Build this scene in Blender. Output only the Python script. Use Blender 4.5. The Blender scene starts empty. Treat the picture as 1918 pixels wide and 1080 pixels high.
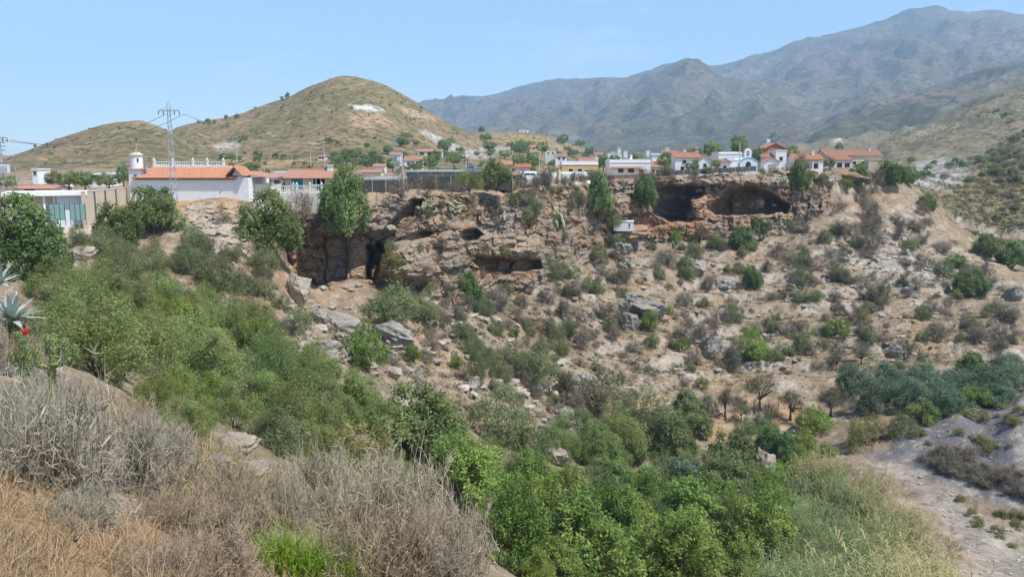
import bpy, math, random
import numpy as np

# ------------------------------------------------------------------ camera, sky, sun, exposure
sc = bpy.context.scene
COL = sc.collection
R = math.radians
W0, H0, F = 1918.0, 1080.0, 1492.0          # photograph size and focal length in its pixels
HORIZON = 312.0
PITCH = math.atan((H0 / 2 - HORIZON) / F)
cam_d = bpy.data.cameras.new('camera')
cam_d.sensor_width = 36.0
cam_d.lens = 36.0 * F / W0
cam_d.clip_start = 0.1
cam_d.clip_end = 40000.0
cam = bpy.data.objects.new('camera', cam_d)
COL.objects.link(cam)
cam.location = (0, 0, 0)
cam.rotation_euler = (math.pi / 2 - PITCH, 0, 0)
sc.camera = cam

SUN_EL, SUN_AZ = R(60), R(121)               # azimuth clockwise from the view direction (+Y)
world = bpy.data.worlds.new('World')
sc.world = world
world.use_nodes = True
wn, wl = world.node_tree.nodes, world.node_tree.links
wn.clear()
sky = wn.new('ShaderNodeTexSky')
sky.sky_type = 'NISHITA'
sky.sun_disc = False
sky.sun_elevation = SUN_EL
sky.sun_rotation = SUN_AZ
sky.altitude = 300
sky.air_density = 1.0
sky.dust_density = 0.55
sky.ozone_density = 3.0
bg = wn.new('ShaderNodeBackground')
bg.inputs['Strength'].default_value = 0.15
wo = wn.new('ShaderNodeOutputWorld')
# thin high cloud, everywhere in the sky
tc = wn.new('ShaderNodeTexCoord')
mp = wn.new('ShaderNodeMapping')
mp.inputs['Scale'].default_value = (2.2, 2.2, 9.0)
mp.inputs['Location'].default_value = (1.9, 0.3, 0.4)
nz = wn.new('ShaderNodeTexNoise')
nz.inputs['Scale'].default_value = 1.7
nz.inputs['Detail'].default_value = 7.0
nz.inputs['Roughness'].default_value = 0.62
cr = wn.new('ShaderNodeMapRange')
cr.inputs['From Min'].default_value = 0.54
cr.inputs['From Max'].default_value = 0.80
cr.inputs['To Max'].default_value = 0.42
mx = wn.new('ShaderNodeMix')
mx.data_type = 'RGBA'
mx.inputs['B'].default_value = (7.2, 7.6, 8.0, 1)
wl.new(tc.outputs['Generated'], mp.inputs['Vector'])
wl.new(mp.outputs['Vector'], nz.inputs['Vector'])
wl.new(nz.outputs['Fac'], cr.inputs['Value'])
wl.new(cr.outputs['Result'], mx.inputs['Factor'])
wl.new(sky.outputs['Color'], mx.inputs['A'])
wl.new(mx.outputs['Result'], bg.inputs['Color'])
wl.new(bg.outputs['Background'], wo.inputs['Surface'])

sun_d = bpy.data.lights.new('sun', 'SUN')
sun_d.energy = 4.9
sun_d.angle = R(0.53)
sun_d.color = (1.0, 0.955, 0.88)
sun = bpy.data.objects.new('sun', sun_d)
COL.objects.link(sun)
sun.rotation_euler = (math.pi / 2 - SUN_EL, 0, math.pi - SUN_AZ)
sun.location = (200, -100, 300)

vs = sc.view_settings
vs.view_transform = 'Standard'
vs.look = 'None'
vs.exposure = 0.38
vs.gamma = 1.0
vs.use_curve_mapping = False
sc.cycles.max_bounces = 5
sc.cycles.diffuse_bounces = 3
sc.cycles.transmission_bounces = 3
sc.cycles.transparent_max_bounces = 6
sc.cycles.volume_bounces = 1
sc.cycles.use_denoising = True
sc.cycles.denoiser = "OPENIMAGEDENOISE"
sc.cycles.denoising_prefilter = "FAST"

# ------------------------------------------------------------------ numpy helpers
rng = np.random.default_rng(7)
random.seed(7)


def hash3(ix, iy, iz, seed):
    h = (ix * 374761393 + iy * 668265263 + iz * 2147483647 + seed * 1274126177) & 0xFFFFFFFF
    h = ((h ^ (h >> 13)) * 1274126177) & 0xFFFFFFFF
    h = ((h ^ (h >> 16)) * 2246822519) & 0xFFFFFFFF
    return ((h ^ (h >> 15)) & 0xFFFFFF) / float(0xFFFFFF)


def vnoise(x, y, z=None, seed=0):
    x = np.asarray(x, float); y = np.asarray(y, float)
    fx, fy = np.floor(x), np.floor(y)
    ix, iy = fx.astype(np.int64), fy.astype(np.int64)
    tx, ty = x - fx, y - fy
    tx = tx * tx * tx * (tx * (tx * 6 - 15) + 10); ty = ty * ty * ty * (ty * (ty * 6 - 15) + 10)
    if z is None:
        a = hash3(ix, iy, 0, seed); b = hash3(ix + 1, iy, 0, seed)
        c = hash3(ix, iy + 1, 0, seed); d = hash3(ix + 1, iy + 1, 0, seed)
        return ((a + (b - a) * tx) * (1 - ty) + (c + (d - c) * tx) * ty) * 2 - 1
    z = np.asarray(z, float)
    fz = np.floor(z); iz = fz.astype(np.int64); tz = z - fz
    tz = tz * tz * tz * (tz * (tz * 6 - 15) + 10)
    out = 0
    for k, wz in ((0, 1 - tz), (1, tz)):
        a = hash3(ix, iy, iz + k, seed); b = hash3(ix + 1, iy, iz + k, seed)
        c = hash3(ix, iy + 1, iz + k, seed); d = hash3(ix + 1, iy + 1, iz + k, seed)
        out = out + ((a + (b - a) * tx) * (1 - ty) + (c + (d - c) * tx) * ty) * wz
    return out * 2 - 1


def fbm(x, y, z=None, octv=5, seed=0, gain=0.5, ridged=False):
    s, a, f = 0.0, 1.0, 1.0
    for o in range(octv):
        ang = 0.6 * o
        xr = (x * math.cos(ang) - y * math.sin(ang)) * f
        yr = (x * math.sin(ang) + y * math.cos(ang)) * f
        n = vnoise(xr + 17.3 * o, yr - 9.1 * o, None if z is None else z * f + 3.7 * o, seed + o)
        if ridged:
            n = 1 - 2 * np.abs(n)
        s = s + n * a
        a *= gain; f *= 2.03
    return s


def sstep(x, a, b):
    t = np.clip((np.asarray(x, float) - a) / (b - a), 0, 1)
    return t * t * (3 - 2 * t)


def poly_sdf(px, py, pts):
    """signed distance to a polygon, negative inside"""
    pts = np.asarray(pts, float)
    d = np.full(np.shape(px), 1e18); s = np.ones(np.shape(px))
    n = len(pts)
    for i in range(n):
        j = i - 1
        ex, ey = pts[j] - pts[i]
        wx, wy = px - pts[i, 0], py - pts[i, 1]
        t = np.clip((wx * ex + wy * ey) / (ex * ex + ey * ey), 0, 1)
        bx, by = wx - ex * t, wy - ey * t
        d = np.minimum(d, bx * bx + by * by)
        c1 = py >= pts[i, 1]; c2 = py < pts[j, 1]; c3 = ex * wy > ey * wx
        s = np.where((c1 & c2 & c3) | (~c1 & ~c2 & ~c3), -s, s)
    return s * np.sqrt(d)


CP, SP = math.cos(PITCH), math.sin(PITCH)


def ratios(px, py):
    cx = (np.asarray(px, float) - W0 / 2) / F
    cy = (H0 / 2 - np.asarray(py, float)) / F
    yd = CP + cy * SP
    return cx / yd, (-SP + cy * CP) / yd


def at(px, py, Y):
    a, s = ratios(px, py)
    return np.array([a * Y, Y + 0 * a, s * Y], float).T if np.ndim(px) else (float(a * Y), float(Y), float(s * Y))


def project(X, Y, Z):
    d = Y * CP - Z * SP
    u = Y * SP + Z * CP
    return W0 / 2 + F * X / d, H0 / 2 - F * u / d


def depth_of(p):
    return p[1] * CP - p[2] * SP


def A(px, py=400):
    return ratios(px, py)[0]


# ------------------------------------------------------------------ mesh helpers
def mesh_np(name, verts, faces, mats=(), smooth=False, mat_idx=None, col=None):
    """faces: (M,3) or (M,4) array"""
    verts = np.asarray(verts, np.float32); faces = np.asarray(faces, np.int32)
    me = bpy.data.meshes.new(name)
    n, (m, k) = len(verts), faces.shape
    me.vertices.add(n); me.vertices.foreach_set('co', verts.ravel())
    me.loops.add(m * k); me.loops.foreach_set('vertex_index', faces.ravel())
    me.polygons.add(m)
    me.polygons.foreach_set('loop_start', np.arange(0, m * k, k, dtype=np.int32))
    me.polygons.foreach_set('loop_total', np.full(m, k, np.int32))
    for mt in mats:
        me.materials.append(mt)
    if mat_idx is not None:
        me.polygons.foreach_set('material_index', np.asarray(mat_idx, np.int32))
    me.update(calc_edges=True)
    me.polygons.foreach_set('use_smooth', np.full(m, smooth, bool))
    if col is not None:
        c = np.ones((n, 4), np.float32); c[:, :col.shape[1]] = col
        at_ = me.color_attributes.new('Col', 'FLOAT_COLOR', 'POINT')
        at_.data.foreach_set('color', c.ravel())
    return me


def link(name, data, parent=None, loc=(0, 0, 0), rot=(0, 0, 0), scale=(1, 1, 1)):
    o = bpy.data.objects.new(name, data)
    COL.objects.link(o)
    o.location = loc; o.rotation_euler = rot; o.scale = scale
    if parent is not None:
        o.parent = parent
    return o


def tag(o, label=None, cat=None, group=None, kind=None):
    if label: o['label'] = label
    if cat: o['category'] = cat
    if group: o['group'] = group
    if kind: o['kind'] = kind
    return o


class MB:
    """collects quads / triangles (stored as quads with a repeated corner split off)"""
    def __init__(self):
        self.v, self.f, self.c = [], [], []

    def face(self, *idx):
        self.f.append(idx)

    def box(self, x0, x1, y0, y1, z0, z1):
        b = len(self.v)
        self.v += [(x0, y0, z0), (x1, y0, z0), (x1, y1, z0), (x0, y1, z0), (x0, y0, z1), (x1, y0, z1), (x1, y1, z1), (x0, y1, z1)]
        for q in ((0, 3, 2, 1), (4, 5, 6, 7), (0, 1, 5, 4), (1, 2, 6, 5), (2, 3, 7, 6), (3, 0, 4, 7)):
            self.f.append(tuple(b + i for i in q))
        return self

    def prism(self, pts, y0, y1):
        """polygon in x,z extruded along y"""
        b, n = len(self.v), len(pts)
        self.v += [(x, y0, z) for x, z in pts] + [(x, y1, z) for x, z in pts]
        self.f.append(tuple(range(b, b + n)))
        self.f.append(tuple(range(b + 2 * n - 1, b + n - 1, -1)))
        for i in range(n):
            j = (i + 1) % n
            self.f.append((b + j, b + i, b + n + i, b + n + j))
        return self

    def tube(self, pts, radii, seg=6, cap=True):
        pts = [np.array(p, float) for p in pts]
        rings = []
        for i, p in enumerate(pts):
            d = pts[min(i + 1, len(pts) - 1)] - pts[max(i - 1, 0)]
            d = d / (np.linalg.norm(d) + 1e-9)
            u = np.cross(d, (0, 0, 1) if abs(d[2]) < 0.9 else (1, 0, 0)); u /= np.linalg.norm(u)
            w = np.cross(d, u)
            b = len(self.v)
            r = radii[i] if hasattr(radii, '__len__') else radii
            for k in range(seg):
                t = 2 * math.pi * k / seg
                self.v.append(tuple(p + r * (math.cos(t) * u + math.sin(t) * w)))
            rings.append(b)
        for a, b in zip(rings[:-1], rings[1:]):
            for k in range(seg):
                j = (k + 1) % seg
                self.f.append((a + k, a + j, b + j, b + k))
        if cap:
            self.f.append(tuple(rings[0] + k for k in range(seg)))
            self.f.append(tuple(rings[-1] + k for k in range(seg - 1, -1, -1)))
        return self

    def lathe(self, prof, seg=12, cx=0, cy=0):
        rings = []
        for r, z in prof:
            b = len(self.v); rings.append(b)
            for k in range(seg):
                t = 2 * math.pi * k / seg
                self.v.append((cx + r * math.cos(t), cy + r * math.sin(t), z))
        for a, b in zip(rings[:-1], rings[1:]):
            for k in range(seg):
                j = (k + 1) % seg
                self.f.append((a + k, a + j, b + j, b + k))
        self.f.append(tuple(rings[0] + k for k in range(seg - 1, -1, -1)))
        self.f.append(tuple(rings[-1] + k for k in range(seg)))
        return self

    def mesh(self, name, mat, smooth=False):
        me = bpy.data.meshes.new(name)
        me.from_pydata(self.v, [], self.f)
        me.materials.append(mat)
        me.update()
        if smooth:
            me.polygons.foreach_set('use_smooth', np.ones(len(me.polygons), bool))
        return me

    def build(self, name, mat, parent=None, smooth=False, **kw):
        return link(name, self.mesh(name, mat, smooth), parent, **kw)


# ------------------------------------------------------------------ materials
def new_mat(name):
    m = bpy.data.materials.new(name)
    m.use_nodes = True
    n, l = m.node_tree.nodes, m.node_tree.links
    b = n['Principled BSDF']
    b.inputs['Specular IOR Level'].default_value = 0.25
    return m, n, l, b


def noise_node(n, l, scale, detail=5, rough=0.6, coord='Object', vec=None):
    t = n.new('ShaderNodeTexNoise')
    t.inputs['Scale'].default_value = scale
    t.inputs['Detail'].default_value = detail
    t.inputs['Roughness'].default_value = rough
    if vec is None:
        tc_ = n.new('ShaderNodeTexCoord')
        vec = tc_.outputs[coord]
    l.new(vec, t.inputs['Vector'])
    return t


def ramp_node(n, l, src, stops):
    r = n.new('ShaderNodeValToRGB')
    e = r.color_ramp.elements
    while len(e) < len(stops):
        e.new(0.5)
    for i, (p, c) in enumerate(stops):
        e[i].position = p
        e[i].color = (*c, 1) if len(c) == 3 else c
    l.new(src, r.inputs['Fac'])
    return r


def mix_node(n, l, a, b, fac, blend='MIX'):
    m = n.new('ShaderNodeMix')
    m.data_type = 'RGBA'; m.blend_type = blend
    for sock, v in (('A', a), ('B', b)):
        if isinstance(v, tuple):
            m.inputs[sock].default_value = (*v[:3], 1)
        else:
            l.new(v, m.inputs[sock])
    if isinstance(fac, (int, float)):
        m.inputs['Factor'].default_value = fac
    else:
        l.new(fac, m.inputs['Factor'])
    return m


def plain_mat(name, c, rough=0.8, var=0.12, scale=1.2, bump=0.0, metal=0.0, grime=0.0):
    m, n, l, b = new_mat(name)
    t = noise_node(n, l, scale, 6, 0.65)
    lo = tuple(x * (1 - var) for x in c); hi = tuple(min(1, x * (1 + var)) for x in c)
    r = ramp_node(n, l, t.outputs['Fac'], [(0.3, lo), (0.7, hi)])
    out = r.outputs['Color']
    if grime:
        t2 = noise_node(n, l, scale * 0.35, 8, 0.75)
        r2 = ramp_node(n, l, t2.outputs['Fac'], [(0.5, (0, 0, 0)), (0.75, (grime, grime, grime))])
        mg = mix_node(n, l, out, (0.20, 0.17, 0.13), r2.outputs['Color'])
        out = mg.outputs['Result']
    l.new(out, b.inputs['Base Color'])
    b.inputs['Roughness'].default_value = rough
    b.inputs['Metallic'].default_value = metal
    if bump:
        bp = n.new('ShaderNodeBump'); bp.inputs['Strength'].default_value = bump
        bp.inputs['Distance'].default_value = 0.05
        l.new(t.outputs['Fac'], bp.inputs['Height']); l.new(bp.outputs['Normal'], b.inputs['Normal'])
    return m


def earth_mat(name, scales, var=0.35, bump_d=0.25, speck=None):
    """vertex colour (the real colour of soil, rock and dry grass) broken up by fine noise"""
    m, n, l, b = new_mat(name)
    a = n.new('ShaderNodeVertexColor'); a.layer_name = 'Col'
    tcn = n.new('ShaderNodeTexCoord')
    t1 = noise_node(n, l, scales[0], 8, 0.7, vec=tcn.outputs['Object'])
    t2 = noise_node(n, l, scales[1], 6, 0.7, vec=tcn.outputs['Object'])
    r1 = ramp_node(n, l, t1.outputs['Fac'], [(0.28, (1 - var,) * 3), (0.72, (1 + var,) * 3)])
    r2 = ramp_node(n, l, t2.outputs['Fac'], [(0.30, (1 - var * .8, 1 - var * .85, 1 - var * .9)), (0.70, (1 + var * .8, 1 + var * .75, 1 + var * .7))])
    k1 = mix_node(n, l, a.outputs['Color'], r1.outputs['Color'], 1.0, 'MULTIPLY')
    k2 = mix_node(n, l, k1.outputs['Result'], r2.outputs['Color'], 1.0, 'MULTIPLY')
    out = k2.outputs['Result']
    if speck:
        for sscale, thr, scol, amt in speck:
            t3 = noise_node(n, l, sscale, 3, 0.5, vec=tcn.outputs['Object'])
            r3 = ramp_node(n, l, t3.outputs['Fac'], [(thr, (0, 0, 0)), (thr + 0.06, (amt,) * 3)])
            k3 = mix_node(n, l, out, scol, r3.outputs['Color'])
            out = k3.outputs['Result']
    l.new(out, b.inputs['Base Color'])
    b.inputs['Roughness'].default_value = 0.95
    b.inputs['Specular IOR Level'].default_value = 0.1
    bp = n.new('ShaderNodeBump'); bp.inputs['Strength'].default_value = 0.8; bp.inputs['Distance'].default_value = bump_d
    ad = n.new('ShaderNodeMath'); ad.operation = 'ADD'
    l.new(t1.outputs['Fac'], ad.inputs[0]); l.new(t2.outputs['Fac'], ad.inputs[1])
    l.new(ad.outputs[0], bp.inputs['Height']); l.new(bp.outputs['Normal'], b.inputs['Normal'])
    return m


def leaf_mat(name, c1, c2, trans=0.3, hue_var=0.10):
    """c1..c2 by the leaf's own shade (Col), whole plants varied a little"""
    m, n, l, b = new_mat(name)
    a = n.new('ShaderNodeVertexColor'); a.layer_name = 'Col'
    sep = n.new('ShaderNodeSeparateColor'); l.new(a.outputs['Color'], sep.inputs['Color'])
    r = ramp_node(n, l, sep.outputs['Red'], [(0.0, c1), (1.0, c2)])
    oi = n.new('ShaderNodeObjectInfo')
    hs = n.new('ShaderNodeHueSaturation')
    mr = n.new('ShaderNodeMapRange'); mr.inputs['To Min'].default_value = 0.5 - hue_var * 0.22; mr.inputs['To Max'].default_value = 0.5 + hue_var * 0.22
    mv = n.new('ShaderNodeMapRange'); mv.inputs['To Min'].default_value = 1 - hue_var * 1.6; mv.inputs['To Max'].default_value = 1 + hue_var * 1.6
    mm = n.new('ShaderNodeMath'); mm.operation = 'MULTIPLY'; mm.inputs[1].default_value = 7.31
    fr = n.new('ShaderNodeMath'); fr.operation = 'FRACT'
    l.new(oi.outputs['Random'], mr.inputs['Value']); l.new(oi.outputs['Random'], mm.inputs[0]); l.new(mm.outputs[0], fr.inputs[0]); l.new(fr.outputs[0], mv.inputs['Value'])
    l.new(mr.outputs['Result'], hs.inputs['Hue']); l.new(mv.outputs['Result'], hs.inputs['Value']); l.new(r.outputs['Color'], hs.inputs['Color'])
    l.new(hs.outputs['Color'], b.inputs['Base Color'])
    b.inputs['Roughness'].default_value = 0.6
    b.inputs['Specular IOR Level'].default_value = 0.2
    if trans:
        tr = n.new('ShaderNodeBsdfTranslucent'); l.new(hs.outputs['Color'], tr.inputs['Color'])
        ms = n.new('ShaderNodeMixShader'); ms.inputs['Fac'].default_value = trans
        l.new(b.outputs['BSDF'], ms.inputs[1]); l.new(tr.outputs['BSDF'], ms.inputs[2])
        l.new(ms.outputs['Shader'], n['Material Output'].inputs['Surface'])
    return m


M = {}
M['ground'] = earth_mat('ground_soil', (0.35, 2.6), 0.30, 0.22, speck=[(1.1, 0.60, (0.42, 0.375, 0.32), 0.5), (0.8, 0.58, (0.13, 0.105, 0.07), 0.6)])
M['far'] = earth_mat('hill_scrub', (0.06, 0.012), 0.24, 2.0, speck=[(0.22, 0.52, (0.060, 0.062, 0.030), 0.75), (0.45, 0.55, (0.075, 0.075, 0.035), 0.6), (0.13, 0.64, (0.36, 0.32, 0.25), 0.5)])
M['mount'] = earth_mat('mountain_scrub', (0.020, 0.005), 0.22, 14.0, speck=[(0.035, 0.54, (0.050, 0.055, 0.032), 0.65), (0.06, 0.57, (0.045, 0.05, 0.03), 0.5), (0.022, 0.64, (0.24, 0.22, 0.19), 0.5)])
M['cliff'] = earth_mat('cliff_rock', (0.55, 2.4), 0.30, 0.35)
M['rock'] = earth_mat('boulder_rock', (0.9, 3.5), 0.25, 0.15)
M['white'] = plain_mat('white_render', (0.78, 0.78, 0.77), 0.85, 0.05, 0.8, grime=0.16)
M['offwhite'] = plain_mat('offwhite_render', (0.66, 0.62, 0.54), 0.85, 0.08, 0.8, grime=0.15)
M['cream'] = plain_mat('cream_render', (0.60, 0.50, 0.36), 0.85, 0.08, 0.8, grime=0.15)
M['yellow'] = plain_mat('ochre_render', (0.62, 0.42, 0.17), 0.85, 0.08, 0.8)
M['bluewhite'] = plain_mat('bluish_and_shaded_white', (0.62, 0.68, 0.76), 0.8, 0.05, 0.8)  # bluish walls; on the chapel it paints a white front in shade
M['grey'] = plain_mat('grey_concrete', (0.36, 0.35, 0.33), 0.9, 0.12, 1.4, grime=0.2)
M['dgrey'] = plain_mat('dark_netting', (0.07, 0.075, 0.075), 0.9, 0.2, 0.8)
M['net'] = plain_mat('pale_plastic_sheet', (0.42, 0.43, 0.42), 0.6, 0.15, 0.5)
M['brick'] = plain_mat('red_brick', (0.36, 0.14, 0.08), 0.9, 0.15, 2.0)
M['beige'] = plain_mat('beige_block_wall', (0.55, 0.47, 0.36), 0.9, 0.06, 0.5, grime=0.15)
M['tile'] = plain_mat('clay_tile', (0.40, 0.195, 0.12), 0.85, 0.42, 5.0, bump=0.3, grime=0.4)
M['tile2'] = plain_mat('faded_clay_tile', (0.36, 0.195, 0.14), 0.85, 0.38, 5.0, bump=0.3, grime=0.3)
M['glass'] = plain_mat('dark_glass', (0.03, 0.035, 0.04), 0.15, 0.1)
M['opening'] = plain_mat('painted_dark_interior', (0.035, 0.03, 0.028), 0.9, 0.1)  # near-black colour standing in for the shade inside open doorways and porches
M['wood'] = plain_mat('brown_wood', (0.16, 0.09, 0.05), 0.8, 0.2, 3.0)
M['pole'] = plain_mat('pale_pole', (0.50, 0.47, 0.42), 0.8, 0.1, 2.0)
M['steel'] = plain_mat('galvanised_steel', (0.40, 0.42, 0.44), 0.55, 0.1, 3.0, metal=0.3)
M['dark_steel'] = plain_mat('dark_steel', (0.10, 0.11, 0.12), 0.6, 0.1, 3.0, metal=0.3)
M['teal'] = plain_mat('teal_shutter', (0.03, 0.22, 0.19), 0.6, 0.1, 2.0)
M['blue'] = plain_mat('blue_paint', (0.08, 0.25, 0.55), 0.6, 0.1, 2.0)
M['greenglass'] = plain_mat('green_tinted_panel', (0.25, 0.42, 0.38), 0.3, 0.1, 1.0)
M['carpaint'] = plain_mat('white_car_paint', (0.80, 0.80, 0.80), 0.25, 0.02)
M['rubber'] = plain_mat('black_rubber', (0.03, 0.03, 0.03), 0.8, 0.1)
M['bark'] = plain_mat('bark', (0.13, 0.10, 0.075), 0.95, 0.3, 4.0, bump=0.5)

# ------------------------------------------------------------------ the lie of the land (height functions, metres; the lens is at z = 0)
KA = 3.5


class RBF:
    def __init__(self, pts):
        px, py, Y = np.array(pts, float).T
        a, s = ratios(px, py)
        self.c = np.stack([a * KA, np.log(Y)], 1)
        n = len(a)
        K = self._k(self.c, self.c) + 0.004 * np.eye(n)
        P = np.concatenate([np.ones((n, 1)), self.c], 1)
        Mx = np.block([[K, P], [P.T, np.zeros((3, 3))]])
        sol = np.linalg.solve(Mx, np.concatenate([s, np.zeros(3)]))
        self.w, self.p = sol[:n], sol[n:]
        self.ga = np.linspace(-1.5, 1.5, 301); self.gl = np.linspace(-1.0, 6.2, 400)
        U, V = np.meshgrid(self.ga * KA, self.gl, indexing='ij')
        q = np.stack([U.ravel(), V.ravel()], 1)
        self.g = (self._k(q, self.c) @ self.w + self.p[0] + q @ self.p[1:]).reshape(U.shape)

    @staticmethod
    def _k(a, b):
        d = np.hypot(a[:, None, 0] - b[None, :, 0], a[:, None, 1] - b[None, :, 1])
        return d * d * np.log(d + 1e-9)

    def __call__(self, a, Y):
        u = np.clip((a + 1.5) / 0.01, 0, 299.999); v = np.clip((np.log(Y) + 1.0) / (7.2 / 399), 0, 398.999)
        i, j = u.astype(int), v.astype(int); fu, fv = u - i, v - j
        g = self.g
        s = (g[i, j] * (1 - fu) + g[i + 1, j] * fu) * (1 - fv) + (g[i, j + 1] * (1 - fu) + g[i + 1, j + 1] * fu) * fv
        return s * Y


LOW = [
    # near slope, at and below the viewpoint
    (-300, 1500, 1.6), (300, 1500, 1.7), (959, 1560, 1.7), (1600, 1600, 1.7), (2200, 1600, 1.7),
    (-200, 900, 5.0), (0, 1010, 4.4), (250, 1040, 5.2), (500, 1120, 6.2), (800, 1170, 7.0), (1100, 1230, 7.5), (1500, 1300, 7.5), (2000, 1300, 7.5),
    (-250, 730, 10), (0, 830, 8.5), (200, 900, 9.5), (400, 960, 10), (600, 1040, 11), (780, 1060, 12), (950, 1120, 13), (1200, 1200, 14), (1600, 1260, 14), (2100, 1250, 14),
    (-250, 620, 20), (0, 700, 16), (150, 745, 17), (300, 800, 19), (450, 850, 22), (600, 960, 22), (800, 1060, 24), (1000, 1130, 26), (1400, 1200, 28), (2000, 1180, 28),
    (-250, 540, 36), (0, 600, 30), (150, 660, 32), (300, 735, 36), (450, 800, 40), (620, 890, 42), (800, 980, 45), (1000, 1080, 48), (1300, 1150, 50), (1900, 1120, 52),
    (-250, 480, 60), (0, 545, 52), (150, 580, 55), (300, 640, 58), (450, 720, 62), (600, 810, 64), (750, 890, 66), (900, 955, 68), (1100, 1055, 70), (1350, 1085, 74), (1600, 1085, 78), (1918, 1075, 82), (2200, 1060, 82),
    # the head of the gully and the far slope
    (-200, 440, 84), (60, 470, 82), (150, 470, 88), (300, 510, 86), (450, 590, 86), (600, 660, 86), (700, 720, 86), (800, 790, 86), (950, 870, 88), (1100, 935, 90), (1250, 985, 92), (1400, 1000, 92), (1600, 985, 96), (1850, 1010, 93), (2100, 1000, 93),
    (0, 430, 98), (160, 432, 100), (300, 425, 106), (400, 430, 106), (500, 490, 104), (600, 580, 104), (700, 640, 104), (800, 705, 104), (950, 775, 106), (1100, 840, 107), (1250, 895, 108), (1400, 905, 110), (1550, 890, 112), (1700, 893, 112), (1800, 918, 107.5), (1918, 962, 101), (2150, 980, 98),
    (200, 398, 112), (330, 392, 114), (480, 400, 115), (560, 530, 114), (620, 548, 115), (700, 560, 117), (780, 600, 120), (900, 665, 122), (1050, 735, 124), (1200, 790, 126), (1400, 820, 127), (1560, 815, 128), (1740, 855, 115.5), (1850, 885, 110.5), (1700, 806, 123), (1800, 777, 123), (1918, 752, 121), (2150, 720, 118),
    (560, 520, 124), (640, 530, 126), (720, 535, 128), (800, 555, 132), (900, 585, 138), (1050, 655, 140), (1200, 705, 142), (1400, 758, 140), (1550, 765, 142), (1700, 750, 140), (1800, 742, 142), (1918, 730, 143), (2150, 690, 143),
    (700, 500, 140), (800, 520, 144), (900, 530, 150), (1000, 555, 154), (1150, 615, 158), (1300, 650, 160), (1450, 665, 160), (1600, 670, 160), (1750, 665, 160), (1900, 660, 160), (2100, 640, 160),
    (700, 470, 160), (850, 480, 165), (1000, 495, 168), (1150, 540, 175), (1300, 560, 180), (1450, 570, 182), (1600, 570, 184), (1750, 570, 184), (1900, 570, 182), (2100, 560, 180),
    (1050, 478, 170), (1150, 455, 185), (1250, 460, 198), (1350, 468, 202), (1450, 475, 206), (1600, 470, 208), (1750, 480, 208), (1860, 510, 205), (2000, 520, 205), (2150, 510, 205),
    (1050, 462, 190), (1150, 435, 202), (1250, 418, 210), (1350, 408, 214), (1450, 405, 218), (1550, 400, 220), (1650, 400, 226), (1750, 430, 228), (1850, 480, 226), (2000, 500, 230),
    (1250, 405, 235), (1400, 397, 240), (1520, 375, 236), (1600, 355, 240), (1680, 362, 242), (1780, 420, 245), (1880, 480, 245), (2100, 470, 250),
    (1500, 355, 250), (1600, 335, 250), (1690, 345, 255), (1780, 425, 270), (1880, 465, 270),
]
HIGH = [
    (-250, 420, 90), (0, 430, 95), (160, 426, 102), (200, 402, 110), (260, 380, 118), (360, 380, 118), (470, 384, 118), (560, 376, 120), (620, 372, 122), (700, 366, 128), (760, 360, 135), (850, 356, 145), (930, 352, 155),
    (1000, 346, 165), (1100, 338, 180), (1200, 332, 195), (1300, 326, 208), (1400, 322, 215), (1480, 319, 222), (1550, 316, 235), (1620, 314, 245), (1690, 332, 250), (1740, 375, 255), (1800, 430, 255), (1880, 470, 255), (2100, 480, 250),
    (-250, 390, 130), (0, 385, 130), (240, 366, 140), (480, 362, 140), (700, 350, 150), (-200, 350, 190), (100, 344, 190), (400, 338, 200), (700, 333, 215), (1000, 328, 240), (1200, 322, 260), (1350, 316, 270), (1500, 312, 280), (1620, 312, 290), (1700, 345, 300), (1780, 410, 300), (1880, 425, 310), (2100, 400, 310),
    (-200, 325, 360), (200, 322, 360), (600, 316, 360), (1000, 312, 360), (1400, 309, 360), (1600, 310, 360), (1750, 345, 360), (1850, 345, 370), (2100, 300, 360),
    (0, 320, 470), (500, 308, 470), (1000, 306, 470), (1500, 306, 470), (1700, 315, 470), (1900, 290, 470),
]
low_f, high_f = RBF(LOW), RBF(HIGH)

EDGE_PX = [-300, 100, 250, 480, 540, 560, 640, 700, 760, 800, 850, 900, 1000, 1060, 1130, 1200, 1300, 1400, 1480, 1540, 1620, 1700, 1780, 2200]
EDGE_Y = [96, 102, 113, 117, 118, 119, 121, 124, 130, 136, 142, 148, 159, 170, 185, 195, 205, 212, 218, 224, 240, 246, 250, 250]
EDGE_A = A(np.array(EDGE_PX, float))


def edge_y(a):
    return np.interp(a, EDGE_A, EDGE_Y)


def cliffness(a):
    return sstep(a, A(525), A(565)) * (1 - sstep(a, A(1500), A(1560)))


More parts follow.
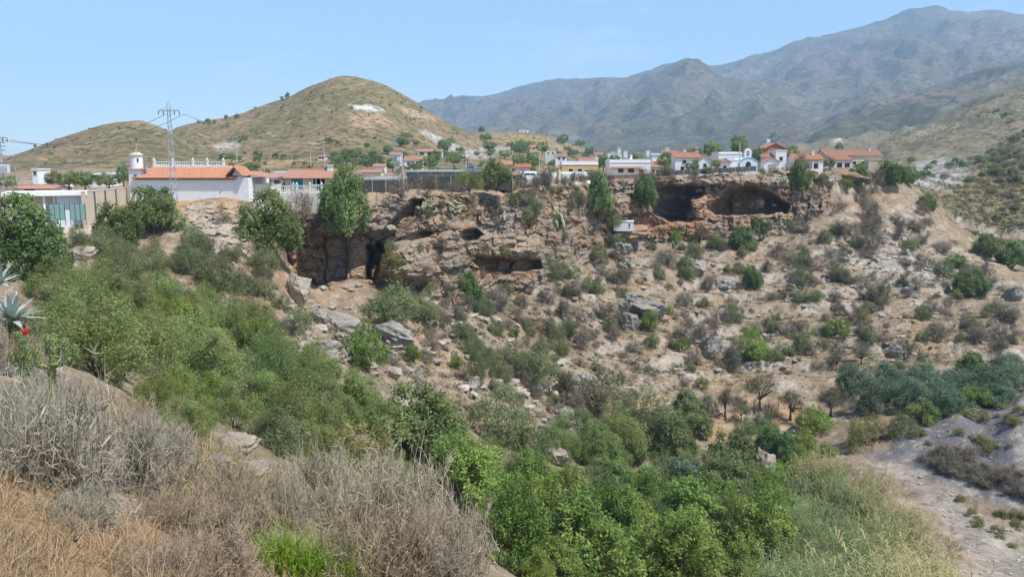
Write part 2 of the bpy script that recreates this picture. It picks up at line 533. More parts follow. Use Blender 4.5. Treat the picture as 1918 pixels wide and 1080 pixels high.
# ridges: skyline in the photograph's pixels, distance, distance of the foot in front, and roughness
RIDGES = [
    dict(Y=520, foot=300, k=1.25, n=2.2, pts=[(-400, 400), (-150, 345), (-60, 318), (0, 303), (40, 287), (100, 263), (150, 246), (200, 232), (230, 229), (262, 229), (300, 241), (340, 262), (420, 300), (520, 340)]),
    dict(Y=690, foot=330, k=1.15, n=3.0, pts=[(180, 310), (260, 265), (300, 252), (340, 234), (390, 224), (450, 214), (500, 194), (540, 181), (580, 158), (620, 145), (655, 141), (690, 148), (730, 166), (780, 191), (830, 224), (880, 247), (920, 266), (1000, 300), (1100, 335)]),
    dict(Y=860, foot=420, k=1.1, n=3.0, pts=[(700, 300), (780, 268), (850, 254), (900, 249), (960, 247), (1020, 252), (1060, 264), (1100, 277), (1130, 286), (1180, 305), (1260, 330)]),
    dict(Y=5600, foot=1500, k=1.25, n=78.0, pts=[(300, 330), (560, 262), (700, 226), (800, 195), (850, 182), (900, 172), (960, 157), (1010, 145), (1040, 142), (1080, 148), (1130, 150), (1170, 155), (1220, 134), (1260, 117), (1290, 110), (1320, 113), (1350, 110), (1400, 99), (1450, 96), (1480, 85), (1530, 72), (1590, 57), (1650, 40), (1700, 22), (1760, 15), (1830, 11), (1860, 10), (1918, 14), (2020, 0), (2300, 25)]),
    dict(Y=4200, foot=1500, k=1.4, n=68.0, pts=[(1000, 330), (1120, 270), (1180, 200), (1230, 150), (1262, 124), (1290, 112), (1316, 118), (1350, 145), (1400, 190), (1450, 225), (1520, 262), (1600, 300), (1700, 330)]),
    dict(Y=2300, foot=900, k=1.2, n=26.0, pts=[(1250, 318), (1330, 300), (1430, 262), (1500, 240), (1600, 204), (1700, 173), (1800, 142), (1918, 107), (2100, 60), (2300, 20)]),
    dict(Y=1150, foot=480, k=1.1, n=12.0, pts=[(1430, 330), (1560, 304), (1650, 280), (1700, 244), (1760, 209), (1850, 172), (1918, 154), (2100, 112), (2300, 80)]),
    dict(Y=460, foot=285, k=1.1, n=4.0, pts=[(1640, 400), (1690, 360), (1730, 336), (1780, 326), (1830, 304), (1880, 272), (1918, 248), (2000, 205), (2150, 150), (2300, 110)]),
]
for r_ in RIDGES:
    p = np.array(r_['pts'], float)
    a_, s_ = ratios(p[:, 0], p[:, 1])
    r_['a'], r_['z'] = a_, s_ * r_['Y']


def smooth_interp(x, xp, fp):
    return (np.interp(x - 0.006, xp, fp) + 2 * np.interp(x, xp, fp) + np.interp(x + 0.006, xp, fp)) / 4


def far_z(X, Y, detail=True):
    a = X / Y
    z = high_f(a, np.minimum(Y, 470)) + 0.012 * np.maximum(Y - 470, 0)
    for i, r in enumerate(RIDGES):
        yr, yf = r['Y'], r['foot']
        m = Y > yf
        if not m.any():
            continue
        Xm, Ym, am = X[m], Y[m], a[m]
        zr = smooth_interp(am, r['a'], r['z'])
        wob = 1 + 0.05 * fbm(Xm / (yr * 0.13), Ym * 0 + i, None, 3, 50 + i)
        t = (Ym - yf) / (yr * wob - yf)
        back = np.clip((Ym - yr * wob) / (yr * 0.55), 0, 1.5)
        prof = np.where(t < 1, np.clip(t, 0, 1) ** r['k'], 1 - back)
        zz = -3 + (zr + 3) * prof
        if detail:
            n = r['n']
            L = yr * 0.075
            # gullies run down the slope: stretch the ridged noise along the range direction
            g = fbm(am * yr / L + 0.35 * fbm(Xm / (L * 2), Ym / (L * 2), None, 3, 90 + i), Ym / (L * 3.2), None, 6, 20 + i, 0.55, ridged=True)
            f = fbm(Xm / (L * 0.35), Ym / (L * 0.35), None, 4, 70 + i)
            damp = np.clip(t * 1.6, 0, 1) * (1 - 0.82 * np.exp(-((t - 1) / 0.10) ** 2))
            zz = zz + n * damp * (g * 0.75 + f * 0.35) - n * 0.5 * damp
        z[m] = np.maximum(z[m], zz)
    return z


def near_z(X, Y, detail=True, solid=False):
    a = X / Y
    lo, hi = low_f(a, np.clip(Y, 0.4, 470)), high_f(a, np.clip(Y, 60, 470))
    ye, cl = edge_y(a), cliffness(a)
    off = (-1.5 if solid else 19) * cl
    wd = (1.2 if solid else 3) * cl + 10 * (1 - cl)
    t = sstep(Y, ye + off - wd * 0.5, ye + off + wd)
    z = lo * (1 - t) + hi * t
    if detail:
        amp = np.clip(Y / 60, 0.12, 1.0) * (1 - 0.75 * t) * (1 - 0.55 * (Y < 14))
        px, py = project(X, Y, z)
        flat = sstep(-poly_sdf(px, py, ROAD), -25, 25)
        bank = sstep(-poly_sdf(px, py, ZBANK), -10, 30)
        z = z + amp * (1 - 0.85 * flat) * (1 - 0.6 * bank) * (0.75 * fbm(X / 11, Y / 11, None, 5, 3) + 0.38 * fbm(X / 3.1, Y / 3.1, None, 4, 9, 0.55, ridged=True) - 0.2)
        # dry terraces on the slope below the caves
        tm = (1 - t) * sstep(px, 980, 1150) * sstep(Y, 120, 140)
        st = 2.6
        q = (z + 0.8 * fbm(X / 25, Y / 25, None, 3, 31)) / st
        fr = q - np.floor(q)
        z = z + tm * 0.55 * st * (sstep(fr, 0.35, 0.65) - fr) * 0.8
    return z


ZBANK = [(1690, 795), (1800, 755), (1930, 735), (2100, 700), (2100, 1000), (1918, 975), (1800, 925), (1690, 885), (1630, 850)]
ROAD = [(1640, 870), (1690, 868), (1800, 930), (1880, 985), (1990, 1040), (1990, 1200), (1780, 1200), (1830, 1060), (1760, 960), (1690, 905)]


def ground_z(X, Y, solid=False, detail=True):
    X = np.asarray(X, float); Y = np.asarray(Y, float)
    z = np.zeros(X.shape)
    b = sstep(Y, 270, 330)
    n, f = b < 1, b > 0
    if n.any():
        z[n] = near_z(X[n], Y[n], detail, solid)
    if f.any():
        z[f] = z[f] * (1 - b[f]) + far_z(X[f], Y[f], detail) * b[f]
    return z


_YM = np.exp(np.linspace(math.log(2.5), math.log(1500), 520))


def hit(px, py, ymin=0.0):
    """first point of the ground on the line of sight through a pixel of the photograph"""
    a, s = ratios(px, py)
    ym = _YM[_YM > ymin]
    if py > 345:
        ym = ym[ym < 269]
    zs = ground_z(a * ym, ym, True, False)
    below = zs >= s * ym
    i = int(np.argmax(below)) if below.any() else len(ym) - 1
    Y = ym[i]
    if i > 0:
        d0 = s * ym[i - 1] - zs[i - 1]; d1 = s * ym[i] - zs[i]
        if d0 > 0 and d0 - d1 > 1e-6:
            Y = ym[i - 1] + (ym[i] - ym[i - 1]) * d0 / (d0 - d1)
    return float(a * Y), float(Y), float(ground_z(np.array([a * Y]), np.array([Y]), True)[0])


def on_ground(px, Y, py=400):
    a = float(A(px, py))
    return a * Y, Y, float(ground_z(np.array([a * Y]), np.array([Y]), True)[0])


# ------------------------------------------------------------------ ground sheet
def lerp_col(c, m, k):
    return c * (1 - m[:, None]) + np.array(k)[None] * m[:, None]


ZONES = [  # soil and rock zones: outline, colour, edge width in photo pixels, strength
    ([(1690, 795), (1800, 755), (1930, 735), (2100, 700), (2100, 1000), (1918, 975), (1800, 925), (1690, 885), (1630, 850)], (0.135, 0.136, 0.148), 22, 0.95),
    (ROAD, (0.275, 0.245, 0.21), 10, 0.95),
    ([(1290, 770), (1400, 745), (1520, 762), (1560, 800), (1420, 830), (1300, 815)], (0.36, 0.235, 0.13), 16, 0.85),
    ([(1140, 745), (1200, 735), (1250, 750), (1200, 790), (1140, 775)], (0.43, 0.27, 0.15), 14, 0.7),
    ([(1190, 405), (1320, 400), (1330, 425), (1230, 445), (1170, 440)], (0.34, 0.195, 0.12), 12, 0.8),
    ([(1050, 470), (1500, 470), (1900, 560), (1918, 680), (1500, 690), (1250, 640), (1000, 560)], (0.270, 0.205, 0.135), 40, 0.35),
    ([(1560, 470), (1700, 450), (1780, 500), (1760, 560), (1620, 530)], (0.46, 0.43, 0.37), 30, 0.55),
    ([(-200, 760), (0, 830), (120, 930), (300, 960), (480, 1080), (300, 1250), (-300, 1250)], (0.30, 0.19, 0.10), 40, 0.85),
    ([(330, 790), (420, 780), (500, 850), (540, 940), (480, 940), (380, 870)], (0.46, 0.41, 0.34), 20, 0.8),
    ([(350, 400), (440, 400), (460, 470), (430, 500), (370, 470)], (0.46, 0.40, 0.33), 15, 0.6),
    ([(120, 420), (240, 395), (240, 425), (120, 445)], (0.50, 0.45, 0.38), 6, 0.8),
    ([(330, 372), (440, 372), (440, 395), (330, 400)], (0.40, 0.26, 0.13), 8, 0.8),
    ([(1690, 350), (1760, 330), (1960, 250), (2200, 250), (2200, 490), (1918, 500), (1840, 455), (1760, 395)], (0.165, 0.138, 0.075), 20, 0.9),
    ([(1690, 330), (1720, 300), (1800, 296), (1830, 318), (1790, 352), (1720, 356)], (0.33, 0.32, 0.31), 9, 0.85),
    ([(80, 560), (420, 520), (540, 600), (620, 760), (900, 840), (1250, 800), (1500, 850), (1560, 1100), (300, 1100), (250, 750)], (0.21, 0.18, 0.11), 50, 0.75),
]


def build_ground():
    ny = 680
    Ys = np.concatenate([np.exp(np.linspace(math.log(0.8), math.log(62), 200, endpoint=False)), np.linspace(62, 262, ny - 250, endpoint=False), np.linspace(262, 330, 50)])
    na = 520
    As = np.tan(np.linspace(math.atan(-1.2), math.atan(1.2), na))
    # finer inside the picture
    core = np.linspace(-0.72, 0.72, na - 110)
    As = np.concatenate([np.linspace(-1.25, -0.72, 60, endpoint=False), core, np.linspace(0.72, 1.25, 61)[1:]])
    na = len(As)
    AA, YY = np.meshgrid(As, Ys, indexing='ij')
    X, Y = (AA * YY).ravel(), YY.ravel()
    Z = ground_z(X, Y)
    px, py = project(X, Y, Z)
    n1 = fbm(X / 14, Y / 14, None, 5, 11) * 0.5 + 0.5
    n2 = fbm(X / 4, Y / 4, None, 4, 12) * 0.5 + 0.5
    n4 = fbm(X / 7, Y / 5, None, 4, 13) * 0.5 + 0.5
    n3 = fbm(X / 30, Y / 30, None, 4, 15) * 0.5 + 0.5
    c = np.tile(np.array([0.245, 0.192, 0.140]), (len(X), 1))
    c = lerp_col(c, 0.7 * sstep(n1, 0.50, 0.85), (0.315, 0.225, 0.125))      # dry grass
    c = lerp_col(c, 0.6 * sstep(1 - n3, 0.55, 0.9), (0.290, 0.180, 0.118))    # redder soil
    c = lerp_col(c, 0.7 * sstep(n4, 0.55, 0.8) * (Y > 60), (0.165, 0.135, 0.095))   # thin herb and litter
    for pts, k, wdt, st in ZONES:
        m = sstep(-poly_sdf(px, py, pts) + wdt * 0.9 * (n2 - 0.5) * 2, -wdt, wdt) * st
        c = lerp_col(c, m, k)
    g = np.gradient(Z.reshape(na, len(Ys)), axis=1) / np.gradient(YY, axis=1)
    steep = sstep(np.abs(g).ravel(), 0.55, 1.1) * (Y > 60) * (Y < 300)
    c = lerp_col(c, np.clip(0.75 * steep * n2 * 1.6, 0, 1), (0.35, 0.305, 0.255))
    c = lerp_col(c, 0.55 * sstep(n2, 0.62, 0.95) * (Y > 18) * (Y < 250), (0.385, 0.345, 0.29))   # pale stone
    I = np.arange(na * len(Ys)).reshape(na, len(Ys))
    q = np.stack([I[:-1, :-1].ravel(), I[1:, :-1].ravel(), I[1:, 1:].ravel(), I[:-1, 1:].ravel()], 1)
    me = mesh_np('ground', np.stack([X, Y, Z], 1), q, [M['ground']], True, None, c)
    tag(link('ground', me), 'dry stony slopes of the gully and the flat land above', None, None, 'structure')


build_ground()


def build_far(name, y0, y1, ny, na, mat, label, colour):
    As = np.linspace(-1.25, 1.25, na)
    Ys = np.exp(np.linspace(math.log(y0), math.log(y1), ny))
    AA, YY = np.meshgrid(As, Ys, indexing='ij')
    X, Y = (AA * YY).ravel(), YY.ravel()
    Z = ground_z(X, Y)
    c = colour(X, Y, Z)
    I = np.arange(na * ny).reshape(na, ny)
    q = np.stack([I[:-1, :-1].ravel(), I[1:, :-1].ravel(), I[1:, 1:].ravel(), I[:-1, 1:].ravel()], 1)
    me = mesh_np(name, np.stack([X, Y, Z], 1), q, [mat], True, None, c)
    tag(link(name, me), label, None, None, 'structure')


def hill_colour(X, Y, Z):
    px, py = project(X, Y, Z)
    n1 = fbm(X / 60, Y / 60, None, 5, 41) * 0.5 + 0.5
    n2 = fbm(X / 22, Y / 22, None, 4, 42) * 0.5 + 0.5
    c = np.tile(np.array([0.255, 0.190, 0.110]), (len(X), 1))
    c = lerp_col(c, 0.75 * sstep(n1, 0.40, 0.75), (0.185, 0.152, 0.078))
    c = lerp_col(c, 0.6 * sstep(n2, 0.62, 0.9), (0.13, 0.13, 0.06))
    right = sstep(px, 1380, 1560)
    c = lerp_col(c, 0.72 * right, (0.175, 0.155, 0.100))
    up = sstep(-poly_sdf(px, py, [(480, 215), (560, 160), (640, 138), (720, 160), (800, 200), (760, 235), (640, 200), (560, 240), (470, 260)]), -12, 18)
    c = lerp_col(c, 0.5 * up, (0.165, 0.145, 0.062))
    for pts, k, wdt, st in [
        ([(655, 197), (690, 197), (725, 203), (722, 210), (690, 209), (660, 204)], (0.56, 0.55, 0.54), 3, 0.9),
        ([(650, 212), (720, 212), (735, 228), (700, 242), (660, 240)], (0.40, 0.27, 0.16), 6, 0.8),
        ([(740, 196), (790, 210), (830, 224), (800, 222), (760, 212)], (0.48, 0.37, 0.24), 4, 0.75),
        ([(780, 243), (820, 250), (860, 272), (900, 282), (925, 296), (870, 294), (835, 284), (800, 256)], (0.46, 0.44, 0.41), 5, 0.85),
        ([(880, 262), (960, 250), (1050, 268), (1110, 282), (1000, 280)], (0.40, 0.29, 0.16), 8, 0.6),
        ([(420, 295), (600, 300), (600, 312), (420, 310)], (0.43, 0.30, 0.15), 6, 0.8),
        ([(400, 270), (450, 262), (450, 276), (410, 282)], (0.55, 0.50, 0.44), 5, 0.7),
        ([(1690, 322), (1720, 300), (1800, 296), (1830, 318), (1790, 345), (1720, 350)], (0.33, 0.32, 0.31), 9, 0.85),
        ([(1800, 335), (1960, 270), (2100, 300), (2100, 480), (1918, 480), (1840, 440), (1770, 380)], (0.20, 0.165, 0.07), 25, 0.7),
        ([(1520, 262), (1532, 250), (1548, 240), (1552, 244), (1538, 254), (1528, 268)], (0.55, 0.50, 0.42), 2, 0.8),
        ([(1560, 262), (1575, 258), (1578, 266), (1564, 268)], (0.60, 0.58, 0.55), 3, 0.8),
    ]:
        m = sstep(-poly_sdf(px, py, pts) + wdt * 1.1 * (n2 - 0.5) * 2, -wdt, wdt) * st
        c = lerp_col(c, m, k)
    return c


def mount_colour(X, Y, Z):
    n1 = fbm(X / 500, Y / 500, None, 6, 43) * 0.5 + 0.5
    n2 = fbm(X / 170, Y / 170, None, 5, 44) * 0.5 + 0.5
    c = np.tile(np.array([0.145, 0.118, 0.085]), (len(X), 1))
    c = lerp_col(c, 0.7 * sstep(n1, 0.45, 0.75), (0.080, 0.080, 0.050))
    c = lerp_col(c, 0.5 * sstep(n2, 0.66, 0.98), (0.20, 0.18, 0.16))
    c = lerp_col(c, 0.5 * sstep(1 - n2, 0.62, 0.95), (0.15, 0.108, 0.09))
    return c


build_far('hills', 329, 1450, 230, 560, M['far'], 'dry rounded hills behind the village', hill_colour)
build_far('mountains', 1445, 9000, 215, 520, M['mount'], 'hazy grey mountain range on the skyline', mount_colour)

# ------------------------------------------------------------------ cliff with overhangs and caves
TOP = np.array([(525, 392), (560, 396), (640, 400), (700, 386), (730, 366), (800, 364), (850, 362), (900, 366), (960, 366), (1000, 358), (1060, 350), (1130, 342), (1200, 337), (1300, 331), (1400, 325), (1480, 322), (1560, 326)], float)
BOT = np.array([(525, 545), (560, 555), (640, 562), (700, 565), (800, 575), (850, 570), (900, 560), (1000, 545), (1050, 505), (1100, 465), (1150, 455), (1250, 448), (1300, 440), (1400, 425), (1480, 420), (1560, 415)], float)
LEAN = np.array([(525, 3), (560, 2), (690, 2.5), (730, 6), (800, 9), (900, 7), (1000, 6), (1060, 3), (1130, 1), (1250, 2), (1480, 5), (1560, 7)], float)

RECESS = [  # outline, metres into the rock, edge softness in photo pixels
    ([(565, 432), (640, 437), (690, 436), (700, 450), (692, 560), (560, 560), (552, 470)], 3.6, 4),
    ([(604, 440), (652, 440), (650, 545), (606, 545)], 1.3, 2.5),
    ([(604, 440), (612, 440), (611, 545), (606, 545)], 0.6, 2),
    ([(688, 462), (712, 452), (724, 474), (712, 505), (706, 540), (682, 540), (686, 500)], 8.0, 6),
    ([(692, 450), (735, 410), (772, 372), (792, 372), (790, 400), (765, 428), (738, 456), (715, 476)], 5.5, 5),
    ([(735, 452), (790, 430), (815, 436), (800, 446), (745, 466)], 2.4, 4),
    ([(858, 440), (872, 428), (896, 428), (906, 440), (896, 452), (870, 454)], 5.0, 4),
    ([(880, 487), (930, 482), (975, 482), (1012, 486), (1014, 502), (985, 506), (950, 512), (905, 506)], 5.5, 3),
    ([(945, 490), (962, 488), (958, 514), (940, 514)], 2.0, 3),
    ([(1128, 412), (1160, 404), (1215, 398), (1240, 402), (1300, 408), (1296, 418), (1240, 424), (1200, 432), (1150, 436)], 3.6, 3),
    ([(1222, 350), (1260, 346), (1318, 350), (1322, 362), (1296, 372), (1298, 392), (1284, 400), (1290, 414), (1255, 416), (1222, 400), (1214, 372)], 13.0, 6),
    ([(1328, 392), (1340, 372), (1362, 356), (1395, 346), (1428, 352), (1450, 364), (1480, 384), (1474, 398), (1440, 404), (1380, 402), (1340, 404)], 12.5, 7),
    ([(1336, 390), (1352, 372), (1372, 374), (1372, 400), (1340, 402)], 3.0, 5),
    ([(1428, 370), (1458, 374), (1472, 392), (1436, 400)], 2.0, 5),
    ([(1170, 362), (1215, 352), (1222, 372), (1210, 396), (1170, 398)], 1.5, 7),
]
BULGE = [  # centre, radii, metres towards the valley
    (765, 492, 52, 40, 5.5), (575, 490, 22, 45, 0.9), (675, 485, 22, 50, 0.8), (620, 415, 80, 18, 1.3), (945, 462, 72, 24, 3.4), (850, 475, 40, 30, 2.2),
    (1310, 384, 16, 26, 2.4), (1160, 385, 60, 20, 2.6), (1400, 336, 90, 12, 1.8), (1260, 340, 72, 10, 3.0), (1410, 342, 84, 12, 2.6), (640, 424, 78, 12, 2.2), (955, 474, 70, 12, 1.6), (1290, 425, 50, 16, 2.0), (820, 420, 40, 14, 2.0),
]


def cells(x, y, seed):
    """cellular noise: value of the nearest cell and distance to its edge"""
    ix, iy = np.floor(x).astype(np.int64), np.floor(y).astype(np.int64)
    d1 = np.full(x.shape, 9.0); d2 = np.full(x.shape, 9.0); val = np.zeros(x.shape)
    for dx in (-1, 0, 1):
        for dy in (-1, 0, 1):
            cx, cy = ix + dx, iy + dy
            qx = cx + 0.15 + 0.7 * hash3(cx, cy, 1, seed); qy = cy + 0.15 + 0.7 * hash3(cx, cy, 2, seed)
            d = np.hypot(x - qx, y - qy)
            n_ = d < d1
            d2 = np.where(n_, d1, np.minimum(d2, d))
            val = np.where(n_, hash3(cx, cy, 3, seed), val)
            d1 = np.where(n_, d, d1)
    return val, d2 - d1


def build_cliff():
    us = np.arange(528, 1558, 1.25)
    nf, nc = 175, 26
    top = np.interp(us, TOP[:, 0], TOP[:, 1]); bot = np.interp(us, BOT[:, 0], BOT[:, 1]); lean = np.interp(us, LEAN[:, 0], LEAN[:, 1])
    bot = bot + np.interp(us, [900, 1000, 1600], [0, 25, 25])
    top = top + 4 * fbm(us / 38, us * 0, None, 4, 5)
    y0 = np.interp(A(us), EDGE_A, EDGE_Y)
    v = np.linspace(0, 1, nf)
    PX = np.repeat(us[:, None], nf, 1); PY = top[:, None] + (bot - top)[:, None] * v[None]
    D = 1.2 - lean[:, None] * v[None] ** 1.15
    D = D + 1.4 * np.exp(-v / 0.05)[None]                                   # rounded lip
    a0, s0 = ratios(PX, PY)
    X, Z = a0 * y0[:, None], s0 * y0[:, None]
    wob = 3.0 * fbm(X / 3.0, Z / 2.0, None, 4, 91)
    for pts, dep, w in RECESS:
        sd = poly_sdf(PX + wob, PY + wob * 0.7, pts)
        D = D + dep * sstep(-sd, -0.4 * w, w * 1.3)
    for cx, cy, rx, ry, dep in BULGE:
        r2 = ((PX + wob - cx) / rx) ** 2 + ((PY + wob - cy) / ry) ** 2
        D = D - dep * np.sqrt(np.clip(1 - r2, 0, 1))
    # rock relief: blocks, beds and cracks
    strata = fbm(X / 15, Z * 0.38 + 0.9 * fbm(X / 9, Z / 9, None, 3, 8), None, 4, 61, 0.55, ridged=True)
    blocks = fbm(X / 4.2, Z / 3.4, None, 5, 62, 0.55)
    crack = fbm(X / 2.2, Z / 4.0, None, 4, 63, 0.5, ridged=True)
    fine = fbm(X / 0.9, Z / 0.7, None, 3, 64, 0.55)
    wx, wz = 0.5 * fbm(X / 2.5, Z / 2.5, None, 3, 65), 0.4 * fbm(X / 2.5, Z / 2.5, None, 3, 66)
    c1, e1 = cells(X / 3.2 + wx, Z / 1.7 + wz, 5); c2, e2 = cells(X / 1.15 + wx, Z / 0.75 + wz, 6)
    joint = 0.75 * (c1 - 0.5) * 2 + 0.30 * (c2 - 0.5) * 2 - 0.45 * (1 - sstep(e1, 0.0, 0.10)) - 0.18 * (1 - sstep(e2, 0.0, 0.12))
    smooth_slab = sstep(-poly_sdf(PX, PY, [(604, 438), (700, 438), (695, 545), (604, 545)]), -3, 3)
    k = 1 - 0.6 * smooth_slab
    D = D - k * (0.40 * strata + 0.75 * blocks + 0.30 * crack + 0.20 * fine + 0.9 * joint)
    Yf = y0[:, None] + D
    a, s = ratios(PX, PY)
    face = np.stack([a * Yf, Yf, s * Yf], -1)
    # cap: from behind, on the flat land, forward to the lip
    Ycap = y0[:, None] + np.linspace(27, 0, nc, endpoint=False)[None] + D[:, :1]
    ac = np.repeat(A(us)[:, None], nc, 1)
    t = np.linspace(0, 1, nc, endpoint=False)[None]
    hz = high_f(ac.ravel(), Ycap.ravel()).reshape(Ycap.shape)
    zc = (hz - 0.9) * (1 - t ** 3) + face[:, :1, 2] * t ** 3 + 0.35 * fbm(ac * Ycap / 3, Ycap / 3, None, 4, 77) + 0.55 * np.sin(np.clip(t * 1.15, 0, 1) * math.pi)
    cap = np.stack([a[:, :1] * Ycap, Ycap, zc], -1)
    P = np.concatenate([cap, face], 1)
    nu, nv = P.shape[:2]
    I = np.arange(nu * nv).reshape(nu, nv)
    q = np.stack([I[:-1, :-1].ravel(), I[:-1, 1:].ravel(), I[1:, 1:].ravel(), I[1:, :-1].ravel()], 1)
    V = P.reshape(-1, 3)
    px = np.concatenate([np.repeat(us[:, None], nc, 1), PX], 1).ravel()
    py = np.concatenate([np.repeat(top[:, None] - 4, nc, 1), PY], 1).ravel()
    n1 = fbm(V[:, 0] / 5, V[:, 2] / 4, V[:, 1] / 5, 4, 81) * 0.5 + 0.5
    n2 = fbm(V[:, 0] / 1.6, V[:, 2] / 5, None, 4, 82) * 0.5 + 0.5
    c = np.tile(np.array([0.300, 0.232, 0.172]), (len(V), 1))
    c = lerp_col(c, 0.7 * sstep(n1, 0.5, 0.9), (0.318, 0.212, 0.138))
    c = lerp_col(c, 0.65 * sstep(1 - n1, 0.52, 0.9), (0.275, 0.250, 0.222))
    for pts, kk, w, st in [
        ([(545, 440), (604, 440), (606, 530), (580, 545), (545, 520)], (0.385, 0.24, 0.15), 6, 0.8),
        ([(604, 438), (652, 438), (650, 545), (606, 545)], (0.31, 0.205, 0.15), 4, 0.85),
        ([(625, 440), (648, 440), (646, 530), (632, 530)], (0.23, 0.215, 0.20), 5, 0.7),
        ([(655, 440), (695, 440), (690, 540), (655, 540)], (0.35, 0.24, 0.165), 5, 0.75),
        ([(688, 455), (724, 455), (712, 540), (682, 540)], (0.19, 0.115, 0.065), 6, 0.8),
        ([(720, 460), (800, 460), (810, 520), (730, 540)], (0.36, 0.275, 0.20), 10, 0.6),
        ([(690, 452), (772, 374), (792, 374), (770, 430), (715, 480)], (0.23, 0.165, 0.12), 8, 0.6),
        ([(860, 440), (1010, 452), (1015, 482), (870, 482)], (0.36, 0.285, 0.20), 8, 0.7),
        ([(890, 484), (1012, 484), (1012, 520), (890, 520)], (0.34, 0.205, 0.13), 5, 0.8),
        ([(1200, 400), (1330, 395), (1330, 440), (1180, 445)], (0.335, 0.19, 0.115), 10, 0.8),
        ([(1296, 362), (1335, 358), (1330, 410), (1296, 410)], (0.38, 0.25, 0.165), 5, 0.8),
        ([(1330, 350), (1480, 350), (1480, 405), (1330, 405)], (0.36, 0.225, 0.14), 8, 0.7),
        ([(1120, 372), (1215, 360), (1225, 400), (1130, 410)], (0.34, 0.25, 0.18), 8, 0.6),
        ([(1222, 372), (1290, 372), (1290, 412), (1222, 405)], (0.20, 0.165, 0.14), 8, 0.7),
    ]:
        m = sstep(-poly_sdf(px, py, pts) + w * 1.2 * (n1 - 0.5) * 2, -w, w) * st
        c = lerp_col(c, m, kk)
    stain = sstep(n2, 0.62, 0.9) * 0.45 * (py > 380)
    c = lerp_col(c, stain, (0.20, 0.18, 0.16))
    capm = (np.arange(nu * nv) % nv < nc) * 1.0
    c = lerp_col(c, capm * 0.75, (0.36, 0.275, 0.18))
    me = mesh_np('cliff', V, q, [M['cliff']], False, None, c)
    tag(link('cliff', me), 'tan limestone cliff with overhangs and dark caves under the village', None, None, 'structure')
    return px, py, V


CLIFF = build_cliff()

# ------------------------------------------------------------------ boulders and loose stones
def rock_mesh(name, seed, sub, jag=0.28, flat=0.75):
    import bmesh
    bm = bmesh.new()
    bmesh.ops.create_icosphere(bm, subdivisions=sub, radius=1.0)
    V = np.array([v.co[:] for v in bm.verts])
    r_ = np.random.default_rng(seed)
    # cut by random planes for flat broken faces
    for _ in range(11):
        n = r_.normal(size=3); n /= np.linalg.norm(n)
        d = r_.uniform(0.55, 0.85)
        h = V @ n
        V = V - np.outer(np.maximum(h - d, 0) * 0.93, n)
    nn = fbm(V[:, 0] * 1.3 + seed, V[:, 1] * 1.3, V[:, 2] * 1.3, 5, seed, 0.55)
    rr = fbm(V[:, 0] * 2.5 + seed, V[:, 1] * 2.5, V[:, 2] * 3.5, 3, seed + 5, 0.5, ridged=True)
    V = V * (1 + jag * 0.55 * nn + 0.09 * rr + (0.07 * fbm(V[:, 0] * 5 + seed, V[:, 1] * 5, V[:, 2] * 7, 3, seed + 9) if sub > 2 else 0))[:, None]
    V[:, 2] *= flat
    V[:, 2] -= V[:, 2].min() + 0.18 * (V[:, 2].max() - V[:, 2].min())
    s = max(V[:, 0].max() - V[:, 0].min(), 1e-3)
    V[:, :2] -= (V[:, :2].max(0) + V[:, :2].min(0)) / 2
    V[:, 0] *= 2 / s; V[:, 1] *= 2 / s
    V[:, 2] *= 1 / V[:, 2].max()
    F_ = np.array([[v.index for v in f.verts] for f in bm.faces])
    bm.free()
    return V, F_


ROCKS = []
for i in range(5):
    V, F_ = rock_mesh('rock', 100 + i * 7, 4)
    t = fbm(V[:, 0] * 1.2, V[:, 1] * 1.2, V[:, 2] * 1.2 + i, 4, 30 + i) * 0.5 + 0.5
    for tint in (0, 1, 2):
        c = np.tile(np.array([(0.265, 0.250, 0.222), (0.34, 0.295, 0.24), (0.30, 0.205, 0.14)][tint]), (len(V), 1))
        c = lerp_col(c, 0.8 * sstep(t, 0.5, 0.9), (0.19, 0.18, 0.162))
        ROCKS.append(mesh_np('boulder', V, F_, [M['rock']], False, None, c))


def boulder(px, py, w, h, label, variant=0, tint=0, tilt=0.0, rz=None, Y=None, deep=1.0, group=None):
    p = hit(px, py) if Y is None else on_ground(px, Y, py)
    k = depth_of(p) / F
    o = link('boulder', ROCKS[variant * 3 + tint], None, (p[0], p[1] + 0.2 * w * k * deep, p[2] - 0.12 * h * k), (0, tilt, random.uniform(0, 0.5) if rz is None else rz), (w * k / 2, w * k / 2 * deep * 0.8, h * k * 1.15))
    tag(o, label, 'rock', group)
    return o


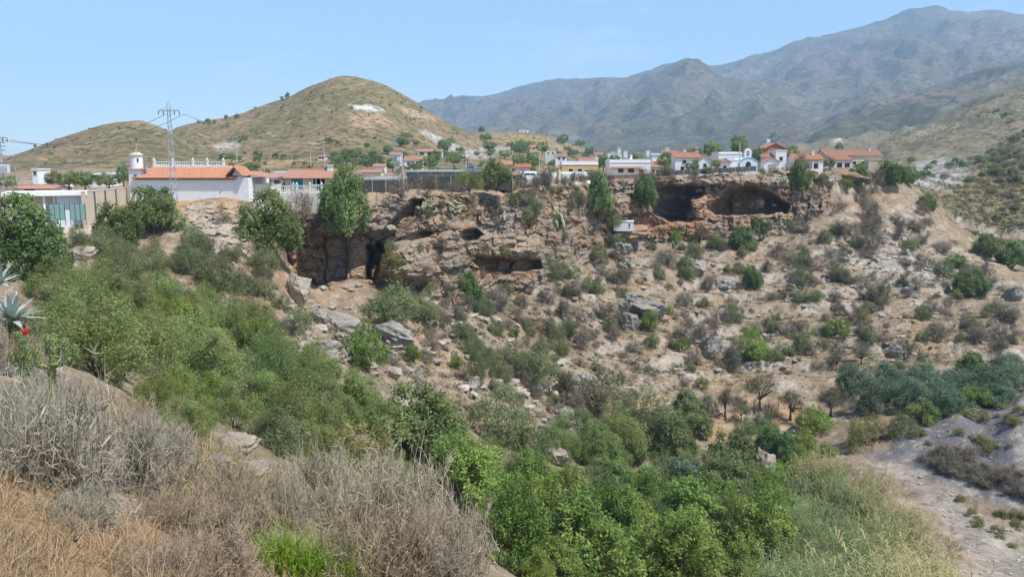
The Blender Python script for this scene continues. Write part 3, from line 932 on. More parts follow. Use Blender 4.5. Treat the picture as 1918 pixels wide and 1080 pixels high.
for row in [
    (728, 634, 98, 36, 'large smooth grey boulder slab leaning down the slope below the cliff', 0, 0, 0.32),
    (632, 602, 78, 34, 'long grey slab of rock resting above the pale ledges', 1, 0, 0.25),
    (592, 592, 40, 30, 'small rounded grey boulder at the left end of the long slab', 2, 0),
    (1200, 588, 96, 34, 'biggest grey rock slab lying on the slope below the white hut', 3, 0, 0.38),
    (1180, 620, 40, 34, 'squat grey boulder just below the biggest slab under the hut', 4, 0),
    (1384, 925, 56, 34, 'pale grey angular boulder among the green trees of the valley floor', 4, 0),
    (1432, 898, 46, 62, 'tall tan boulder standing behind the pale grey one on the valley floor', 2, 1),
    (150, 486, 56, 24, 'flat pale rock ledge beside the dark tree at the left edge', 1, 1),
    (212, 532, 48, 30, 'pale rock block at the top of the green thicket', 0, 1),
    (1330, 668, 40, 44, 'upright grey rock outcrop below the slope of dry terraces', 3, 0),
    (1300, 518, 52, 34, 'rounded pale rock half hidden by scrub in mid slope', 2, 0),
    (1680, 668, 34, 24, 'lone grey boulder beside a round grey shrub on the right slope', 0, 0),
    (1165, 478, 48, 24, 'dark grey rock below the white hut', 4, 0),
    (1358, 540, 42, 20, 'flat grey ledge of rock near a round green bush', 1, 0),
    (556, 562, 52, 56, 'rough pale rock stack at the foot of the left cliff', 2, 1),
    (606, 690, 84, 46, 'broken pale rock ledges between two green bushes', 3, 1),
    (545, 630, 34, 36, 'white rock at the edge of the green thicket', 0, 1),
    (640, 650, 40, 22, 'low pale stone under the smooth grey slab', 4, 1),
    (1090, 715, 56, 20, 'grey sloping rock below the prickly pear in mid slope', 1, 0, 0.35),
    (1592, 340, 84, 20, 'brown rock mound beneath the long red roofed house', 2, 2),
    (1545, 345, 44, 16, 'rough tan rocks at the corner of the red roofed house', 3, 1),
    (1905, 565, 34, 26, 'tall grey rock at the right edge of the slope', 3, 0),
    (1490, 560, 26, 16, 'small grey stone block left of the white scree', 0, 0),
    (1060, 790, 34, 20, 'grey stone above the lower thicket', 1, 0),
    (985, 838, 50, 16, 'tan flat rock above the bright green trees', 1, 2),
    (1040, 880, 62, 30, 'tan bare rock step above the bright green trees', 4, 1),
    (690, 700, 40, 26, 'white broken rock under the round bright bush', 0, 1),
    (735, 700, 36, 20, 'pale slab left of the white gully', 2, 1),
    (885, 730, 32, 24, 'white rock in the dry gully', 3, 1),
    (1020, 820, 30, 20, 'rounded tan rock below an olive bush', 4, 1),
    (1330, 445, 34, 18, 'orange rock fallen from the cave pillar', 0, 2),
    (1172, 447, 96, 22, 'orange tan earth bank under the white hut', 1, 2),
    (1296, 436, 44, 22, 'orange boulder below the big dark cave', 2, 2),
]:
    boulder(*row)

# rocks of the near bank, standing out of the dry grass
for row in [(440, 832, 90, 34, 'pale rock outcrop on the near bank behind the dry bushes', 1, 1), (400, 878, 70, 26, 'lower pale rock of the near bank', 3, 1), (468, 892, 70, 26, 'pale flat rock beside the tall dry stalks', 2, 1), (296, 745, 34, 20, 'small pale rock behind the big dry bush', 4, 1), (142, 1010, 28, 40, 'small grey stone in the orange dry grass', 0, 1)]:
    boulder(*row)


def scatter_px(n, poly, seed, ymin=0.0):
    """points of the ground seen inside an outline of the photograph"""
    r_ = np.random.default_rng(seed)
    poly = np.array(poly, float)
    lo, hi_ = poly.min(0), poly.max(0)
    out = []
    while len(out) < n:
        q = r_.uniform(lo, hi_, (n * 2, 2))
        q = q[poly_sdf(q[:, 0], q[:, 1], poly) < 0]
        out += list(q)
    return np.array(out[:n])


def hits(pxy):
    """vectorised hit() for many pixels"""
    a, s = ratios(pxy[:, 0], pxy[:, 1])
    n = len(a)
    ym = np.exp(np.linspace(math.log(3), math.log(420), 420))
    res = np.zeros((n, 3))
    for i0 in range(0, n, 400):
        aa, ss = a[i0:i0 + 400], s[i0:i0 + 400]
        X = (aa[:, None] * ym[None]); Y = np.repeat(ym[None], len(aa), 0)
        z = near_z(X.ravel(), Y.ravel(), False, True).reshape(X.shape)
        b = z >= ss[:, None] * ym[None]
        j = np.where(b.any(1), b.argmax(1), len(ym) - 1)
        yy = ym[j]
        res[i0:i0 + 400, 0] = aa * yy; res[i0:i0 + 400, 1] = yy
    res[:, 2] = ground_z(res[:, 0], res[:, 1], True)
    return res


def merge(parts, cols=None):
    vs_, fs_, n = [], [], 0
    for V, F_ in parts:
        vs_.append(V); fs_.append(F_ + n); n += len(V)
    return np.concatenate(vs_), np.concatenate(fs_)


def replicate(V, F_, pos, scl, rz):
    """many copies of a small mesh as one array"""
    n, m = len(pos), len(V)
    c, s = np.cos(rz), np.sin(rz)
    P = V[None] * scl[:, None, :]
    X = P[..., 0] * c[:, None] - P[..., 1] * s[:, None]
    Y = P[..., 0] * s[:, None] + P[..., 1] * c[:, None]
    out = np.stack([X, Y, P[..., 2]], -1) + pos[:, None, :]
    Fo = (F_[None] + (np.arange(n) * m)[:, None, None]).reshape(-1, F_.shape[1])
    return out.reshape(-1, 3), Fo


def build_rubble():
    parts, cols = [], []
    V, F_ = rock_mesh('r', 55, 1)
    V2, F2 = rock_mesh('r', 56, 1)
    zones = [
        (800, [(1000, 550), (1150, 475), (1500, 440), (1700, 410), (1850, 520), (1918, 600), (1918, 690), (1500, 690), (1300, 720), (1050, 700), (900, 560)], (0.2, 0.95), (0.35, 0.31, 0.26)),
        (480, [(780, 560), (900, 560), (1080, 700), (1100, 860), (980, 850), (850, 720), (700, 640)], (0.2, 1.2), (0.40, 0.36, 0.31)),
        (300, [(540, 540), (800, 545), (830, 640), (600, 720), (530, 640)], (0.2, 1.0), (0.38, 0.34, 0.29)),
        (260, [(350, 395), (450, 400), (470, 470), (440, 510), (340, 480)], (0.15, 0.6), (0.42, 0.385, 0.34)),
        (120, [(1680, 820), (1800, 770), (1918, 750), (1918, 960), (1800, 915), (1690, 880)], (0.1, 0.35), (0.30, 0.30, 0.31)),
        (90, [(1690, 880), (1800, 935), (1918, 1010), (1918, 1080), (1830, 1080), (1760, 960)], (0.12, 0.35), (0.46, 0.43, 0.39)),
        (240, [(1540, 460), (1700, 440), (1790, 500), (1770, 570), (1620, 540)], (0.25, 1.0), (0.44, 0.41, 0.37)),
    ]
    for i, (n, poly, (s0, s1), k) in enumerate(zones):
        P = hits(scatter_px(n, poly, 300 + i))
        r_ = np.random.default_rng(400 + i)
        s = s0 + (s1 - s0) * r_.random(n) ** 3
        sc3 = np.stack([s * r_.uniform(.7, 1.2, n), s * r_.uniform(.6, 1.1, n), s * r_.uniform(.4, .9, n)], 1)
        pv_, pf_ = replicate(V if i % 2 else V2, F_ if i % 2 else F2, P, sc3, r_.uniform(0, 6.28, n))
        parts.append((pv_, pf_))
        cc = np.array(k)[None] * r_.uniform(0.7, 1.15, (n, 1)) * np.array([1, 1, 1])[None] * r_.uniform(.96, 1.04, (n, 3))
        cols.append(np.repeat(cc, len(V), 0))
    V_, F__ = merge(parts)
    me = mesh_np('rubble', V_, F__, [M['rock']], False, None, np.concatenate(cols))
    tag(link('rubble', me), 'loose pale stones strewn over the dry slopes', None, None, 'stuff')


build_rubble()

# ------------------------------------------------------------------ plants
M['evergreen'] = leaf_mat('evergreen_leaf', (0.118, 0.180, 0.060), (0.285, 0.360, 0.145), 0.45)
M['olive'] = leaf_mat('olive_leaf', (0.142, 0.175, 0.074), (0.305, 0.335, 0.162), 0.38)
M['bright'] = leaf_mat('bright_leaf', (0.155, 0.228, 0.044), (0.320, 0.410, 0.108), 0.42)
M['thicket'] = leaf_mat('thicket_leaf', (0.150, 0.212, 0.064), (0.315, 0.370, 0.145), 0.42)
M['yellowish'] = leaf_mat('yellow_green_leaf', (0.175, 0.180, 0.052), (0.330, 0.315, 0.115), 0.35)
M['scrub'] = leaf_mat('grey_scrub_leaf', (0.115, 0.104, 0.080), (0.250, 0.225, 0.175), 0.15)
M['dryscrub'] = leaf_mat('dry_scrub_leaf', (0.165, 0.128, 0.095), (0.305, 0.240, 0.175), 0.15)
M['broad'] = leaf_mat('broad_leaf', (0.138, 0.222, 0.046), (0.330, 0.420, 0.115), 0.42)
M['almond'] = leaf_mat('almond_leaf', (0.150, 0.140, 0.085), (0.285, 0.255, 0.165), 0.3)
M['bluegreen'] = leaf_mat('blue_green_leaf', (0.108, 0.165, 0.096), (0.245, 0.315, 0.200), 0.38)
M['dry'] = leaf_mat('dry_twig', (0.190, 0.160, 0.115), (0.520, 0.455, 0.335), 0.0, 0.05)
M['drygrass'] = leaf_mat('dry_grass_blade', (0.230, 0.150, 0.075), (0.520, 0.400, 0.240), 0.2, 0.05)
M['farg'] = leaf_mat('pale_dry_tuft', (0.260, 0.190, 0.095), (0.420, 0.330, 0.190), 0.15, 0.05)
M['greengrass'] = leaf_mat('green_grass_blade', (0.111, 0.215, 0.019), (0.312, 0.442, 0.058), 0.35, 0.05)
M['cactus'] = leaf_mat('cactus_pad', (0.200, 0.240, 0.150), (0.480, 0.500, 0.360), 0.0, 0.05)
M['agave'] = leaf_mat('agave_leaf', (0.190, 0.240, 0.215), (0.420, 0.470, 0.430), 0.0, 0.05)


def leaf_quads(P, N, L, Wd, r_, up=0.25, droop=0.0):
    """rhombic leaves at P, roughly facing N"""
    n = len(P)
    nrm = N * 0.7 + r_.normal(size=(n, 3)) * 0.75 + np.array([0, 0, up])
    nrm /= np.linalg.norm(nrm, axis=1)[:, None] + 1e-9
    t = r_.normal(size=(n, 3)) + np.array([0, 0, -droop])
    t -= (t * nrm).sum(1)[:, None] * nrm
    t /= np.linalg.norm(t, axis=1)[:, None] + 1e-9
    b = np.cross(nrm, t)
    l = L * r_.uniform(0.6, 1.3, n)[:, None]; w = Wd * r_.uniform(0.6, 1.3, n)[:, None]
    V = np.stack([P - t * l * 0.5, P + b * w * 0.5, P + t * l * 0.5, P - b * w * 0.5], 1)
    return V.reshape(-1, 3), np.arange(4 * n).reshape(n, 4)


def crown_points(r_, n, lobes, base=0.12, spread=0.62, rad=(0.26, 0.46), clumps=170, csig=0.055, squash=1.0, fill=0.15):
    c, rr = [], []
    for i in range(lobes):
        th = r_.uniform(0, 2 * math.pi); q = spread * math.sqrt(r_.random())
        z = base + 0.1 + (0.62 - base) * (1 - (q / 0.75) ** 2) * r_.uniform(0.35, 1.15) * squash
        c.append((q * math.cos(th), q * math.sin(th), z)); rr.append(r_.uniform(*rad) * (1 - 0.25 * q))
    c, rr = np.array(c), np.array(rr)
    # clump centres over the lobes' outsides
    k = clumps * 5
    li = r_.integers(0, lobes, k)
    d = r_.normal(size=(k, 3)); d /= np.linalg.norm(d, axis=1)[:, None]
    zs = np.array([1, 1, 0.62])
    P = c[li] + d * zs * rr[li][:, None] * r_.uniform(0.82, 1.08, k)[:, None]
    dist = np.linalg.norm((P[:, None] - c[None]) / zs, axis=2) / rr[None]
    dist[np.arange(k), li] = 9
    ok = (dist.min(1) > 0.80) & (P[:, 2] > base * 0.6)
    P, d, li = P[ok][:clumps], d[ok][:clumps], li[ok][:clumps]
    ci = r_.integers(0, len(P), n)
    pts = P[ci] + r_.normal(size=(n, 3)) * csig * np.array([1, 1, 0.75])
    inner = r_.random(n) < fill
    pts[inner] = c[li[ci[inner]]] + (P[ci[inner]] - c[li[ci[inner]]]) * r_.uniform(0.3, 0.9, inner.sum())[:, None]
    nrm = d[ci]
    shade = np.clip(0.5 + 0.26 * r_.normal(size=lobes)[li[ci]] + 0.22 * r_.normal(size=len(P))[ci] + 0.18 * r_.normal(size=n), 0, 1)
    pts[:, 2] = np.maximum(pts[:, 2], 0.01)
    return pts, nrm, shade, c


def stems(r_, targets, r0=0.035, seg=4, trunk=0.0, lean=0.0):
    """branches from the foot to the crown's lobes, 4-sided, as quads"""
    V, Fq = [], []
    for tgt in targets:
        p0 = np.array([r_.normal() * 0.04, r_.normal() * 0.04, -0.03])
        pts = [p0]
        if trunk:
            pts.append(np.array([lean * 0.5, 0, trunk]))
        mid = (pts[-1] + tgt) / 2 + r_.normal(size=3) * 0.05
        pts += [mid, np.array(tgt)]
        rad = np.linspace(r0, r0 * 0.25, len(pts))
        mb = MB().tube(pts, list(rad), 4, False)
        o = sum(len(v) for v in V)
        V.append(np.array(mb.v)); Fq.append(np.array(mb.f) + o)
    return np.concatenate(V), np.concatenate(Fq)


def plant_mesh(name, mat, seed, n, lobes, L, Wd, nstem=5, fill=0.15, up=0.25, droop=0.0, trunk=0.0, r0=0.03, split=False, **kw):
    r_ = np.random.default_rng(seed)
    P, N, sh, c = crown_points(r_, n, lobes, fill=fill, **kw)
    # fit to radius 1, height 1
    rad = np.quantile(np.hypot(P[:, 0], P[:, 1]), 0.985)
    P[:, :2] /= rad; top = np.quantile(P[:, 2], 0.99); P[:, 2] /= top
    c = c / np.array([rad, rad, top])
    st = np.array([1, 1, 1.75])
    V, Fq = leaf_quads(P * st, N, L, Wd, r_, up, droop)
    V = V / st
    col = np.repeat(sh, 4)[:, None] * np.ones((1, 3))
    sV, sF = stems(r_, c[:nstem] * 0.93, r0, trunk=trunk)
    if split:
        return (mesh_np(name + '_crown', V, Fq, [M[mat]], False, None, col), mesh_np(name + '_trunk', sV, sF, [M['bark']], True))
    idx = np.concatenate([np.zeros(len(Fq), int), np.ones(len(sF), int)])
    return mesh_np(name, np.concatenate([V, sV]), np.concatenate([Fq, sF + len(V)]), [M[mat], M['bark']], False, idx, np.concatenate([col, np.full((len(sV), 3), .5)]))


PROTO = {
    'evergreen': [plant_mesh('evergreen', 'evergreen', 1 + i, 15000, 22, 0.086, 0.048, base=0.02, fill=0.2, spread=0.66, rad=(0.20, 0.40), clumps=420, csig=0.045, split=True, trunk=0.10, r0=0.045) for i in range(3)],
    'olive': [plant_mesh('olive', 'olive', 11 + i, 8500, 14, 0.095, 0.027, base=0.04, fill=0.25, spread=0.66, clumps=190, csig=0.075) for i in range(3)],
    'bright': [plant_mesh('bright', 'bright', 21 + i, 8000, 14, 0.085, 0.040, base=0.04, spread=0.64, clumps=260, csig=0.05) for i in range(2)],
    'thicket': [plant_mesh('thicket', 'thicket', 31 + i, 21000, 24, 0.062, 0.017, base=0.03, fill=0.2, spread=0.72, rad=(0.16, 0.36), clumps=520, csig=0.05, up=0.4, nstem=12, r0=0.02) for i in range(2)],
    'yellowish': [plant_mesh('yellowish', 'yellowish', 41 + i, 6000, 13, 0.095, 0.030, fill=0.25, spread=0.68, clumps=200, csig=0.07) for i in range(2)],
    'scrub': [plant_mesh('scrub', 'scrub', 51 + i, 2600, 9, 0.15, 0.026, fill=0.3, spread=0.66, clumps=110, csig=0.10, up=0.6, nstem=7) for i in range(3)],
    'dryscrub': [plant_mesh('dryscrub', 'dryscrub', 61 + i, 2300, 9, 0.15, 0.022, fill=0.3, spread=0.70, clumps=100, csig=0.11, up=0.6, nstem=7) for i in range(3)],
    'broad': [plant_mesh('broad', 'broad', 71 + i, 14000, 24, 0.085, 0.034, base=0.04, spread=0.72, rad=(0.18, 0.34), clumps=480, csig=0.045, split=True, trunk=0.25, r0=0.05, droop=0.5) for i in range(3)],
    'almond': [plant_mesh('almond', 'almond', 81 + i, 3000, 12, 0.11, 0.032, base=0.38, fill=0.35, spread=0.66, rad=(0.2, 0.34), clumps=120, csig=0.09, split=True, trunk=0.30, r0=0.06, nstem=10) for i in range(3)],
    'bluegreen': [plant_mesh('bluegreen', 'bluegreen', 91 + i, 8500, 15, 0.09, 0.030, base=0.05, spread=0.66, clumps=210, csig=0.06, split=True, trunk=0.15, r0=0.05) for i in range(2)],
    'village': [plant_mesh('village', 'evergreen', 101 + i, 4000, 14, 0.11, 0.055, base=0.2, spread=0.55, clumps=140, split=True, trunk=0.25, r0=0.06) for i in range(2)],
    'cypress': [plant_mesh('cypress', 'evergreen', 111, 2200, 14, 0.16, 0.08, spread=0.25, rad=(0.2, 0.3), clumps=130, split=True, trunk=0.1, r0=0.08)],
    'distant': [plant_mesh('distant', 'evergreen', 121 + i, 700, 9, 0.24, 0.14, spread=0.60, clumps=80, nstem=2) for i in range(2)],
}
KINDS = {  # object name, category
    'evergreen': ('evergreen_tree', 'tree'), 'olive': ('olive_green_shrub', 'shrub'), 'bright': ('bright_green_shrub', 'shrub'), 'thicket': ('feathery_shrub', 'shrub'),
    'yellowish': ('yellow_green_shrub', 'shrub'), 'scrub': ('grey_scrub_bush', 'bush'), 'dryscrub': ('dry_scrub_bush', 'bush'), 'broad': ('broadleaf_tree', 'tree'),
    'almond': ('almond_tree', 'tree'), 'bluegreen': ('olive_tree', 'tree'), 'village': ('garden_tree', 'tree'), 'cypress': ('cypress_tree', 'tree'), 'distant': ('shrub', 'shrub'),
}
_cnt = {}


def plant_at(kind, p, w, h, label, group=None, sink=0.04, rz=None, dpt=None):
    """w, h in metres"""
    i = _cnt.get(kind, 0); _cnt[kind] = i + 1
    pr = PROTO[kind][i % len(PROTO[kind])]
    name, cat = KINDS[kind]
    rz = random.uniform(0, 6.28) if rz is None else rz
    loc = (p[0], p[1], p[2] - sink * h); scl = (w / 2, w / 2 * (dpt or 1.0), h)
    if isinstance(pr, tuple):
        o = link(name, None, None, loc, (0, 0, rz), scl)
        o.empty_display_size = 0.1
        link('crown', pr[0], o); link('trunk', pr[1], o)
    else:
        o = link(name, pr, None, loc, (0, 0, rz), scl)
    return tag(o, label, cat, group)


def plant(kind, px, py, w, h, label, Y=None, group=None, ymin=0):
    p = hit(px, py, ymin) if Y is None else (at(px, py, -Y) if Y < 0 else on_ground(px, Y, py))
    k = depth_of(p) / F
    return plant_at(kind, p, w * k, h * k, label, group)


LATE = []


def late_label(o, kind):
    """scattered plants get their label at the end, from the landmark they stand beside"""
    LATE.append((o, kind))
    return o


# every plant that stands out in the photograph: kind, foot pixel, width and height in pixels, label, distance where its foot is hidden
PLANTS = [
    ('evergreen', 38, 548, 185, 152, 'large dark green tree at the left edge of the gully', 56),
    ('evergreen', 222, 460, 90, 82, 'dark green tree below the beige block wall', None),
    ('evergreen', 292, 440, 104, 88, 'round dark green tree under the turret of the white house', None),
    ('evergreen', 503, 476, 132, 116, 'wide dark green tree on the cliff edge below the white balustrade', None),
    ('evergreen', 646, 436, 100, 122, 'tall grey green tree growing over the lip of the left cliff', -118.5),
    ('evergreen', 930, 368, 66, 50, 'leafy dark green tree beside the dark netting fence', None),
    ('yellowish', 880, 380, 56, 42, 'yellow green bush beside the netting fence tree', None),
    ('yellowish', 822, 352, 40, 26, 'low yellow green plant on the cliff top by the netting', None),
    ('evergreen', 1120, 398, 66, 76, 'dark round tree rooted in the cliff below the white garden wall', -182),
    ('evergreen', 1210, 384, 50, 56, 'dark narrow tree rooted in the cliff left of the big cave', -193),
    ('evergreen', 1010, 324, 26, 18, 'small round green tree behind the white garden wall', 172),
    ('olive', 996, 414, 46, 52, 'dark olive bush on the ledge above the low cave', -157),
    ('olive', 1027, 478, 56, 54, 'round green bush at the right end of the low cave', None),
    ('evergreen', 1494, 354, 44, 54, 'dark tree on the cliff edge between the chapel and red roofed house', -218),
    ('evergreen', 1668, 352, 60, 46, 'dark green tree at the end of the village cliff', None),
    ('evergreen', 1700, 345, 40, 34, 'smaller green tree at the far right end of the cliff', 252),
    ('evergreen', 1608, 326, 44, 38, 'round tree in front of the long red roofed house', 238),
    ('bright', 1582, 352, 36, 20, 'bright green bush on the rocks under the long red roofed house', None),
    ('evergreen', 873, 550, 58, 62, 'glossy green tree left of the low cave', 139),
    ('olive', 735, 606, 122, 78, 'broad olive green shrub below the big boulder of the cliff', None),
    ('olive', 794, 612, 66, 52, 'loose olive shrub right of the broad one below the cliff', None),
    ('yellowish', 735, 510, 44, 40, 'yellow green bush in the mouth of the tall dark cave', -121),
    ('olive', 808, 530, 24, 40, 'thin olive bush beside the big cliff boulder', None),
    ('bright', 682, 690, 96, 82, 'round bright green shrub below the grey boulder slab', None),
    ('olive', 560, 634, 66, 52, 'grey olive shrub on the rocks beside the thicket', None),
    ('yellowish', 664, 694, 26, 18, 'little yellow green bush under the bright green shrub', None),
    ('bright', 772, 676, 34, 36, 'small green bush below the tip of the grey boulder slab', None),
    ('olive', 256, 524, 60, 60, 'dense olive bush above the green thicket', None),
    ('olive', 345, 504, 50, 66, 'upright olive bush beside the stony bank', None),
    ('olive', 405, 536, 78, 74, 'big rounded olive bush on the slope left of the cliff', None),
    ('olive', 208, 464, 90, 46, 'spreading pale olive bush below the beige wall', None),
    ('olive', 286, 474, 44, 38, 'small olive bush under the round dark tree', None),
    ('bright', 312, 590, 62, 92, 'tall yellowish bright green bush in the upper thicket', None),
    ('olive', 492, 520, 80, 56, 'olive bush under the wide dark tree', None),
    ('dryscrub', 418, 420, 44, 44, 'purplish dry bush on the bank below the white house', None),
    ('dryscrub', 566, 420, 58, 70, 'dry brown bush hanging on the cliff edge beside the tall tree', -118.5),
    ('dryscrub', 588, 455, 36, 60, 'dry creeper bush draped over the cliff lip', -118),
    ('dryscrub', 752, 375, 70, 46, 'brown bush on the cliff top at the foot of the wooden pole', None),
    ('dryscrub', 800, 362, 44, 36, 'dry reddish bush on the cliff top right of the pole', None),
    ('thicket', 195, 705, 290, 190, 'very large feathery shrub filling the left of the thicket', None),
    ('thicket', 372, 620, 100, 92, 'green shrub above the middle of the thicket', None),
    ('thicket', 452, 640, 140, 108, 'fresh green shrub at the right edge of the upper thicket', None),
    ('thicket', 370, 740, 190, 150, 'wide shrub in the middle of the thicket', None),
    ('thicket', 490, 760, 170, 140, 'dense green shrub behind the dry stalks', None),
    ('thicket', 330, 690, 130, 100, 'soft green shrub between the two biggest ones in the thicket', None),
    ('thicket', 560, 835, 190, 140, 'dark green shrub behind the near dry bushes', None),
    ('yellowish', 650, 885, 190, 100, 'yellow olive shrub behind the near dry bushes', None),
    ('evergreen', 778, 862, 190, 160, 'biggest round dark green tree in the middle of the gully', None),
    ('thicket', 680, 800, 150, 110, 'grey green shrub beside the biggest round tree', None),
    ('olive', 938, 832, 140, 116, 'large rounded olive green shrub right of the biggest round tree', None),
    ('bright', 1025, 852, 54, 46, 'small green bush below the large olive shrub', None),
    ('olive', 1060, 836, 76, 70, 'grey green bush with bare stems above the tan rock', None),
    ('olive', 1000, 724, 96, 76, 'feathery green shrub in mid slope above the prickly pear', None),
    ('olive', 965, 690, 66, 60, 'olive shrub up the slope from the feathery green one', None),
    ('olive', 890, 722, 46, 66, 'narrow green bush in the dry gully', None),
    ('bright', 854, 690, 30, 34, 'small bright bush left of the dry gully', None),
    ('olive', 870, 650, 50, 44, 'olive bush above the dry gully', None),
    ('almond', 1060, 740, 52, 60, 'bare almond tree beside the prickly pear', None),
    ('almond', 1120, 770, 110, 86, 'sparse almond tree leaning over the tan clearing', None),
    ('broad', 868, 965, 210, 130, 'bright green tree left of the gully bottom', 66),
    ('broad', 1000, 1005, 190, 165, 'tall leafy green tree in the gully bottom', 60),
    ('broad', 1090, 1110, 260, 190, 'big light green tree with yellowish leaves at the bottom edge', 56),
    ('broad', 1270, 1130, 250, 170, 'yellowish leafy tree at the bottom edge beside the path', 60),
    ('broad', 960, 1110, 170, 170, 'leafy green tree next to the near grey bush', 50),
    ('olive', 1215, 850, 150, 120, 'grey brown leafy tree on the slope above the garden trees', None),
    ('evergreen', 1285, 792, 92, 70, 'dark green tree at the left corner of the orchard', None),
    ('evergreen', 1300, 818, 66, 46, 'low dark green bush in front of the orchard corner tree', None),
    ('evergreen', 1370, 898, 108, 92, 'round rich green tree beside the pale grey boulder', None),
    ('bluegreen', 1285, 945, 150, 100, 'grey green olive tree left of the rich green tree', None),
    ('evergreen', 1210, 950, 110, 80, 'dark leafy tree in the shade of the olive tree', None),
    ('broad', 1300, 1005, 180, 110, 'round leafy tree in front of the olive tree', None),
    ('broad', 1420, 1045, 150, 130, 'green tree between the path and the reeds', None),
    ('bright', 1455, 1000, 70, 80, 'light green bush at the left side of the reeds', None),
    ('broad', 1180, 1010, 120, 90, 'small leafy tree above the bottom edge', None),
    ('evergreen', 1450, 870, 76, 76, 'green tree behind the tan boulder', None),
    ('bright', 1524, 812, 76, 52, 'vivid yellow green bush below the almond orchard', None),
    ('olive', 1395, 812, 44, 32, 'small grey bush at the edge of the orchard', None),
    ('olive', 1430, 808, 56, 36, 'grey green bush between orchard and rich green tree', None),
    ('almond', 1326, 782, 46, 52, 'leftmost bare almond tree of the orchard', None),
    ('almond', 1358, 780, 54, 60, 'second almond tree of the orchard from its left corner', None),
    ('almond', 1422, 772, 70, 72, 'darkest almond tree in the middle of the orchard', None),
    ('almond', 1442, 794, 46, 46, 'small almond tree in front of the darkest one', None),
    ('almond', 1480, 786, 62, 62, 'almond tree of the orchard above the vivid yellow green bush', None),
    ('almond', 1388, 792, 36, 40, 'thin almond sapling in the orchard', None),
    ('almond', 1556, 778, 60, 60, 'almond tree at the right end of the orchard', None),
    ('bluegreen', 1640, 772, 92, 66, 'dark round tree at the left end of the olive terrace', None),
    ('bluegreen', 1600, 742, 80, 56, 'olive tree at the upper left of the olive terrace', None),
    ('bluegreen', 1668, 728, 76, 44, 'dark olive tree on the upper row of the terrace', None),
    ('bluegreen', 1735, 730, 92, 46, 'second olive tree on the upper row of the terrace', None),
    ('bluegreen', 1810, 734, 96, 46, 'third olive tree on the upper row of the terrace', None),
    ('bluegreen', 1885, 730, 96, 50, 'olive tree of the upper row at the right edge', None),
    ('bluegreen', 1710, 762, 90, 48, 'first pale olive tree on the lower row of the terrace', None),
    ('bluegreen', 1785, 764, 90, 48, 'second pale olive tree on the lower row of the terrace', None),
    ('bluegreen', 1860, 756, 86, 46, 'third pale olive tree on the lower row of the terrace', None),
    ('evergreen', 1725, 790, 60, 44, 'dark bush in front of the lower olive row', None),
    ('bright', 1830, 758, 72, 34, 'spreading fig tree with large leaves above the grey bank', 131),
    ('evergreen', 1820, 704, 60, 40, 'round green tree above the olive terrace', None),
    ('scrub', 1876, 700, 52, 42, 'round grey bush beside the green tree above the terrace', None),
    ('bright', 1408, 676, 66, 62, 'bright round tree in mid slope with grey bushes beside it', None),
    ('scrub', 1376, 682, 50, 56, 'dark grey bush left of the bright round tree', None),
    ('evergreen', 1408, 540, 42, 42, 'small dark round tree in the middle of the right slope', None),
    ('evergreen', 1390, 468, 52, 46, 'dark green bush below the second cave', None),
    ('evergreen', 1418, 430, 40, 34, 'green bush at the mouth of the second cave', None),
    ('bright', 1265, 447, 28, 26, 'small bright bush on the orange rubble', None),
    ('almond', 1310, 472, 40, 50, 'dead grey tree on the slope below the caves', None),
    ('evergreen', 1815, 553, 64, 52, 'dark green bush high on the right slope', None),
    ('evergreen', 1850, 486, 56, 46, 'green tree at the edge of the right ravine', None),
    ('evergreen', 1896, 500, 64, 46, 'wide green tree in the right ravine', None),
    ('bright', 1565, 636, 58, 38, 'light green bush pair on the lower right slope', None),
    ('yellowish', 1616, 602, 34, 24, 'yellowish bush above the light green pair', None),
    ('olive', 1512, 662, 50, 46, 'olive bush left of the light green pair', None),
    ('olive', 1656, 564, 32, 46, 'upright olive bush on the white scree slope', None),
    ('bright', 1218, 622, 36, 40, 'green bush at the lower end of the biggest grey slab', None),
    ('bright', 1252, 590, 22, 18, 'tiny green bush touching the biggest grey slab', None),
    ('yellowish', 1314, 722, 28, 24, 'small yellow green bush under the upright grey outcrop', None),
    ('bright', 1275, 668, 26, 28, 'vivid green bush left of the upright grey outcrop', None),
    ('scrub', 1290, 650, 62, 56, 'tall grey bush above the upright grey outcrop', None),
    ('evergreen', 1735, 398, 36, 34, 'dark tree on the slope at the head of the right ravine', None),
    ('scrub', 1636, 472, 48, 56, 'tall grey bush on the upper right slope', None),
    ('scrub', 1690, 444, 42, 44, 'grey bush near the top of the right slope', None),
    ('scrub', 1582, 440, 58, 34, 'dark grey bush left of the tall grey one on the upper right slope', None),
    ('scrub', 935, 590, 54, 52, 'rounded dark grey bush below the low cave', None),
    ('scrub', 1138, 612, 58, 40, 'wide grey bush left of the squat grey boulder', None),
    ('scrub', 1084, 562, 44, 40, 'grey bush below the round green bush', None),
    ('olive', 1122, 496, 36, 42, 'dark olive bush below the white hut', None),
    ('scrub', 1755, 640, 44, 44, 'grey bush above the lone grey boulder', None),
    ('scrub', 1700, 668, 32, 36, 'round grey shrub touching the lone boulder', None),
    ('almond', 1612, 690, 46, 42, 'small crooked tree on the lower right slope', None),
    ('almond', 1566, 690, 24, 40, 'thin dark stemmed tree left of the crooked one', None),
    ('olive', 1445, 612, 30, 34, 'green bush on the terrace edge right of the bright round tree', None),
    ('scrub', 1880, 640, 56, 40, 'grey bush at the right edge above the terrace wall', None),
    ('evergreen', 1790, 500, 44, 24, 'low dark bush above the dark green one on the right slope', None),
    ('yellowish', 1640, 822, 70, 50, 'pale green tall grass clump above the grey bank', None),
    ('olive', 1690, 815, 60, 46, 'green bush on the shoulder of the grey bank', None),
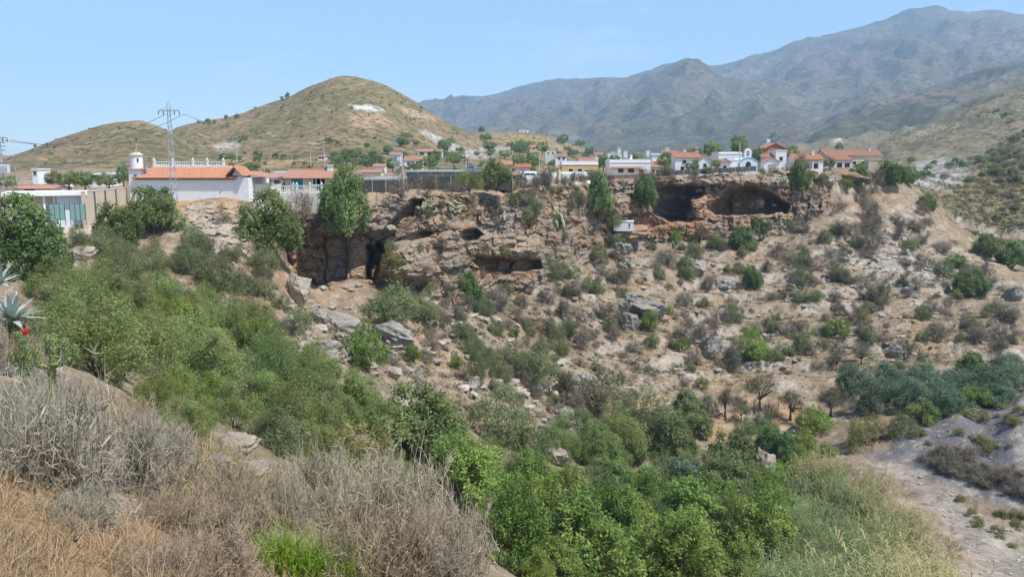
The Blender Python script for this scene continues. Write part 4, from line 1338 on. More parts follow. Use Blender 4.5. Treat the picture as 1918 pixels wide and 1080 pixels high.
    ('yellowish', 1600, 838, 60, 60, 'pale yellow green bush behind the reeds', None),
]
PLANTS += [
    ('olive', 25, 655, 120, 80, 'olive shrub behind the cane cactus at the left edge', None), ('dryscrub', 100, 580, 90, 60, 'dry bush at the foot of the large dark tree', None), ('olive', 80, 545, 80, 50, 'olive shrub under the large dark tree at the left', None),
    ('thicket', 355, 800, 110, 90, 'green shrub at the lower left corner of the thicket', None), ('thicket', 440, 800, 120, 95, 'green shrub just above the near rock outcrop', None),
    ('olive', 520, 850, 120, 100, 'olive shrub right of the near rock outcrop', None), ('thicket', 295, 760, 100, 80, 'shrub between the big dry bush and the thicket', None), ('bright', 400, 765, 70, 70, 'bright shrub behind the near rock outcrop', None), ('thicket', 590, 880, 130, 90, 'green shrub behind the tan dry bush', None)]
for row in PLANTS:
    plant(*row)

# plants that nothing in the photograph tells apart: scattered over the slopes
SCATTER = [
    ('scrub', 130, (20, 48), 0.8, [(1040, 500), (1200, 440), (1500, 410), (1720, 400), (1830, 480), (1900, 560), (1900, 690), (1500, 690), (1250, 730), (1050, 640)], 'low grey scrub bush scattered on the dry slope below the caves', 'grey scrub on the right slope'),
    ('dryscrub', 84, (16, 40), 0.75, [(1040, 500), (1200, 440), (1500, 410), (1720, 400), (1830, 480), (1900, 560), (1900, 690), (1500, 700), (1250, 730), (1050, 640)], 'small brown dry bush scattered on the slope below the caves', 'brown dry bushes on the right slope'),
    ('olive', 90, (18, 44), 0.8, [(1040, 500), (1200, 440), (1500, 430), (1720, 420), (1900, 560), (1900, 690), (1500, 700), (1250, 730), (1050, 640)], 'small olive green bush among grey scrub on the right slope', 'olive bushes on the right slope'),
    ('scrub', 50, (20, 46), 0.85, [(800, 540), (1000, 550), (1100, 640), (1200, 760), (1100, 850), (950, 700), (760, 620)], 'grey scrub bush on the stony slope under the low cave', 'grey scrub below the left cliff'),
    ('dryscrub', 42, (20, 46), 0.8, [(620, 600), (800, 560), (1000, 550), (1150, 700), (1100, 840), (950, 760), (820, 700), (640, 660)], 'brown dry bush on the stony slope under the low cave', 'brown dry bushes below the left cliff'),
    ('olive', 46, (20, 50), 0.9, [(800, 580), (1000, 580), (1150, 700), (1220, 800), (1080, 850), (900, 740)], 'olive green bush on the stony slope under the low cave', 'olive bushes below the left cliff'),
    ('dryscrub', 28, (12, 26), 0.55, [(700, 378), (800, 366), (1000, 362), (1200, 342), (1480, 330), (1500, 342), (1200, 354), (1000, 385), (800, 385)], 'dry brown bush along the top of the cliff', 'dry bushes along the cliff top'),
    ('scrub', 26, (18, 40), 0.85, [(820, 380), (1000, 370), (1130, 350), (1130, 440), (1000, 440), (860, 420)], 'grey bush on the broken cliff between the two cave groups', 'grey bushes on the broken cliff'),
    ('dryscrub', 22, (20, 44), 0.8, [(1490, 350), (1620, 345), (1720, 390), (1760, 430), (1560, 440), (1480, 400)], 'rounded brown bush at the right end of the cliff', 'brown bushes at the end of the cliff'),
    ('dryscrub', 24, (30, 60), 0.7, [(130, 470), (330, 460), (480, 500), (540, 560), (520, 640), (420, 520), (200, 540)], 'dry brown bush on the upper left slope above the thicket', 'dry bushes above the thicket'),
    ('olive', 26, (34, 66), 0.8, [(130, 470), (330, 450), (500, 500), (540, 600), (420, 540), (200, 520)], 'olive bush on the upper left slope above the thicket', 'olive bushes above the thicket'),
    ('olive', 22, (60, 110), 0.72, [(110, 560), (420, 560), (540, 680), (640, 780), (720, 860), (560, 840), (420, 770), (260, 740), (120, 690)], 'olive shrub in the thicket', 'olive shrubs in the thicket'),
    ('bright', 14, (50, 90), 0.85, [(200, 580), (420, 560), (540, 680), (640, 780), (760, 840), (560, 840), (420, 770), (260, 740)], 'bright shrub in the thicket', 'bright shrubs in the thicket'),
    ('dryscrub', 14, (50, 90), 0.7, [(200, 580), (420, 560), (540, 680), (640, 780), (760, 840), (560, 840), (420, 770), (260, 740)], 'dry bush in the thicket', 'dry bushes in the thicket'),
    ('thicket', 48, (70, 140), 0.72, [(110, 560), (420, 560), (540, 680), (640, 780), (760, 800), (720, 860), (560, 840), (420, 770), (260, 740), (120, 690)], 'feathery green shrub crowded into the dense thicket of the gully', 'thicket shrubs in the gully'),
    ('thicket', 26, (70, 120), 0.8, [(640, 800), (760, 790), (980, 850), (1200, 850), (1420, 920), (1440, 1060), (1250, 1060), (1050, 980), (860, 920), (700, 880)], 'feathery shrub in the gully bottom', 'feathery shrubs in the gully bottom'),
    ('olive', 14, (70, 120), 0.8, [(820, 830), (980, 860), (1200, 860), (1420, 920), (1440, 1060), (1250, 1060), (1050, 980), (860, 920)], 'grey green shrub under the leafy trees of the gully bottom', 'undergrowth shrubs in the gully bottom'),
    ('broad', 30, (80, 140), 0.85, [(900, 930), (1050, 930), (1200, 900), (1400, 960), (1450, 1100), (1250, 1130), (1000, 1090), (850, 1000)], 'leafy green tree crowded among others in the gully bottom', 'leafy trees in the gully bottom'),
    ('evergreen', 16, (60, 100), 0.85, [(1080, 850), (1250, 830), (1350, 900), (1420, 960), (1250, 980), (1100, 930)], 'dark green tree in the shady middle of the garden trees', 'dark garden trees in the gully bottom'),
    ('bright', 16, (40, 70), 0.9, [(1420, 830), (1520, 820), (1560, 850), (1480, 900), (1420, 960)], 'green bush on the left flank of the reed bed', 'green bushes beside the reeds'),
    ('bluegreen', 20, (60, 100), 0.6, [(1570, 720), (1700, 705), (1918, 705), (1918, 750), (1760, 775), (1620, 785)], 'olive tree of the terrace', 'olive trees on the terrace'),
    ('evergreen', 6, (36, 60), 0.7, [(1570, 735), (1700, 725), (1918, 725), (1918, 755), (1760, 785), (1620, 790)], 'dark tree of the terrace', 'dark trees on the terrace'),
    ('scrub', 30, (30, 60), 0.5, [(1730, 855), (1800, 860), (1918, 905), (1918, 950), (1800, 900), (1735, 875)], 'grey brush on the bank', 'grey brush on the grey bank'),
    ('dryscrub', 24, (24, 60), 0.55, [(1720, 850), (1800, 855), (1918, 900), (1918, 955), (1800, 905), (1725, 875)], 'dark brown brush on the steep face of the grey bank', 'brush on the grey bank'),
    ('yellowish', 22, (14, 34), 0.6, [(1700, 800), (1800, 775), (1918, 760), (1918, 860), (1800, 840), (1700, 840)], 'dry yellowish tuft on the grey shale bank', 'tufts on the grey bank'),
    ('yellowish', 14, (18, 36), 0.6, [(1740, 900), (1830, 940), (1918, 970), (1918, 1060), (1880, 1040), (1800, 960)], 'low yellowish bush beside the pale dirt track', 'bushes beside the dirt track'),
]
for si, (kind, n, (w0, w1), asp, poly, label, group) in enumerate(SCATTER):
    q = scatter_px(n, poly, 900 + si)
    P = hits(q)
    for j in range(n):
        k = depth_of(P[j]) / F
        w = (w0 + (w1 - w0) * random.random() ** 1.6)
        late_label(plant_at(kind, P[j], w * k, w * k * asp * random.uniform(0.75, 1.2), label, group), kind)


# plants rooted in the cliff face itself
def cliff_plants():
    cpx, cpy, cv = CLIFF
    r_ = np.random.default_rng(55)
    ok = np.ones(len(cpx), bool)
    for pts, dep, w in RECESS:
        ok &= poly_sdf(cpx, cpy, pts) > 5
    ok &= cpx > 600
    ok &= poly_sdf(cpx, cpy, [(1120, 395), (1215, 395), (1215, 470), (1120, 470)]) > 0
    wt = np.where((cpx > 770) & (cpx < 1140), 1.0, 0.35) * ok
    top_ = np.interp(cpx, TOP[:, 0], TOP[:, 1])
    wt = wt * np.where(cpy - top_ < 30, 2.0, 1.0)
    wt /= wt.sum()
    for kind, n, (w0, w1), asp in [('dryscrub', 50, (12, 34), 0.8), ('scrub', 36, (14, 34), 0.8), ('olive', 40, (12, 32), 0.85), ('yellowish', 10, (14, 30), 0.8)]:
        for j in r_.choice(len(cpx), n, False, wt):
            p = cv[j]; k = depth_of(p) / F
            w = w0 + (w1 - w0) * r_.random() ** 1.5
            late_label(plant_at(kind, p, w * k, w * k * asp, 'bush on the cliff', KINDS[kind][0].replace('_', ' ') + ' plants rooted in the cliff', sink=0.22), kind)


cliff_plants()

# ------------------------------------------------------------------ prickly pears, agave, cane cactus
def pear_mesh(seed, n=110):
    r_ = np.random.default_rng(seed)
    mb = MB(); cols = []
    pads = [(np.array([r_.normal() * .25, r_.normal() * .25, 0.0]), np.array([r_.normal() * .3, r_.normal() * .3, 1.0])) for _ in range(6)]
    out = []
    while len(out) < n:
        p, d = pads[r_.integers(0, len(pads))]
        d = d / np.linalg.norm(d)
        size = r_.uniform(0.09, 0.14)
        out.append((p + d * size * 0.9, d, size))
        nd = d + r_.normal(size=3) * np.array([0.8, 0.8, 0.4]); nd[2] = abs(nd[2]) * 0.6 + 0.1
        pads.append((p + d * size * 1.6, nd))
        pads = [q for q in pads if q[0][2] < 0.75 and abs(q[0][0]) < 0.8 and abs(q[0][1]) < 0.8]
    V, Fq, C = [], [], []
    for p, d, s in out:
        u = np.cross(d, r_.normal(size=3)); u /= np.linalg.norm(u); w = np.cross(d, u)
        b = sum(len(v) for v in V)
        ring = [p + s * (math.cos(t) * d * 1.15 + math.sin(t) * u * 0.75) for t in np.linspace(0, 2 * math.pi, 9)[:-1]]
        vv = ring + [p + w * s * 0.16, p - w * s * 0.16]
        V.append(np.array(vv)); C.append(np.full(10, np.clip(0.5 + 0.3 * r_.normal(), 0, 1)))
        for k in range(8):
            Fq.append((b + k, b + (k + 1) % 8, b + 8)); Fq.append((b + (k + 1) % 8, b + k, b + 9))
    V = np.concatenate(V); C = np.concatenate(C)[:, None] * np.ones((1, 3))
    V[:, :2] /= np.abs(V[:, :2]).max(); V[:, 2] /= V[:, 2].max()
    return mesh_np('prickly_pear', V, np.array(Fq), [M['cactus']], True, None, C)


PEARS = [pear_mesh(5), pear_mesh(6)]
for i, (px, py, w, h, label) in enumerate([
    (1044, 428, 34, 52, 'tall pale prickly pear on the cliff right of the dark olive bush'),
    (860, 398, 44, 26, 'spreading pale prickly pear on the upper left cliff'),
    (795, 400, 38, 28, 'prickly pear beside the rock gap of the left cliff'),
    (1022, 733, 26, 24, 'small round prickly pear in mid slope'),
    (942, 412, 22, 18, 'low yellowish prickly pear on the ledge beside the dark olive bush'),
    (1458, 345, 24, 24, 'prickly pear on the cliff top below the brick gabled house'),
    (1176, 505, 26, 26, 'prickly pear beside grey scrub below the hut'),
    (930, 590, 30, 26, 'grey prickly pear touching the dark grey bush'),
]):
    p = hit(px, py)
    if i in (0, 1, 2, 4, 5):
        a_ = float(A(px, py)); yy = float(edge_y(np.array([a_]))[0]) - 1.5
        p = at(px, py, yy)
    k = depth_of(p) / F
    tag(link('prickly_pear', PEARS[i % 2], None, (p[0], p[1], p[2] - 0.1), (0, 0, i), (w * k * 0.85, w * k * 0.7, h * k)), label, 'cactus')


def agave_mesh(seed, n=30):
    r_ = np.random.default_rng(seed)
    mb_v, mb_f, col = [], [], []
    for i in range(n):
        th = i * 2.4; el = 0.15 + 1.25 * (i / n) + r_.normal() * 0.06
        d = np.array([math.cos(th) * math.cos(el), math.sin(th) * math.cos(el), math.sin(el)])
        u = np.array([-math.sin(th), math.cos(th), 0]); b = len(mb_v)
        L = r_.uniform(0.8, 1.05)
        up = np.cross(u, d) * -1
        for t, w in ((0.0, 0.06), (0.35, 0.085), (0.75, 0.05), (1.0, 0.004)):
            c = d * L * t + np.array([0, 0, -0.28 * t * t * math.cos(el)]) + np.array([0, 0, 0.05])
            mb_v += [c - u * w, c + np.array([0, 0, -0.03 * (1 - t)]), c + u * w]
        for s in range(3):
            for k in range(2):
                q = b + s * 3 + k
                mb_f.append((q, q + 1, q + 4, q + 3))
        col += [np.clip(r_.uniform(0.1, 1.0), 0, 1)] * 12
    return mesh_np('agave', np.array(mb_v), np.array(mb_f), [M['agave']], True, None, np.array(col)[:, None] * np.ones((1, 3)))


AG = agave_mesh(3)
for px, py, Y, s, label in [(22, 585, 21, 0.95, 'blue grey agave with long pointed leaves at the left edge'), (-4, 520, 24, 0.9, 'agave cut by the left edge of the picture'), (22, 690, 16.5, 0.42, 'small grey agave behind the cane cactus')]:
    p = at(px, py, Y)
    g = on_ground(px, Y, py)
    tag(link('agave', AG, None, (p[0], p[1], max(g[2], p[2] - 0.25)), (0, 0, px), (s, s, s)), label, 'agave')


def build_cane_cactus():
    r_ = np.random.default_rng(12)
    p = at(66, 742, 11.8)
    root = link('cane_cactus', None, None, p, (0, 0, 0), (1.05, 1.05, 1.0))
    M['cane'] = leaf_mat('cane_cactus_skin', (0.115, 0.160, 0.055), (0.270, 0.310, 0.135), 0.0, 0.0)
    tag(root, 'branching green cane cactus with a red flower above the dry bush', 'cactus')

    def limb(pts, r0):
        seg = 9
        mb = MB()
        fine = []
        for a_, b_ in zip(pts[:-1], pts[1:]):
            for t in np.linspace(0, 1, 6, endpoint=False):
                fine.append(np.array(a_) * (1 - t) + np.array(b_) * t)
        fine.append(np.array(pts[-1]))
        rad = [r0 * (1 + 0.10 * math.sin(i * 2.1)) * (1 if i < len(fine) - 2 else 0.7) for i in range(len(fine))]
        mb.tube(fine, rad, seg)
        # tubercles along the stem
        for i, c in enumerate(fine[1:-1]):
            for k in range(5):
                t = k * 1.256 + i * 0.6
                q = c + r0 * np.array([math.cos(t), math.sin(t), 0.1])
                mb.tube([q, q + 0.028 * np.array([math.cos(t), math.sin(t), 0.5])], [0.014, 0.003], 4)
        me = mb.mesh('stem', M['cane'])
        ca = me.color_attributes.new('Col', 'FLOAT_COLOR', 'POINT')
        cc = np.ones((len(me.vertices), 4), np.float32); cc[:, :3] = r_.uniform(0.1, 0.9, (len(me.vertices), 1)); ca.data.foreach_set('color', cc.ravel())
        return link('stem', me, root)
    limb([(-0.12, 0, -1.2), (-0.16, 0, 0.35), (-0.12, 0, 0.75), (-0.06, 0, 0.95)], 0.045)
    limb([(0.22, 0.05, -1.2), (0.24, 0.05, 0.3), (0.32, 0, 0.7), (0.34, 0, 0.98)], 0.05)
    for pts in ([(-0.15, 0, 0.4), (-0.02, -0.1, 0.36), (0.03, -0.1, 0.6), (0.02, -0.1, 0.85)], [(-0.14, 0, 0.5), (-0.28, 0.05, 0.5), (-0.32, 0.05, 0.72)], [(0.26, 0, 0.45), (0.12, -0.05, 0.5), (0.12, -0.05, 0.82)],
                [(0.28, 0, 0.5), (0.44, 0, 0.5), (0.5, 0, 0.72), (0.5, 0, 0.92)], [(0.3, 0, 0.62), (0.2, 0.1, 0.7), (0.2, 0.1, 0.95)], [(0.44, 0, 0.52), (0.6, 0.05, 0.6), (0.62, 0.05, 0.8)], [(-0.1, 0, 0.75), (-0.2, 0.05, 0.85), (-0.2, 0.05, 1.0)]):
        limb(pts, 0.036)
    red = plain_mat('red_petal', (0.55, 0.03, 0.03), 0.6, 0.1)
    fl = MB()
    for k in range(7):
        t = k * 0.9
        fl.tube([(-0.06, 0, 0.96), (-0.06 + 0.05 * math.cos(t), 0.05 * math.sin(t), 1.05)], [0.022, 0.006], 5)
    fl.build('flower', red, root)


build_cane_cactus()


def hits_far(pxy, ymin):
    a, s = ratios(pxy[:, 0], pxy[:, 1])
    ym = np.exp(np.linspace(math.log(ymin), math.log(900), 220))
    X = a[:, None] * ym[None]; Y = np.repeat(ym[None], len(a), 0)
    z = ground_z(X.ravel(), Y.ravel(), True, False).reshape(X.shape)
    b = z >= s[:, None] * ym[None]
    j = np.where(b.any(1), b.argmax(1), 0)
    ok = j > 0
    yy = ym[j][ok] * rng.uniform(0.975, 1.01, ok.sum()); aa = a[ok]
    return np.stack([aa * yy, yy, ground_z(aa * yy, yy, True)], 1)


def build_undergrowth():
    r_ = np.random.default_rng(19)
    n = 24
    P = r_.normal(size=(n, 3)); P /= np.linalg.norm(P, axis=1)[:, None]; P[:, 2] = np.abs(P[:, 2])
    V, Fq = leaf_quads(P * r_.uniform(0.5, 1, (n, 1)) * np.array([1, 1, 0.8]), P, 0.6, 0.17, r_, 0.7)
    M['herb'] = leaf_mat('low_herb', (0.100, 0.090, 0.060), (0.215, 0.195, 0.120), 0.15, 0.0)
    poly = [(560, 600), (800, 560), (1000, 545), (1150, 470), (1500, 435), (1720, 410), (1860, 500), (1918, 570), (1918, 690), (1560, 690), (1300, 740), (1100, 850), (900, 800), (700, 680)]
    pos = hits(scatter_px(3400, poly, 74))
    s_ = r_.uniform(0.3, 1.05, len(pos))
    v, f = replicate(V, Fq, pos, np.stack([s_, s_, s_ * r_.uniform(.6, 1.1, len(pos))], 1), r_.uniform(0, 6.28, len(pos)))
    c = np.repeat(np.clip(r_.normal(0.5, 0.3, len(pos)), 0, 1), len(V))[:, None] * np.ones((1, 3))
    # scrub of the hillside across the right ravine
    q = scatter_px(2300, [(1690, 345), (1740, 320), (1830, 300), (1918, 250), (1990, 240), (1990, 490), (1918, 490), (1840, 440), (1770, 390)], 75)
    pos = np.array([p for p in hits_far(q, 258) if 258 < p[1] < 900])
    s_ = r_.uniform(0.5, 1.9, len(pos)) * np.clip(pos[:, 1] / 330, 0.8, 2)
    v2, f2 = replicate(V, Fq, pos, np.stack([s_, s_, s_ * r_.uniform(.5, .9, len(pos))], 1), r_.uniform(0, 6.28, len(pos)))
    M['hillherb'] = leaf_mat('hillside_scrub', (0.085, 0.085, 0.040), (0.200, 0.180, 0.090), 0.15, 0.0)
    c2 = np.repeat(np.clip(r_.normal(0.5, 0.3, len(pos)), 0, 1), len(V))[:, None] * np.ones((1, 3))
    tag(link('hillside_scrub', mesh_np('hillside_scrub', v2, f2, [M['hillherb']], False, None, c2)), 'dense low scrub over the hillside beyond the right ravine', None, None, 'stuff')
    tag(link('undergrowth', mesh_np('undergrowth', v, f, [M['herb']], False, None, c)), 'low grey brown herbs covering the dry slopes between the bushes', None, None, 'stuff')


build_undergrowth()

# ------------------------------------------------------------------ near dry bushes, dry grass, green grass clump, reeds
def ribbon_twigs(p0, d, L, r0, r_, bend=0.35, nseg=2):
    """many tapering three-sided twigs at once; returns verts, quads, end points, end directions"""
    n = len(p0)
    pts = [p0]; dirs = d
    side = r_.normal(size=(n, 3)); side /= np.linalg.norm(side, axis=1)[:, None]
    for s in range(nseg):
        dd = dirs + side * bend * (s + 1) / nseg + r_.normal(size=(n, 3)) * 0.12
        dd /= np.linalg.norm(dd, axis=1)[:, None]
        pts.append(pts[-1] + dd * (L / nseg)[:, None]); dirs = dd
    u = np.cross(d, r_.normal(size=(n, 3))); u /= np.linalg.norm(u, axis=1)[:, None] + 1e-9
    w = np.cross(d, u); w /= np.linalg.norm(w, axis=1)[:, None] + 1e-9
    V = []
    for s in range(nseg + 1):
        rr = (r0 * (1 - 0.85 * s / nseg))[:, None]
        for k in range(3):
            t = 2 * math.pi * k / 3
            V.append(pts[s] + rr * (math.cos(t) * u + math.sin(t) * w))
    V = np.stack(V, 1)                       # n, 3*(nseg+1), 3
    m = 3 * (nseg + 1)
    loc = []
    for s in range(nseg):
        for k in range(3):
            j = (k + 1) % 3
            loc.append((3 * s + k, 3 * s + j, 3 * s + 3 + j, 3 * s + 3 + k))
    Fq = (np.array(loc)[None] + (np.arange(n) * m)[:, None, None]).reshape(-1, 4)
    mid = pts[1]
    return V.reshape(-1, 3), Fq, pts[-1], dirs, mid, m


def dry_bush_mesh(name, seed, n0, n1, n2, R0, H0_, thick=1.0, up=0.5, leafy=0, mat='dry', stalks=0):
    r_ = np.random.default_rng(seed)
    parts, cols = [], []

    def add(p0, d, L, r0, bend, ns, shade):
        V, Fq, e, de, mid, m = ribbon_twigs(p0, d, L, r0, r_, bend, ns)
        parts.append((V, Fq)); cols.append(np.repeat(shade, m))
        return e, de, mid
    d = r_.normal(size=(n0, 3)); d[:, 2] = np.abs(d[:, 2]) * 0.7 + up * 0.5; d /= np.linalg.norm(d, axis=1)[:, None]
    p0 = r_.normal(size=(n0, 3)) * np.array([0.30, 0.30, 0.02])
    L = r_.uniform(0.45, 0.8, n0)
    e, de, mid = add(p0, d, L, r_.uniform(0.010, 0.022, n0) * thick, 0.3, 3, np.clip(r_.normal(0.25, 0.15, n0), 0, 1))

    def kids(p, dd, mid_, k, spread):
        n = len(p)
        t = r_.uniform(0, 1, (n, k))[..., None]
        q = (mid_[:, None] * (1 - t) + p[:, None] * t).reshape(-1, 3)
        dn = (np.repeat(dd[:, None], k, 1) + r_.normal(size=(n, k, 3)) * spread + np.array([0, 0, 0.12])).reshape(-1, 3)
        return q, dn / np.linalg.norm(dn, axis=1)[:, None]
    q, dn = kids(e, de, mid, n1, 0.7)
    e1, de1, mid1 = add(q, dn, r_.uniform(0.16, 0.42, len(q)), r_.uniform(0.006, 0.012, len(q)) * thick, 0.5, 2, np.clip(r_.normal(0.45, 0.2, len(q)), 0, 1))
    q, dn = kids(e1, de1, mid1, n2, 0.8)
    add(q, dn, r_.uniform(0.06, 0.20, len(q)), r_.uniform(0.004, 0.0065, len(q)) * thick, 0.6, 1, np.clip(r_.normal(0.62, 0.22, len(q)), 0, 1))
    if stalks:
        p0 = r_.normal(size=(stalks, 3)) * np.array([0.45, 0.45, 0.02]); p0[:, 2] = 0.35
        d = r_.normal(size=(stalks, 3)) * 0.28 + np.array([0.10, 0, 1.0]); d /= np.linalg.norm(d, axis=1)[:, None]
        add(p0, d, r_.uniform(0.35, 0.72, stalks), np.full(stalks, 0.0085 * thick), 0.25, 3, np.clip(r_.normal(0.85, 0.15, stalks), 0, 1))
    V, Fq = merge(parts)
    s = np.quantile(np.hypot(V[:, 0], V[:, 1]), 0.985)
    V = V.copy(); V[:, :2] *= R0 / s; V[:, 2] *= H0_ / np.quantile(V[:, 2], 0.985)
    C = np.concatenate(cols)[:, None] * np.ones((1, 3))
    return mesh_np(name, V, Fq, [M[mat]], False, None, C)


M['dry_grey'] = leaf_mat('grey_dry_twig', (0.130, 0.115, 0.090), (0.500, 0.460, 0.350), 0.0, 0.05)
M['dry_brown'] = leaf_mat('brown_dry_twig', (0.150, 0.112, 0.082), (0.440, 0.345, 0.245), 0.0, 0.05)
DRY = {
    'grey': dry_bush_mesh('grey_dry_bush', 1, 80, 13, 8, 1.0, 1.0, 1.0, mat='dry_grey'),
    'tan': dry_bush_mesh('tan_dry_bush', 2, 80, 13, 7, 1.0, 1.0, 1.0, up=0.9, stalks=90),
    'brown': dry_bush_mesh('brown_dry_bush', 3, 80, 13, 7, 1.0, 1.0, 1.0, up=0.7, mat='dry_brown'),
}
for kind, px, py, w, h, label in [
    ('grey', 110, 930, 350, 215, 'big tangled grey dry bush below the cane cactus'),
    ('grey', 235, 925, 240, 150, 'grey dry bush right of the biggest tangled one'),
    ('grey', 5, 870, 190, 150, 'grey dry bush at the left edge under the agave'),
    ('grey', 300, 875, 190, 90, 'pale dry bush in front of the rock outcrop'),
    ('grey', 60, 770, 170, 70, 'low grey dry bush at the foot of the cane cactus'),
    ('brown', 330, 1000, 220, 90, 'low brown dry bush in the middle of the near bank'),
    ('brown', 430, 1010, 240, 110, 'brown dry bush left of the green grass clump'),
    ('brown', 425, 945, 170, 62, 'low brown bush below the rock outcrop'),
    ('tan', 610, 985, 250, 135, 'tan dry bush with pale upright stalks above the green grass clump'),
    ('tan', 530, 985, 150, 95, 'thin tan dry bush with yellowish stalks'),
    ('tan', 735, 1040, 290, 185, 'large dry bush with many pale stalks in the middle of the bottom edge'),
    ('tan', 845, 1085, 200, 140, 'dry bush at the right end of the near bank'),
    ('brown', 715, 1120, 330, 170, 'dense grey brown dry bush at the bottom edge beside the green clump'),
    ('grey', 810, 1135, 230, 130, 'last grey dry bush beside the bright green trees'),
    ('brown', 395, 1110, 270, 130, 'brown dry bush at the bottom edge left of the green grass clump'),
    ('brown', 290, 1090, 200, 90, 'small brown dry bush at the edge of the orange grass'),
    ('grey', 150, 985, 190, 80, 'low grey dry bush spilling into the orange grass'),
    ('brown', 40, 690, 120, 80, 'reddish dry bush under the agave leaves'),
    ('grey', -30, 690, 120, 130, 'olive grey dry bush cut by the left edge'),
]:
    p = hit(px, py)
    k = depth_of(p) / F
    tag(link('dry_bush', DRY[kind], None, (p[0], p[1], p[2] - 0.05), (0, 0, random.uniform(0, 6.28)), (w * k / 2, w * k / 2, h * k)), label, 'bush')


def blades(n_t, pos, per, h, spread, r_, lean=0.35, width=0.012):
    """grass tufts of bent blades, two triangles each: pos (n,3)"""
    n = len(pos) * per
    P = np.repeat(pos, per, 0) + np.stack([r_.normal(size=n) * spread, r_.normal(size=n) * spread, np.zeros(n)], 1)
    d = r_.normal(size=(n, 3)) * lean; d[:, 2] = 1; d /= np.linalg.norm(d, axis=1)[:, None]
    hh = (np.repeat(h, per) * r_.uniform(0.5, 1.1, n))[:, None]
    th = r_.uniform(0, 6.28, n)
    u = np.stack([np.cos(th), np.sin(th), np.zeros(n)], 1) * width * (np.ones(n)[:, None] if np.ndim(width) == 0 else 1)
    mid = P + d * hh * 0.55
    tip = mid + (d + np.array([0, 0, -0.35]) + r_.normal(size=(n, 3)) * 0.3) * hh * 0.5
    V = np.stack([P - u, P + u, mid + u * 0.7, mid - u * 0.7, tip, tip + u * 0.15], 1).reshape(-1, 3)
    b = np.arange(n)[:, None] * 6
    Fq = np.concatenate([b + np.array([[0, 1, 2, 3]]), b + np.array([[3, 2, 5, 4]])])
    C = np.repeat(np.clip(r_.normal(0.5, 0.25, n), 0, 1), 6)[:, None] * np.ones((1, 3))
    return V, Fq, C


def build_grass():
    r_ = np.random.default_rng(77)
    poly = [(-200, 840), (0, 850), (90, 915), (180, 985), (300, 1000), (420, 1070), (640, 1100), (640, 1250), (-300, 1250)]
    q = scatter_px(3600, poly, 71)
    q = q[fbm(q[:, 0] / 60, q[:, 1] / 45, None, 3, 17) > -0.35]
    P = hits(q)
    V, Fq, C = blades(0, P, 8, r_.uniform(0.10, 0.36, len(P)), 0.06, r_, 1.05, 0.0032)
    tag(link('dry_grass', mesh_np('dry_grass', V, Fq, [M['drygrass']], False, None, C)), 'orange tan dry grass on the near bank', None, None, 'stuff')
    # dry grass and small herbs further off
    poly = [(130, 470), (540, 560), (700, 560), (1000, 540), (1200, 450), (1500, 420), (1720, 400), (1918, 560), (1918, 700), (1560, 780), (1300, 800), (1100, 860), (900, 840), (600, 720), (350, 560)]
    q = scatter_px(6000, poly, 72)
    P = hits(q)
    V, Fq, C = blades(0, P, 4, r_.uniform(0.3, 0.9, len(P)), 0.28, r_, 0.6, 0.06)
    tag(link('grass_tufts', mesh_np('grass_tufts', V, Fq, [M['farg']], False, None, C)), 'straw coloured grass tufts over the dry slopes', None, None, 'stuff')
    # mid distance grass on the bank left
    poly = [(60, 740), (320, 740), (520, 820), (620, 900), (560, 1000), (300, 930), (120, 880)]
    P = hits(scatter_px(2600, poly, 73))
    V, Fq, C = blades(0, P, 4, r_.uniform(0.2, 0.5, len(P)), 0.12, r_, 0.5, 0.012)
    tag(link('bank_grass', mesh_np('bank_grass', V, Fq, [M['farg']], False, None, C)), 'pale dry grass around the rock outcrop', None, None, 'stuff')


build_grass()


def build_green_clump():
    r_ = np.random.default_rng(5)
    pos = []
    for px, py in [(500, 1040), (530, 1060), (560, 1050), (590, 1070), (620, 1060), (560, 1090), (520, 1085), (600, 1100), (640, 1085)]:
        pos.append(on_ground(px, 7.6, py))
    pos = np.array(pos)
    V, Fq, C = blades(0, np.repeat(pos, 2, 0), 46, np.full(len(pos) * 2, 0.62), 0.07, r_, 0.42, 0.008)
    o = link('green_grass_clump', mesh_np('green_grass_clump', V, Fq, [M['greengrass']], False, None, C))
    tag(o, 'clump of vivid green long bladed grass at the bottom edge', 'grass clump')


build_green_clump()


